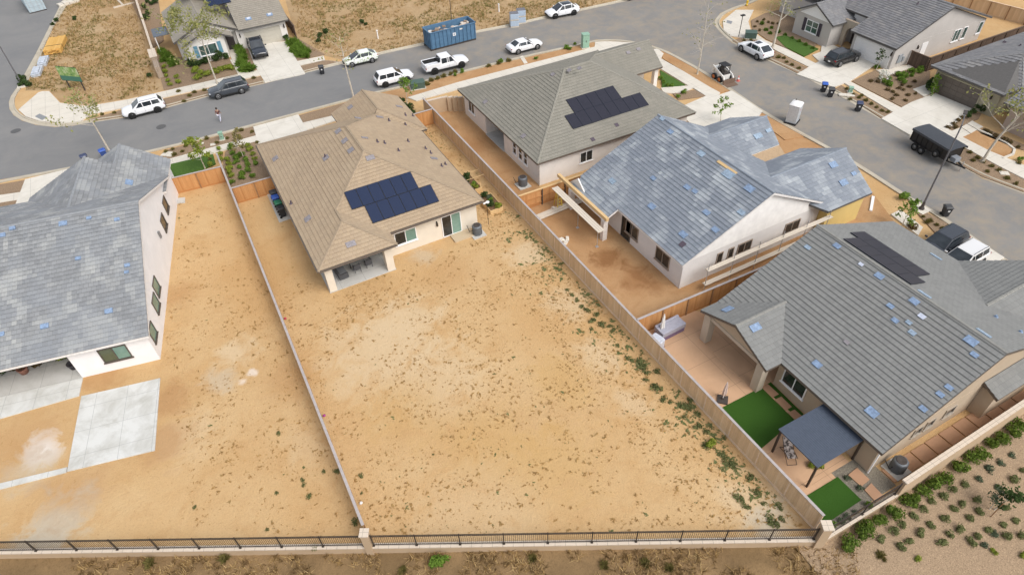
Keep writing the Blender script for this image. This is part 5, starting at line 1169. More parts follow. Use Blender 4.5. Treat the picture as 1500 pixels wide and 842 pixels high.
# billboard sign
p = G(104,131); q = G(125,133); d = (q-p).normalized(); t = thing('lot_sign', 'green and white sign board on two posts in dry lot', 'sign', (p.x,p.y,0), math.atan2(d.y,d.x)); Ls = (q-p).length
for x in (0, Ls): MB().box(x-.06,x+.06,-.06,.06,0,3.1).build('post', FDARK, t)
sg = NT('sign_picture'); cc = sg.co(); f = sg.noise(2.2,5,.7,cc); sx = sg.n('ShaderNodeSeparateXYZ'); sg.l(cc, sx.inputs[0])
k = sg.ramp(f,[(.3,(.06,.16,.06)),(.5,(.22,.36,.10)),(.62,(.5,.55,.35))]); k = sg.mix(sg.ramp(sg.math('MULTIPLY',sx.outputs[2],.3),[(.50,1.0),(.505,0.0)]), k, (.70,.74,.72)); k = sg.mix(sg.ramp(sg.math('MULTIPLY',sx.outputs[2],.3),[(.56,1.0),(.565,0.0)]), k, (.05,.17,.12))
sg.col(k); sg.set(.5); MB().box(-.5,Ls+.35,-.10,-.07,1.25,3.05).build('sign_board', sg.m, t); MB().box(-.55,Ls+.4,-.068,-.062,1.2,3.1).build('sign_back', FDARK, t)

# porta potty, dump trailer, loader
t = thing('portable_toilet', 'pale grey portable toilet with white domed roof on kerb', 'toilet', (55.9,42.3,.01), R_(25))
TG = simple('toilet_grey', (.50,.53,.56), .5); mb = MB().box(-.55,.55,-.55,.55,.12,2.1); mb.build('cabin', TG, t)
for x in (-.3,0,.3):
    for s in (-1,1): MB().box(x-.03,x+.03,s*.56-.02,s*.56+.02,.2,2.0).build('side_rib', TG, t)
MB().box(.55,.575,-.42,.42,.2,1.98).build('door', TG, t); MB().box(-.575,-.55,-.4,.4,.5,1.9).build('side_panel', TG, t)
v = [(-.6,-.6,2.1),(.6,-.6,2.1),(.6,.6,2.1),(-.6,.6,2.1),(-.45,-.45,2.28),(.45,-.45,2.28),(.45,.45,2.28),(-.45,.45,2.28),(-.2,-.2,2.38),(.2,-.2,2.38),(.2,.2,2.38),(-.2,.2,2.38)]
MB().add(v, [(i,(i+1)%4,(i+1)%4+4,i+4) for i in range(4)]+[(i+4,(i+1)%4+4,(i+1)%4+8,i+8) for i in range(4)]+[(8,9,10,11)],0,True).build('domed_roof', WHITE, t)
MB().box(-.75,.75,-.65,.65,0,.12).build('skid_base', BLACKM, t); MB().box(-.3,.2,-.572,-.551,1.5,1.62).build('red_decal', simple('faded_red',(.45,.20,.20)), t); MB().tube([(.2,.2,2.3),(.2,.2,2.55)],.04,6).build('vent_pipe', FDARK, t)

t = thing('dump_trailer', 'black tandem-axle dump trailer with tarp cover on street', 'trailer', (*at0(1362,228)[:2],RZ), 0)
a = G(1337,219); b = G(1349,226.5); d = (b-a).normalized(); t.rotation_euler.z = math.atan2(d.y,d.x); perp = Vector((-d.y,d.x,0)); perp = perp if perp.dot(a) > 0 else -perp
t.location = (a+b)/2 + d*.9 + perp*.95 + Vector((0,0,RZ))
mb = MB().box(-2.2,2.1,-.98,-.92,.75,1.95).box(-2.2,2.1,.92,.98,.75,1.95).box(2.04,2.1,-.92,.92,.75,1.95).box(-2.2,-2.14,-.92,.92,.75,1.95).box(-2.14,2.04,-.92,.92,.75,.82); mb.build('dump_box', BLACKM, t)
for s in (-1,1):
    for i in range(8): MB().box(-2.15+i*.6,-2.07+i*.6,s*1.0-.03,s*1.0+.03,.76,1.93).build('stake', BLACKM, t)
tp = MB(); v = []; 
for i in range(14):
    x = -2.28+i*(4.7/13); v += [(x,-1.04,1.98),(x,-.5,2.03+.03*(i%2)),(x,.5,2.03+.03*(i%2)),(x,1.04,1.98)]
tp.add(v, [(i*4+k,(i+1)*4+k,(i+1)*4+k+1,i*4+k+1) for i in range(13) for k in range(3)], 0, True); TPM = simple('dark_tarp',(.055,.06,.07),.55); tp.build('tarp_cover', TPM, t)
for s in (-1,1): MB().box(-2.28,2.42,s*1.045-.008,s*1.045+.008,1.72+.05,1.98).build('tarp_skirt', TPM, t)
for s in (-1,1):
    for x in (-1.3,-.5):
        w = MB().lathe([(.22,-.1),(.36,-.1),(.39,-.06),(.39,.06),(.36,.1),(.22,.1)], (x,s*1.02,.39), 20, 0, 'y').build('wheel', RUB, t); MB().lathe([(0,-.03),(.23,-.03),(.23,.03),(0,.03)], (x,s*1.07,.39), 14, 0, 'y').build('rim', simple('grey_rim',(.2,.2,.2),.5,.5), w)
    MB().box(-1.8,-.02,s*1.03-.13,s*1.03+.13,.82,.86).build('fender', BLACKM, t)
w = MB().lathe([(.2,-.09),(.35,-.09),(.37,.0),(.35,.09),(.2,.09)], (1.1,-1.1,.95), 20, 0, 'y').build('spare_wheel', RUB, t); MB().lathe([(0,-.03),(.21,-.03),(.21,.03),(0,.03)], (1.1,-1.14,.95), 14, 0, 'y').build('rim', simple('grey_rim',(.2,.2,.2)), w)
MB().box(-2.2,2.1,-.5,-.4,.55,.75).box(-2.2,2.1,.4,.5,.55,.75).build('chassis', BLACKM, t)
MB().beam((2.0,-.6,.6),(3.5,0,.55),.1,.12).beam((2.0,.6,.6),(3.5,0,.55),.1,.12).box(3.4,3.75,-.06,.06,.5,.62).build('drawbar', BLACKM, t); MB().box(2.15,2.75,-.35,.35,.66,1.1).build('pump_box', simple('grey_pump_box',(.25,.27,.30),.5), t); MB().tube([(3.3,.12,0.02),(3.3,.12,1.0)],.04,8).build('jack', ALU, t)

a = G(1044,112); b = G(1066,126); t = thing('skid_steer_loader', 'small white skid steer loader with orange wheels parked at kerb', 'loader'); d = (b-a).normalized()
t.location = G(1057,117.5)+Vector((0,0,RZ)); t.rotation_euler.z = math.atan2(d.y,d.x)
W_ = simple('loader_white',(.70,.69,.66),.5); OR_ = simple('loader_orange',(.45,.13,.035),.6)
MB().box(-1.1,.75,-.5,.5,.35,1.0).box(-1.15,-.55,-.55,.55,.9,1.45).build('chassis', W_, t, bevel=.04); MB().box(-.45,.75,-.46,.46,1.0,1.08).build('cab_floor', FDARK, t)
for s in (-1,1):
    for x in (-.45,.6): MB().beam((x,s*.45,1.05),(x*.85,s*.42,1.98),.06,.06).build('roll_bar', BLACKM, t)
    for i in range(5): MB().beam((-.35+i*.2,s*.45,1.1),(-.35+i*.19,s*.42,1.95),.015,.015).build('side_screen_bar', BLACKM, t)
    MB().beam((-1.05,s*.66,1.5),(.95,s*.66,.85),.13,.2).beam((.95,s*.66,.85),(1.25,s*.66,.4),.12,.16).build('lift_arm', W_, t)
    MB().beam((-1.05,s*.66,.75),(-1.05,s*.66,1.6),.12,.2).build('arm_tower', W_, t)
    for x in (-.65,.4):
        w = MB().lathe([(.2,-.12),(.36,-.12),(.38,-.07),(.38,.07),(.36,.12),(.2,.12)], (x,s*.68,.38), 18, 0, 'y').build('wheel', RUB, t); MB().lathe([(0,-.1),(.24,-.1),(.24,.1),(0,.1)], (x,s*.71,.38), 14, 0, 'y').build('rim', OR_, w)
MB().box(-.5,.65,-.5,.5,1.96,2.03).build('canopy', BLACKM, t); MB().box(-.35,.1,-.25,.25,1.08,1.25).box(-.4,-.28,-.25,.25,1.2,1.7).build('seat', FDARK, t)
MB().vprism([(1.2,-.85,.1),(1.25,-.85,.65),(1.35,-.85,.65),(1.35,-.85,.14),(2.0,-.85,.08),(2.0,-.85,.04),(1.2,-.85,.04)], (0,1.7,0)).build('bucket', simple('worn_bucket',(.16,.105,.075),.8), t)
t = thing('safety_cone', 'faded red safety cone beside the loader bucket', 'cone', (*at0(1081,119)[:2],RZ)); MB().box(-.2,.2,-.2,.2,0,.04).lathe([(.15,.04),(.03,.7),(0,.71)], n=12).build('cone', simple('cone_red',(.6,.14,.11),.6), t); MB().lathe([(.115,.26),(.082,.44)], n=12).build('band', WHITE, t)

# utility boxes, hydrant, pedestals
def ubox(name, label, px, py, w, d, h, m, rz, cat='utility box', lid=True):
    t = thing(name, label, cat, at0(px,py,.09), rz); MB().box(-w/2,w/2,-d/2,d/2,.06,h).build('cabinet', m, t, bevel=.03); MB().box(-w/2-.04,w/2+.04,-d/2-.04,d/2+.04,h,h+.07).build('lid', m, t); MB().box(-w/2-.1,w/2+.1,-d/2-.1,d/2+.1,0,.06).build('plinth', CONC, t); MB().box(-.04,.04,-d/2-.02,-d/2-.001,h*.45,h*.6).build('latch', FDARK, t)
UG = simple('utility_green',(.13,.24,.18),.6); UG2 = simple('dark_utility_green',(.07,.115,.095),.6); UGL = simple('light_utility_green',(.26,.42,.32),.6)
ubox('utility_cabinet', 'tall light green utility cabinet on strip above white sedan', 857, 69.5, .9,.8,1.75, UGL, R_(-15)); ubox('transformer_box', 'dark green transformer box near the white pickup', 612, 128.5, 1.7,1.1,.75, UG2, R_(-12)); ubox('transformer_box', 'dark green transformer box on east corner strip', 1099, 55.5, 1.4,1.1,.75, UG2, R_(-40))
ubox('utility_pedestal', 'slim green utility pedestal in strip before tan house', 326, 204.5, .4,.4,.85, UGL, R_(-12)); ubox('utility_pedestal', 'small green pedestal in east strip behind bins', 1245, 135.5, .4,.4,.6, UGL, R_(-40))
t = thing('fire_hydrant', 'yellow fire hydrant at the top of the east corner', 'hydrant', at0(1094,8,.1)); HY = simple('hydrant_yellow',(.75,.50,.03),.5); MB().lathe([(.17,0),(.17,.06),(.11,.07),(.11,.55),(.15,.56),(.15,.6),(.11,.66),(.05,.74),(0,.76)], n=12).build('barrel', HY, t); [MB().lathe([(0,-.2),(.06,-.2),(.06,.2),(0,.2)], (0,0,.42), 10, 0, a_).build('outlet', HY, t) for a_ in 'xy']
for k_, (px, py, w, d, lb) in enumerate(((312,212,.55,.45,'larger pale meter cover in strip before tan house'),(295.5,210.5,.45,.35,'smaller pale meter cover in strip before tan house'),(1240,139.5,1.7,.6,'long pale cover slab in east strip'),(1471,254,.8,.6,'pale square meter cover near right edge'),(246,226,1.3,.9,'pale slab in strip beside white house roof'))):
    tag(MB().box(-w/2,w/2,-d/2,d/2,0,.05).box(-w/2+.08,w/2-.08,-d/2+.08,d/2-.08,.05,.06).build('meter_cover', CONC, None, at0(px,py,.088), R_(-12 if k_ < 2 else -40)), lb, 'cover')

# air conditioners
def ac(label, x, y, pad=True, m=None):
    t = thing('air_conditioner', label, 'air conditioner', (x,y,0)); m = m or simple('condenser_grey',(.14,.155,.17),.5,.3)
    if pad: MB().box(-.62,.62,-.62,.62,0,.09).build('pad', SLABM, t)
    MB().lathe([(.0,.1),(.44,.1),(.46,.16),(.46,.92),(.42,1.0),(.30,1.02)], n=8).build('casing', m, t)
    for i in range(8): MB().lathe([(.468,.18+i*.09),(.475,.22+i*.09),(.468,.24+i*.09)], n=8).build('louvre', m, t)
    MB().lathe([(.31,1.01),(.31,1.05),(.28,1.05),(.0,1.0)], n=16).build('fan_guard', FDARK, t); MB().tube([(-.4,.1,.5),(-.7,.1,.5),(-.72,.55,.9)],.03,6).build('pipe', BLACKM, t)
p = G(699.5,343); ac('grey air conditioner on pad beside tan house sliding door', p.x, p.y); p = G(766,272); ac('grey air conditioner by olive roof house wall', p.x, p.y); p = G(1316,691); ac('dark air conditioner among pavers of lower right yard', p.x, p.y+.2)

# slate pergola, umbrellas, covered furniture, chair
t = thing('slate_pergola', 'dark metal pergola with flat slate blue roof beside turf', 'pergola', (26.2,11.55,.03)); SL = simple('slate_roof_sheet',(.075,.092,.125),.45)
for x in (-1.9,1.98):
    for y in (-1.4,1.42): MB().box(x-.06,x+.06,y-.06,y+.06,0,2.3).build('post', BRONZE, t)
for y in (-1.4,1.42): MB().box(-2.0,2.08,y-.05,y+.05,2.2,2.36).build('beam', BRONZE, t)
for x in (-1.9,1.98): MB().box(x-.05,x+.05,-1.35,1.37,2.2,2.355).build('beam', BRONZE, t)
mb = MB().box(-2.05,2.13,-1.52,1.54,2.36,2.42); [mb.box(-2.03+i*.14,-2.0+i*.14,-1.5,1.52,2.421,2.432) for i in range(30)]; mb.build('roof_sheet', SL, t)
def closed_umbrella(label, x, y, H, m, base):
    t = thing('closed_umbrella', label, 'umbrella', (x,y,.035)); MB().tube([(0,0,.06),(0,0,H)],.03,8).build('pole', WHITE, t)
    mb = MB(); n = 12; v = []
    for z, r in ((H*.30,.15),(H*.42,.17),(H*.6,.14),(H*.85,.09),(H+.02,.02)): v += [(r*(1 if k%2 else .6)*math.cos(2*math.pi*k/n), r*(1 if k%2 else .6)*math.sin(2*math.pi*k/n), z) for k in range(n)]
    mb.add(v, [(i*n+k,i*n+(k+1)%n,(i+1)*n+(k+1)%n,(i+1)*n+k) for i in range(4) for k in range(n)]); mb.build('folded_canopy', m, t)
    MB().lathe([(0,0),(.42,0),(.42,.06),(.12,.1),(.05,.2),(0,.2)] if not base else [(0,0),(.5,0),(.5,.1),(.14,.13),(.06,.25),(0,.25)], n=4 if base else 16, smooth=False).build('base', FDARK if base else ALU, t)
p = G(1058,586); closed_umbrella('closed pinkish umbrella on dark square base beside turf', p.x, p.y, 1.9, simple('pink_canvas',(.62,.50,.45),.8), True)
p = G(968,492); closed_umbrella('closed white umbrella standing between the covered furniture and fence', p.x, p.y, 2.3, simple('white_canvas',(.80,.78,.74),.8), False)
CV = simple('lilac_grey_cover',(.36,.36,.42),.7); CV2 = simple('plum_cover_skirt',(.17,.12,.20),.7)
t = thing('covered_sofa', 'covered patio sofa under lilac cover with plum skirt by fence', 'furniture', (25.1,24.35,.03), R_(2)); MB().box(-1.1,1.1,-.5,.5,.42,.86).box(-1.1,1.1,.3,.5,.87,.95).build('cover_top', CV, t, bevel=.08); MB().box(-1.07,1.07,-.47,.47,0,.42).build('cover_skirt', CV2, t, bevel=.03)
t = thing('covered_grill', 'pale covered grill in fence corner beside sofa', 'furniture', (23.35,23.75,.03), R_(15)); MB().box(-.45,.45,-.5,.5,0,.85).box(-.38,.38,-.42,.42,.84,1.0).build('cover_top', simple('pale_cover',(.52,.55,.62),.7), t, bevel=.08); MB().box(-.47,.47,-.52,.52,.0,.08).build('hem', CV2, t)
p = G(1154,667); t = thing('lounge_chair', 'patterned zero-gravity lounge chair before the slate pergola', 'chair', (p.x,p.y,.03), R_(-25)); CHM = NT('striped_canvas'); CHM.col(CHM.ramp(CHM.noise(6,3,.5),[(.4,(.08,.06,.05)),(.5,(.62,.52,.46)),(.6,(.70,.62,.56))])); CHM = CHM.m
MB().vprism([(-.28,-.5,.42),(-.28,0,.38),(-.28,.25,.45),(-.28,.75,.95),(-.28,.73,.98),(-.28,.23,.48),(-.28,0,.41),(-.28,-.5,.45)], (.56,0,0)).build('sling', CHM, t)
for s in (-1,1): MB().tube([(s*.3,-.7,.02),(s*.3,.1,.4),(s*.3,.78,1.0)],.018,6).tube([(s*.3,.6,.02),(s*.3,-.1,.45),(s*.3,-.55,.45)],.018,6).build('frame', BLACKM, t)
MB().tube([(-.3,-.7,.02),(.3,-.7,.02)],.018,6).build('foot_bar', BLACKM, t); MB().tube([(-.3,.6,.02),(.3,.6,.02)],.018,6).build('foot_bar', BLACKM, t)
# patio furniture under tan house
def chair(label, x, y, rz, group='dark chairs at the patio table'):
    t = thing('patio_chair', label, 'chair', (x,y,.06), rz, group); m = simple('dark_wicker',(.075,.075,.08),.8)
    MB().box(-.28,.28,-.28,.28,.36,.44).build('seat', m, t); MB().box(-.28,.28,.24,.3,.44,.9).build('backrest', m, t); MB().box(-.24,.24,-.25,.22,.44,.52).build('cushion', simple('grey_cushion',(.22,.225,.235),.9), t)
    for a in (-1,1):
        for b in (-1,1): MB().box(a*.25-.02,a*.25+.02,b*.25-.02,b*.25+.02,0,.36).build('leg', m, t)
        MB().box(a*.28-.02,a*.28+.02,-.25,.25,.62,.66).build('arm', m, t)
chair('left patio chair pulled up to table under tan house roof', 6.95, 43.15, R_(180)); chair('right patio chair pulled up to table under tan house roof', 8.0, 43.25, R_(180))
t = thing('patio_table', 'dark patio table under the tan house roof', 'table', (7.4,44.15,.06)); MB().box(-.95,.95,-.5,.5,.70,.75).build('tabletop', simple('dark_table',(.055,.05,.05),.5), t); [MB().box(a*.85-.03,a*.85+.03,b*.42-.03,b*.42+.03,0,.70).build('leg', BLACKM, t) for a in (-1,1) for b in (-1,1)]
t = thing('patio_sofa', 'grey wicker sofa chair at left of the tan house patio', 'sofa', (5.6,43.5,.06), R_(95)); m = simple('dark_wicker',(.075,.075,.08),.8); MB().box(-.85,.85,-.4,.4,.08,.42).build('seat', m, t); MB().box(-.85,.85,.3,.42,.42,.85).build('backrest', m, t); MB().box(-.8,.8,-.38,.28,.42,.54).build('cushion', simple('grey_cushion',(.22,.225,.235),.9), t, bevel=.03); [MB().box(s*.82-.06,s*.82+.06,-.4,.3,.42,.62).build('arm', m, t) for s in (-1,1)]
# left house patio clutter
for i, (x, y, c, lb) in enumerate(((-12.9,.9,(.55,.56,.56),'pale round planter on white house patio'),(-6.1,1.2,(.05,.045,.05),'dark round planter at right of white house patio'),(-9.6,1.9,(.30,.14,.10),'terracotta planter on white house patio'))):
    q = LW(x,y); tag(MB().lathe([(0,0),(.26,0),(.36,.45),(.38,.5),(.32,.5),(.30,.42),(0,.42)], n=16).build('round_planter', simple('planter_%d'%i, c, .7), None, (*q,.08)), lb, 'planter')
# planter beds by tan house
def bed(label, x, y, L, w, rz, frame=False):
    t = thing('planter_box', label, 'planter', (x,y,0), rz)
    for a, b, c, d in ((-L/2,L/2,-w/2,-w/2+.05),(-L/2,L/2,w/2-.05,w/2),(-L/2,-L/2+.05,-w/2+.05,w/2-.05),(L/2-.05,L/2,-w/2+.05,w/2-.05)): MB().box(a,b,c,d,0,.5).build('side_board', PLANK, t)
    MB().box(-L/2+.05,L/2-.05,-w/2+.05,w/2-.05,0,.42).build('soil', MULCH2, t)
    return t
b1 = bed('open timber planter bed beside long fence, nearer camera', 20.9, 45.6, 2.6, 1.35, R_(90)); b2 = bed('timber planter bed with tied poles beside long fence', 20.6, 49.6, 2.9, 1.35, R_(90))
for x in (-.2,.9): MB().tube([(x,-1.6,.95),(x,.9,.9)],.025,6).build('tie_pole', PLANK, b2)
for x in (-1.3,1.3): MB().box(x-.03,x+.03,-.6,-.54,0,1.0).build('stake', PLANK, b2)
# construction yard planks
def stackp(label, a, b, w, m, n=3, z=0, name='plank_pile'):
    a = Vector((*a,0)); b = Vector((*b,0)); d = b-a; t = thing(name, label, 'planks', (a.x,a.y,z), math.atan2(d.y,d.x)); L = d.length
    for k in range(n): MB().box(random.uniform(0,.2), L-random.uniform(0,.2), -w/2+k*w/n+.01, -w/2+(k+1)*w/n-.01, .1, .16+.05*(k%2)).build('plank', m, t)
    for x in (.4,L-.5): MB().box(x,x+.1,-w/2,w/2,0,.1).build('bearer', FPOST, t)
    return t
stackp('long grey planks on the ground below orange cedar fence', (23.3,41.6), (28.6,41.9), .8, PLANKG)
t = thing('scaffold_staging', 'scaffold planks on props beside unfinished porch', 'scaffold', (26.1,35.2,0))
for k in range(3): MB().box(-.32+k*.22,-.12+k*.22,-.2,7.4,1.98,2.04).build('plank', PLANKG, t)
for y in (.3,3.4,6.8): MB().tube([(0,y,0),(0,y,1.97)],.03,6).box(-.12,.12,y-.12,y+.12,0,.05).build('prop', ALU, t)
t = thing('step_ladder', 'yellow step ladder before the orange cedar fence', 'ladder', (26.3,42.3,0)); LY = simple('ladder_yellow',(.62,.45,.06),.5); [MB().beam((s*.25,-.35,0),(s*.17,0,1.9),.05,.07).beam((s*.25,.35,0),(s*.17,0,1.9),.05,.05).build('rail', LY, t) for s in (-1,1)]; [MB().box(-.22,.22,-.33+i*.06,-.25+i*.06,.3+i*.3,.33+i*.3).build('tread', LY, t) for i in range(5)]
for j, (px, py, s) in enumerate(((822,353,.3),(828,357,.25),(831,351,.25),(811,307,.25))):
    tag(MB().box(-s,s,-s*.6,s*.6,0,.16).box(-s*.5,s*.6,-s*.4,s*.5,.16,.27).build('scrap_block', simple('white_scrap',(.72,.68,.6)), None, at0(px,py), R_(30*j)), 'white scrap block lying on the brown construction yard', 'debris', 'white scrap blocks in the construction yard')
MB_ = tag(MB().box(-1.2,1.2,-.12,.12,0,.12).build('timber_beam', WHITE, None, at0(1277,299), R_(35)), 'white timber lying on dirt beside yellow garage wall', 'timber')
# damp soil patches
def blob(cx, cy, rx, ry, rz, z, seed, n=48):
    r = []
    for k in range(n):
        a = 2*math.pi*k/n; f = 1+.28*noise.noise(Vector((math.cos(a)*1.6,math.sin(a)*1.6,seed))) + .09*noise.noise(Vector((math.cos(a)*5,math.sin(a)*5,seed)))
        x, y = rx*f*math.cos(a), ry*f*math.sin(a); r.append((cx+x*math.cos(rz)-y*math.sin(rz), cy+x*math.sin(rz)+y*math.cos(rz)))
    return r
# small rubbish in lot
for px, py, c, lb in ((418,467,(.45,.05,.08),'red scrap beside narrow fence, higher one'),(475,609,(.35,.06,.25),'magenta scrap beside narrow fence, lower one'),(529,737,(.75,.75,.75),'white scrap beside narrow fence near pilaster')):
    tag(MB().lathe([(0,0),(.09,.01),(.12,.07),(.05,.14),(0,.15)], n=7).build('litter', simple('litter_'+lb.split()[0],c), None, at0(px,py), 1), lb, 'litter')
for px, py in ((554,57),(731,18)):
    t = thing('pipe_riser', 'white capped pipe riser standing in dry lot ' + ('above the hatchback' if px < 600 else 'left of the crates'), 'pipe', at0(px,py)); MB().tube([(0,0,0),(0,0,1.1)],.09,8).build('pipe', WHITE, t); MB().lathe([(0,1.18),(.13,1.18),(.13,1.05),(0,1.05)], n=10).build('cap', WHITE, t)
t = thing('wooden_stake', 'dark post standing behind the blue dumpster', 'post', at0(662,33)); MB().tube([(0,0,0),(0,0,3.4)],.05,6).build('post_body', FDARK, t)
for i,(px,py,s) in enumerate(((1098,191,.25),)): pass

# ---------------------------------------------------------------- person crossing the street
def skin(name, pts, edges, mat, parent, sub=2):
    me = bpy.data.meshes.new(name); me.from_pydata([p[:3] for p in pts], edges, []); me.materials.append(mat)
    o = bpy.data.objects.new(name, me); COL.objects.link(o); o.parent = parent
    bm = bmesh.new(); bm.from_mesh(me); bm.verts.layers.skin.verify(); bm.to_mesh(me); bm.free()
    for v, p in zip(me.skin_vertices[0].data, pts): v.radius = (p[3], p[4] if len(p) > 4 else p[3])
    me.skin_vertices[0].data[0].use_root = True
    m = o.modifiers.new('skin','SKIN'); m.use_smooth_shade = True; s = o.modifiers.new('sub','SUBSURF'); s.levels = s.render_levels = sub
    return o
p = G(324,178.5); t = thing('person', 'person in maroon top and pale trousers walking across the street', 'person', (p.x,p.y,RZ), R_(-30))
SK = simple('skin_tone',(.40,.25,.18),.6); 
body = [(0,0,.95,.13,.10),(0,0,1.15,.12,.09),(0,0,1.38,.15,.10),(0,0,1.48,.06),(0,.01,1.56,.055),(0,.02,1.66,.085,.10),(0,.01,1.74,.07),
 (-.09,0,.88,.085),(-.10,.14,.50,.06),(-.10,.08,.10,.042),(-.10,.24,.05,.035),(.09,0,.88,.085),(.10,-.08,.50,.06),(.10,-.32,.14,.042),(.10,-.22,.04,.035),
 (-.19,0,1.42,.055),(-.24,-.10,1.14,.042),(-.23,-.02,.90,.033),(-.23,.02,.82,.03),(.19,0,1.42,.055),(.24,.08,1.14,.042),(.23,.24,.93,.033),(.23,.30,.87,.03)]
ed = [(0,1),(1,2),(2,3),(3,4),(4,5),(5,6),(0,7),(7,8),(8,9),(9,10),(0,11),(11,12),(12,13),(13,14),(2,15),(15,16),(16,17),(17,18),(2,19),(19,20),(20,21),(21,22)]
skin('body', body, ed, SK, t)
g = lambda idx, k: [tuple(body[i][:3])+tuple(r*k for r in body[i][3:]) for i in idx]
skin('maroon_top', g([1,0,2,15,16,19,20],1.22), [(0,1),(0,2),(2,3),(3,4),(2,5),(5,6)], simple('maroon_cloth',(.16,.075,.07),.9), t)
skin('pale_trousers', g([0,7,8,9,11,12,13],1.25), [(0,1),(1,2),(2,3),(0,4),(4,5),(5,6)], simple('pale_trouser_cloth',(.50,.50,.58),.9), t)
MB().lathe([(0,1.78),(.075,1.77),(.108,1.70),(.105,1.62),(.08,1.58)], (0,-.015,0), 12).build('hair', simple('dark_hair',(.03,.02,.015),.7), t)

for px, py, lb in ((236,186,'round iron manhole cover in the street below the white SUV'),(23,192,'round iron manhole cover near the left corner')):
    tag(MB().lathe([(0,.0),(.42,0),(.42,.012),(0,.013)], n=24, smooth=False).lathe([(.43,0),(.55,0),(.55,.009),(.43,.009)], n=24, smooth=False).build('manhole_cover', [simple('manhole_iron',(.10,.10,.10),.7)], None, at0(px,py,.007)), lb, 'manhole')
# ---------------------------------------------------------------- plants
def rnd_dir(up=0):
    while True:
        v = Vector((random.uniform(-1,1),random.uniform(-1,1),random.uniform(-1,1)))
        if .05 < v.length < 1: break
    v.normalize(); v.z += up; return v.normalized()
def leaf(mb, p, n, s, asp=1.6):
    n = n.normalized(); a = n.orthogonal().normalized(); a.rotate(Matrix.Rotation(random.uniform(0,6.28),3,n)); b = n.cross(a)
    mb.add([p-a*s*asp*.5, p+b*s*.42, p+a*s*asp*.5, p-b*s*.42], [(0,1,2,3)])
def shrub_mesh(name, r, h, n, s, mat, seed, spiky=False, lumps=5):
    random.seed(seed); mb = MB()
    cs = [(Vector((random.uniform(-.5,.5)*r,random.uniform(-.5,.5)*r,h*random.uniform(.35,.68))), random.uniform(.45,.75)) for _ in range(lumps)]
    for i in range(n):
        if spiky:
            d = rnd_dir(.9); b = Vector((random.uniform(-.25,.25)*r, random.uniform(-.25,.25)*r, 0)); tip = b+Vector((d.x*r, d.y*r, abs(d.z)*h*random.uniform(.7,1.1)))
            w = Vector((-d.y,d.x,0)).normalized()*s*.22; mid = b.lerp(tip,.55)+Vector((0,0,h*.12)); mb.add([b-w, b+w, mid+w*.8, tip, mid-w*.8], [(0,1,2,3,4)])
        else:
            c, k = random.choice(cs); d = rnd_dir(.25); q = c+Vector((d.x*r*k, d.y*r*k, d.z*h*.42*k*1.5))*random.uniform(.55,1.0)
            q.z = max(q.z, .02); leaf(mb, q, (d+rnd_dir()*.7), s*random.uniform(.7,1.3))
    o = mb.build(name, mat); return o
SHR = {}
def shrub(kind, x, y, z, sc, label, group, cat='shrub', parent=None):
    pr = SHR[kind]; pr = pr[random.randrange(len(pr))]
    o = pr.copy(); COL.objects.link(o); o.location = (x,y,z); o.rotation_euler.z = random.uniform(0,6.28); o.scale = (sc*random.uniform(.85,1.15),sc*random.uniform(.85,1.15),sc*random.uniform(.85,1.2))
    o['label'] = label; o['category'] = cat; o['group'] = group; return o
def proto(kind, name, cnt, *a, **k):
    SHR[kind] = [shrub_mesh(name, *a, seed=100*len(SHR)+i, **k) for i in range(cnt)]
proto('hedge', 'hedge_shrub', 4, .75, 1.0, 480, .14, L_HEDGE); proto('slope', 'slope_shrub', 4, .42, .5, 260, .10, L_WEED); proto('grey', 'grey_shrub', 2, .45, .5, 230, .10, L_GREY)
proto('green', 'garden_shrub', 3, .45, .6, 260, .11, L_GREEN); proto('lime', 'lime_shrub', 2, .42, .5, 200, .11, L_YEL); proto('dark', 'dark_shrub', 3, .55, .8, 300, .12, L_DARK)
proto('tuft', 'grass_clump', 3, .42, .55, 130, .13, L_OLIVE, spiky=True); proto('gtuft', 'green_grass_clump', 3, .5, .65, 170, .14, L_GREEN, spiky=True); proto('bronze', 'bronze_shrub', 2, .38, .35, 150, .10, L_BRONZE); proto('weed', 'green_weed', 4, .42, .16, 120, .10, L_WEED, lumps=6)
def many(kind, pts, sc, label, group, lift=.085, slope=False, cat='shrub', jit=.15):
    for p in pts:
        q = GS(*p[:2]) if slope else G(p[0], p[1], lift)
        shrub(kind, q.x, q.y, q.z-.02, (p[2] if len(p) > 2 else sc)*random.uniform(1-jit,1+jit), label, group, cat)
z8 = lambda L: [(1050+a*.3004, 589+b*.3004) for a, b in L]
many('hedge', z8([(630,700),(690,652),(725,622),(795,578),(855,550),(925,500),(945,485),(1005,445),(1050,422),(1110,385),(1165,335),(1238,282),(1275,262),(1340,220),(1380,188),(1430,155),(1470,130)]), .72, 'bright green hedge shrub along outside of the tan side wall', 'hedge shrubs along the side wall', slope=True)
many('slope', z8([(895,715),(935,685),(900,603),(860,635),(795,668),(985,640),(1040,608),(960,558),(1005,528),(1045,488),(1100,458),(1110,573),(1155,528),(1130,648),(1175,623),(1095,693),(1195,503),(1235,573),(1275,543),(1260,478),(1200,403),(1145,433),(1270,658),(1235,688),(1325,628),(1390,598),(1405,518),(1415,663),(1475,653),(1450,578),(1440,383),(1490,338)]), .70, 'low olive shrub planted in the gravel slope', 'shrubs on the gravel slope', slope=True)
many('grey', z8([(1365,418),(1275,378),(1330,333),(1385,298),(1440,262),(1345,640),(1300,700)]), .7, 'low grey-green shrub planted in the gravel slope', 'grey shrubs on the gravel slope', slope=True)
many('lime', z8([(980,770),(1490,752),(1345,730)]), .6, 'small lime weed at lower edge of gravel slope', 'lime weeds below the gravel slope', slope=True)
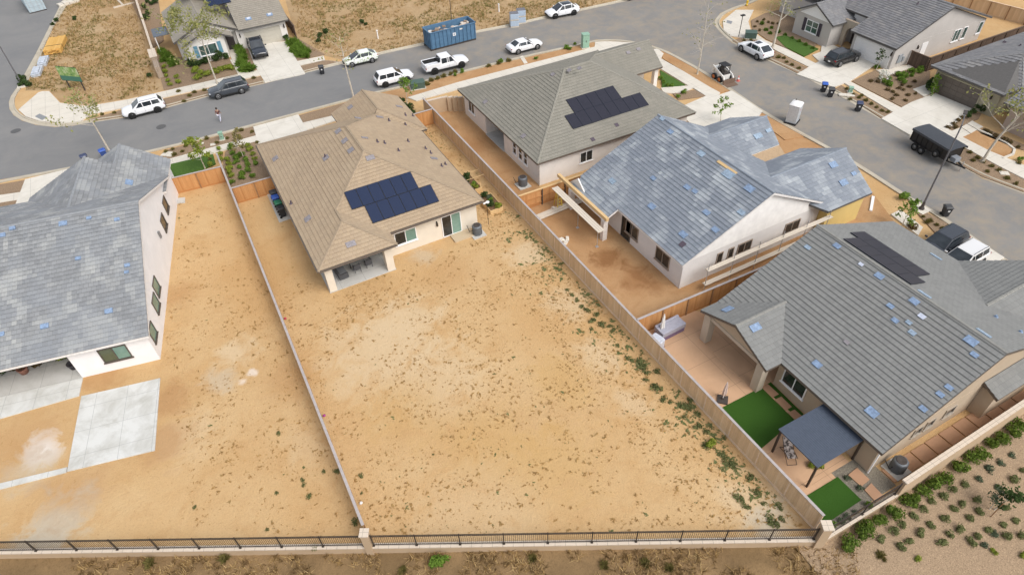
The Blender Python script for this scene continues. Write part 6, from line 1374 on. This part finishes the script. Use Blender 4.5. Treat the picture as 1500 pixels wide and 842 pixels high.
many('green', [(643,820,1.1),(640,826,.9),(652,824,.9),(100,812,.4)], .9, 'green bush growing at foot of the rear wall', 'bushes at foot of rear wall', slope=True)
many('tuft', [(220,826),(590,836),(885,828),(945,825),(780,818),(330,818),(980,832),(1290,815)], .8, 'straw coloured grass clump on the bank below rear wall', 'grass clumps on the bank', slope=True)
# garden beside small turf square
many('green', [(1270.5,738.5),(1221,772)], .75, 'green shrub in gravel strip beside small turf square', 'shrubs beside small turf square', .03)
many('grey', [(1241,702),(1259,717),(1240,758),(1252,750),(1233,764)], .55, 'small grey plant in gravel strip beside small turf square', 'grey plants beside small turf square', .03)
many('lime', [(1191,684),(1199,685)], .7, 'yellow-green potted plant under pergola edge', 'plants under the pergola edge', .03)
# front garden of tan house
zf = lambda L: [(240+a*.16625, 170+b*.16625) for a, b in L]
many('green', zf([(585,292),(605,338),(628,378),(650,418),(660,466),(683,516),(692,564),(720,405),(742,445),(750,490),(785,538),(825,425),(690,355),(612,598)]), .95, 'round green shrub in rows before tan house', 'green shrubs before tan house')
many('lime', zf([(570,390),(575,432),(585,470),(590,505),(600,540),(740,270),(765,305),(785,345),(800,385),(415,440),(505,350),(510,400),(490,300)]), .85, 'yellow-green shrub in rows before tan house', 'lime shrubs before tan house')
many('tuft', zf([(825,235),(410,385),(390,345),(80,295),(165,315),(195,270),(95,345),(380,205),(685,130),(780,145),(560,200),(470,240),(20,320)]), .7, 'small dry grass clump in strip beside tan house drive', 'dry clumps in strip before tan house')
# strips elsewhere
many('tuft', [(100+i*9+random.uniform(-2,2), 0) for i in range(0)], .6, '', '')
many('tuft', [(262,135),(270,149),(285,136),(150,168),(168,166),(205,158),(300,133),(372,115),(278,141)], .75, 'dry grass clump in strip below the plane tree', 'dry clumps on the north strip', .085)
many('tuft', [(620,122),(632,119),(641,116),(650,113),(626,125),(660,110),(667,107),(716,98),(730,94),(745,90)], .95, 'yellow grass clump in strip beside white pickup', 'grass clumps beside white pickup')
many('green', [(676,107),(734,92),(785,87),(830,70),(834,73),(842,67),(827,72),(668,112)], .8, 'green shrub on strip before olive roof house', 'green shrubs on olive house strip')
many('gtuft', [(357,103),(360,99),(353,96),(356,88),(361,104),(367,103),(349,70),(352,76),(355,82),(432,66),(438,70),(443,74),(449,78),(437,78),(432,76),(441,82),(427,66),(448,84)], 1.7, 'lush green grass clump beside pale driveway', 'green clumps beside greige house drive')
many('dark', [(282,97),(289,98),(296,95),(303,93),(318,90),(325,87),(333,86),(281,92)], 1.3, 'dark green rounded shrub before greige house windows', 'dark shrubs before greige house', .05)
many('lime', [(287,107),(296,110),(305,112),(315,108),(325,105),(333,103),(340,102),(290,116)], 1.5, 'yellow-green ground shrub before greige house', 'lime shrubs before greige house', .05)
many('gtuft', [(238,78),(243,82),(248,88),(252,92),(241,90),(255,96)], 1.6, 'tall green clump beside stone pillar wall', 'green clumps beside stone pillar wall', .05)
many('lime', [(241,100),(243,107),(245,113),(247,120),(249,126),(262,122),(259,115)], .95, 'lime ground shrub in row beside stone pillar wall', 'lime shrubs beside stone pillar wall')
many('dark', [(215,30),(218,22),(216,5),(222,8),(228,6),(212,14),(420,58)], 1.0, 'bushy green shrub in side garden of greige house', 'shrubs in greige side garden')
many('tuft', [(1100,60),(1112,68),(1090,60),(1128,80),(1140,85),(1152,92),(1160,96),(1170,101),(1148,86)], .7, 'small dry clump on east strip near white crossover', 'dry clumps on the east strip')
many('gtuft', [(1122,45),(1128,50),(1140,48),(1150,52),(1160,57),(1170,62),(1130,42),(1116,36),(1180,67),(1190,72)], .7, 'green clump along front lawn of stone porch house', 'clumps along the stone porch lawn')
many('bronze', [(1106,40),(1112,46),(1118,30),(1125,34),(1132,36),(1110,33),(1140,36)], .8, 'small bronze plant in corner bed', 'bronze plants in corner bed')
many('green', [(1299,124),(1301,127),(1296,122),(1318,118),(1320,113),(1326,114),(1333,112),(1335,108),(1346,107),(1348,103),(1303,119),(1312,112),(1324,122),(1290,116)], .95, 'green shrub in mulch bed between the two east driveways', 'green shrubs between east drives')
many('bronze', [(1307,136),(1316,130),(1323,133),(1330,140),(1313,141),(1322,126),(1332,128),(1340,138),(1327,148),(1300,133),(1340,121),(1306,146),(1285,121),(1276,120)], .85, 'low bronze plant in mulch bed between the two east driveways', 'bronze plants between east drives')
many('tuft', [(1250,139),(1258,144),(1268,148),(1276,153),(1284,158),(1292,163),(1262,141),(1300,165),(1240,131),(1245,146)], .65, 'small dry clump in strip beside east bins', 'dry clumps beside east bins')
many('gtuft', [(1284,100),(1290,96),(1296,93),(1303,90)], .9, 'spiky green plant beside white garage driveway', 'plants beside white garage drive')
many('dark', [(1358,99),(1364,95),(1360,128),(1361,133),(1364,122),(1418,172),(1425,166),(1430,160),(1436,163),(1438,158)], 1.0, 'dark green shrub beside khaki garage', 'dark shrubs beside khaki garage')
many('bronze', [(1388,188),(1396,183),(1404,178),(1410,173),(1400,188),(1450,196),(1456,200),(1462,203),(1470,206),(1480,210),(1490,216),(1445,192)], .9, 'low bronze plant beside stepping slabs', 'bronze plants beside stepping slabs', .085)
many('tuft', [(1410,218),(1420,224),(1432,232),(1440,238),(1452,244),(1463,250),(1425,236),(1446,252),(1475,262),(1488,270),(1492,240)], .65, 'dry clump on strip behind dump trailer', 'dry clumps behind dump trailer')
many('green', [(1325,293,1.2),(1327,289,1.0),(1493,235,.8)], .9, 'green bush near tall grey lamp', 'green bushes near tall grey lamp')
many('tuft', [(1352,318),(1362,324),(1372,330),(1380,335),(1390,332),(1358,326),(1480,395),(1490,402)], .6, 'dry tuft in mulch strip under tall grey lamp', 'dry tufts under tall grey lamp')
many('bronze', [(1335,334,1.2),(1337,336,1.0)], .9, 'purple-bronze shrub beside lower right drive', 'bronze shrubs beside lower right drive', .05)
many('green', [(1001,137),(993,143),(983,127),(977,126),(971,122),(968,116)], .8, 'green shrub in bed before olive roof house porch', 'shrubs before olive house porch')
many('dark', [(595,158),(600,162),(588,152),(604,170)], 1.0, 'green bush at corner of tan house front', 'bushes at tan house front', .02)
# planter bed crops
for x, y, k in ((20.6,45.0,'dark'),(20.9,45.7,'green'),(21.1,46.3,'grey'),(20.75,46.6,'dark'),(21.2,44.75,'lime'),(21.2,44.5,'lime'),(20.4,48.7,'lime'),(20.7,48.5,'lime'),(20.9,48.9,'green'),(20.5,49.8,'dark'),(20.7,50.4,'dark')):
    shrub(k, x, y, .4, .8, 'leafy crop growing in a timber planter bed', 'crops in the timber planter beds', 'plant')
for x, y, k in ((-12.0,2.2,'green'),(-11.2,2.4,'dark'),(-10.4,2.4,'bronze'),(-8.8,2.4,'bronze'),(-8.0,2.5,'green'),(-7.2,2.3,'lime'),(-9.6,1.9,'bronze')):
    q = LW(x,y); shrub(k, q[0], q[1], .08 if x != -9.6 else .5, 1.0, 'leafy patio plant against the white house glass wall', 'plants on the white house patio', 'plant')

# green weeds along long fence
random.seed(21)
wl = [(868,470,1.0),(874,462,.8),(880,476,.9),(893,478,.7),(897,485,.8),(905,507,.7),(918,524,.7),(925,528,.6),(938,534,1.1),(942,540,.9),(948,546,.7),(961,545,.9),(946,557,.7),(964,570,1.2),(972,584,.8),(982,588,.6),(1001,594,1.1),(1007,598,.9),(1012,586,.7),(1003,610,.6),(1022,625,.8),(1034,633,.8),(1039,652,1.2),(1058,667,.9),(1060,640,.6),(1068,680,1.0),(1076,682,.9),(1083,731,.9),(1098,700,.8),(1093,742,.8),(1110,722,.8),(1127,758,.8),(1118,737,.6),(1134,768,.8),(1145,760,.7),(838,432,.7),(845,440,.7),(852,450,.7),(860,455,.8),(830,425,.5),(1141,742,.7),(866,482,.6),(1020,605,.7)]
many('weed', wl, 1.0, 'green weed patch growing along foot of the long board fence', 'weeds along the long fence', .0, cat='weed')
many('lime', [(1040,653,.8),(1041,651,.7)], .8, 'bright lime weed near the long board fence', 'lime weeds near long fence', 0, cat='weed')
many('weed', [(475,691,.5),(492,690,.6),(462,803,.7),(520,763,.7),(453,728,.6),(443,703,.5),(495,690,.5),(528,696,.5),(408,635,.6),(392,775,.5),(285,743,.5),(445,709,.5),(406,722,.5),(635,665,.3),(530,722,.4)], .6, 'single green weed on the bare dirt yards', 'green weeds on the dirt yards', 0, cat='weed')

# withered specks all over the two yards: one mass
def specks(name, N, mat, inside, size, seed, dens):
    random.seed(seed); mb = MB(); k = 0; tries = 0
    while k < N and tries < N*30:
        tries += 1; x, y = inside()
        if random.random() > dens(x, y): continue
        k += 1; s = size*random.choice((.5,.6,.8,.8,1,1,1.3,2.3)); a0 = random.uniform(0,3.14); m = random.randint(2,5)
        for _ in range(m):
            p = Vector((x+random.gauss(0,s*.55)*math.cos(a0), y+random.gauss(0,s*.55)*math.sin(a0), random.uniform(.012,.05))); d = rnd_dir(3); leaf(mb, p, d, s*random.uniform(.5,1.0), random.uniform(1.2,2.6))
    return tag(mb.build(name, mat), kind='stuff')
def yard():
    x = random.uniform(-9,22.3); lim = 30.14-(x+19.44)*.534+.5
    return x, random.uniform(lim, 64)
def ydens(x, y):
    if 3.4 < x < 19 and y > 41.6: return 0
    if x < -.5 and x < -9+ (y-41)*.19: return 0 if y > 41 else .15
    if abs(x+.13) < .25: return 0
    if y > 44 and 0 < x < 3.6: return .05
    n = noise.noise(Vector((x*.22,y*.22,4))) *.5+ noise.noise(Vector((x*.7,y*.7,9)))*.5
    d = .36+n*1.15
    if x < -.3: d *= .62 if y < 50 else .5
    if x > 17: d += .25
    return min(max(d,.03),1)
specks('withered_weeds', 8500, L_SPECK, yard, .06, 5, ydens)
specks('sparse_green_weeds', 300, L_WEED, yard, .065, 8, lambda x,y: ydens(x,y)*(1.0 if x > 15 or y < 24 else .25))
def bandxy():
    y = random.uniform(10,44); x = 22.3-abs(random.gauss(0,1.1)); return x, y
specks('fence_foot_weeds', 520, L_WEED, bandxy, .12, 9, lambda x,y: 1 if 30.14-(x+19.44)*.534 < y-.4 and noise.noise(Vector((x*.5,y*.35,2))) > -.15 else 0)
# pale crumbled soil near fence
def grassmass(name, N, mat, pick, h, seed, w=.03):
    random.seed(seed); mb = MB()
    for _ in range(N):
        q = pick()
        if q is None: continue
        x, y, z, k = q
        for _ in range(4):
            d = rnd_dir(.6); tip = Vector((x+d.x*h*k, y+d.y*h*k, z+abs(d.z)*h*k)); s = Vector((-d.y,d.x,0)).normalized()*w*k; b = Vector((x+random.uniform(-.1,.1),y+random.uniform(-.1,.1),z)); mb.add([b-s,b+s,tip],[(0,1,2)])
    return tag(mb.build(name, mat), kind='stuff')
def inpoly(x, y, P):
    c = False; j = len(P)-1
    for i in range(len(P)):
        if (P[i][1] > y) != (P[j][1] > y) and x < (P[j][0]-P[i][0])*(y-P[i][1])/(P[j][1]-P[i][1])+P[i][0]: c = not c
        j = i
    return c
LOT1 = GP([(86,20),(66,62),(44,118),(40,132),(72,131),(90,148),(128,153),(187,144),(232,133),(215,75),(199,0),(190,-12),(100,-15)])
LOT2 = GP([(425,-5),(436,50),(450,75),(480,80),(502,87),(558,76),(622,63),(699,45),(745,37),(799,24),(850,14),(900,2),(880,-15),(600,-20)])
def picker(P, thr):
    xs = [p[0] for p in P]; ys = [p[1] for p in P]
    def f():
        for _ in range(40):
            x, y = random.uniform(min(xs),max(xs)), random.uniform(min(ys),max(ys))
            if inpoly(x,y,P) and noise.noise(Vector((x*.16,y*.16,seedz)))+.5*noise.noise(Vector((x*.6,y*.6,1))) > thr: return x, y, .008, random.uniform(.6,1.4)
        return None
    return f
seedz = 3.1
grassmass('dry_straw_grass', 3800, L_STRAW, picker(LOT1,-.25), .30, 11, .035); grassmass('dry_straw_grass', 4200, L_STRAW, picker(LOT2,-.25), .32, 12, .035)
seedz = 7.7
grassmass('olive_lot_grass', 2200, L_OLIVE, picker(LOT1,.08), .30, 13, .03); grassmass('olive_lot_grass', 2300, L_OLIVE, picker(LOT2,.10), .34, 14, .035)
many('dark', [(470,55,.9),(478,50,.9),(530,35,.8),(536,38,.7),(466,62,.8),(35,120,1.2),(38,125,1.2),(45,127,1.0),(31,127,1.0),(84,33,.8),(78,38,.7),(110,30,.9),(220,113,.8)], .9, 'dark weedy bush growing on the dry lots', 'weedy bushes on the dry lots', 0)
def bankpick():
    x = random.uniform(-16,24); d = random.uniform(.25,5.5)**1.0; y = 30.14-(x+19.44)*.534-d*1.13
    if noise.noise(Vector((x*.5,y*.5,5))) < -.12: return None
    return x, y, slope_z(x,y), random.uniform(.5,1.5)
grassmass('bank_straw_grass', 3800, L_STRAW, bankpick, .34, 15, .022)
def bankpick2():
    x = random.uniform(20,45); y = 7.2-random.uniform(6.3,10); return (x, y, slope_z(x,y), random.uniform(.4,1.2)) if noise.noise(Vector((x*.5,y*.5,5))) > -.05 else None
grassmass('bank_straw_grass', 900, L_STRAW, bankpick2, .3, 16, .022); 
grassmass('bank_brown_grass', 2500, leafm('brown_grass', [(.16,.10,.045),(.22,.145,.07),(.12,.08,.035)]), bankpick, .3, 17, .025)

# ---------------------------------------------------------------- trees
def tree(name, label, px, py, H, crown_r, nleaf, leafm_, ls, bark=BARK, z=.085, tr=.11, seed=1, first=.35, limbs=9, lean=(0,0), grp=None, spread=1.0, tw=3):
    random.seed(seed); t = thing(name, label, 'tree', at0(px,py,z), 0, grp); tips = []; segs = MB()
    tp = []; 
    for i in range(7):
        u = i/6; tp.append(Vector((lean[0]*u*u+.10*math.sin(3*u+seed), lean[1]*u*u+.10*math.cos(2.3*u+seed)-.1, H*.93*u)))
    segs.tube(tp, [tr*(1-.82*i/6) for i in range(7)], 8)
    segs.lathe([(tr*1.5,0),(tr*1.1,.25)], tp[0], 8); segs.build('trunk', bark, t)
    lim = MB()
    def branch(p, d, L, r, lv):
        q = [p]; 
        for i in range(3):
            d = (d + rnd_dir()*.28 + Vector((0,0,.06))).normalized(); q.append(q[-1]+d*L/3)
        lim.tube(q, [r,r*.75,r*.5,r*.25], 5)
        if lv > 0:
            for k in range(tw): branch(q[random.choice((1,2,3))], (d+rnd_dir()*.85).normalized(), L*random.uniform(.45,.65), r*.5, lv-1)
        else: tips.extend(q[1:])
    for i in range(limbs):
        u = first+(1-first)*i/limbs; k = min(int(u*6),5); p = tp[k].lerp(tp[k+1], u*6-k); a = i*2.4+seed
        L = crown_r*(1.05-.65*(u-first)/(1-first))*random.uniform(.75,1.1); branch(p, Vector((math.cos(a)*spread,math.sin(a)*spread,.65)).normalized(), L, tr*.42*(1-u*.6), 2)
    lim.build('limbs', bark, t)
    if nleaf:
        lf = MB()
        for i in range(nleaf):
            p = random.choice(tips); lf_p = p+Vector((random.gauss(0,.22),random.gauss(0,.22),random.gauss(0,.18)))*(1 if crown_r > 1.2 else .5); leaf(lf, lf_p, rnd_dir(.6), ls*random.uniform(.6,1.35), 1.25)
        lf.build('crown', leafm_, t)
    return t
tree('plane_tree', 'leafy young plane tree behind the dark grey SUV', 319, 122, 8.6, 4.2, 2400, L_PLANE, .20, seed=4, first=.5, limbs=11)
tree('plane_tree', 'nearly leafless pale tree standing above tan house roof', 517, 143, 8.0, 2.0, 90, L_PLANE, .2, seed=9, first=.55, limbs=9, tw=2)
tree('plane_tree', 'sparse plane tree over street beyond white house roof', 160, 224, 6.6, 2.6, 420, L_PLANE, .2, seed=14, first=.5, limbs=9, tr=.12)
tree('plane_tree', 'bare thin tree on dirt strip near the loader', 1020, 109, 9.0, 2.4, 60, L_PLANE, .18, seed=20, first=.3, limbs=12, tw=3, tr=.09)
tree('plane_tree', 'pale trunk tree beside white crossover with thin twigs', 1132, 70, 7.5, 1.8, 260, L_PLANE, .18, seed=25, first=.5, limbs=8, tr=.15)
tree('plane_tree', 'forked pale tree with sparse leaves at the right edge', 1439, 237, 8.4, 2.9, 620, L_PLANE, .2, seed=31, first=.4, limbs=10, tr=.15, lean=(.9,-1.6))
tree('young_tree', 'slim green sapling before olive roof house drive', 1054, 177, 2.9, .75, 260, L_GREEN, .16, seed=35, first=.35, limbs=7, tr=.04)
tree('young_tree', 'small bright sapling beside transformer near tan house', 597, 152, 3.2, 1.1, 420, L_GREEN, .17, seed=37, first=.4, limbs=8, tr=.05)
tree('young_tree', 'leafy yellow-green sapling on lawn beside white house', 299, 247, 3.8, 1.2, 900, L_YEL, .17, seed=39, first=.25, limbs=10, tr=.05)
tree('young_tree', 'narrow bronze-green sapling in shrub rows before tan house', 359, 234, 3.6, .65, 420, L_OLIVE, .16, seed=41, first=.4, limbs=8, tr=.04)
tree('young_tree', 'bright sapling beside walk at lower right house front', 1320, 333, 3.0, .8, 480, L_GREEN, .17, seed=43, first=.15, limbs=9, tr=.04, spread=.6)
tree('young_tree', 'slim sapling beside white garage driveway', 1282, 103, 2.8, .6, 160, L_DARK, .16, seed=45, first=.35, limbs=7, tr=.04)
tree('young_tree', 'columnar green shrub tree beside khaki garage door', 1363, 137, 2.4, .55, 420, L_GREEN, .15, seed=47, first=.05, limbs=9, tr=.04, spread=.5)
tree('young_tree', 'white flowering small bush tree between east drives', 1290, 121, 1.3, .7, 260, leafm('white_blossom',[(.75,.75,.70),(.80,.80,.76),(.10,.15,.04)]), .12, seed=49, first=.2, limbs=8, tr=.03)
# staked tree on slope
q = GS(1458, 757); t = tree('young_tree', 'young dark green tree with stakes on the gravel slope', 1458, 757, 2.4, .75, 420, L_DARK, .15, seed=51, first=.4, limbs=8, tr=.035, z=0); t.location = GS(1454,747)
for dx, dy in ((-.5,-.2),(.5,.25)): MB().tube([(dx,dy,-.1),(dx,dy,1.6)],.03,6).build('stake', FPOST, t)
tree('young_tree', 'small grey leafed sapling with stake left of staked tree', 1442, 752, 1.7, .4, 120, L_GREY, .13, seed=53, first=.5, limbs=6, tr=.025, z=0).location = GS(1444,742)
for ks in SHR.values():
    for o in ks: bpy.data.objects.remove(o)
# ---------------------------------------------------------------- camera, light
cam = bpy.data.cameras.new('camera'); co = bpy.data.objects.new('camera', cam); COL.objects.link(co)
cam.sensor_width = 36; cam.lens = CF/1500*36; cam.clip_end = 3000; cam.clip_start = .5
M = Matrix.Identity(4)
for i in range(3): M[i][0] = CR[i]; M[i][1] = -CD[i]; M[i][2] = -CFW[i]; M[i][3] = CAMP[i]
co.matrix_world = M; SC.camera = co
w = bpy.data.worlds.new('World'); SC.world = w; w.use_nodes = True; nt = w.node_tree
sky = nt.nodes.new('ShaderNodeTexSky'); sky.sky_type = 'NISHITA'; sky.sun_disc = False
EL, AZ = 50, 160           # sun elevation, compass-style azimuth (from +Y clockwise)
sky.sun_elevation = R_(EL); sky.sun_rotation = R_(AZ); sky.air_density = 1.0; sky.dust_density = 3.0; sky.ozone_density = 1.0
bg = nt.nodes['Background']; bg.inputs['Strength'].default_value = .15
hs = nt.nodes.new('ShaderNodeHueSaturation'); hs.inputs['Saturation'].default_value = .35   # overcast: the sky loses its blue
nt.links.new(sky.outputs[0], hs.inputs['Color']); nt.links.new(hs.outputs[0], bg.inputs['Color'])
sl = bpy.data.lights.new('sun', 'SUN'); sl.energy = 1.1; sl.angle = R_(38); sl.color = (1,.95,.88)
so = bpy.data.objects.new('sun', sl); COL.objects.link(so)
dv = Vector((math.sin(R_(AZ))*math.cos(R_(EL)), math.cos(R_(AZ))*math.cos(R_(EL)), math.sin(R_(EL))))
so.rotation_euler = dv.to_track_quat('Z', 'Y').to_euler(); so.location = dv*120
SC.view_settings.view_transform = 'Standard'; SC.view_settings.look = 'None'; SC.view_settings.gamma = 1; SC.view_settings.use_curve_mapping = False
SC.view_settings.exposure = .5
SC.render.resolution_x = 1024; SC.render.resolution_y = 574
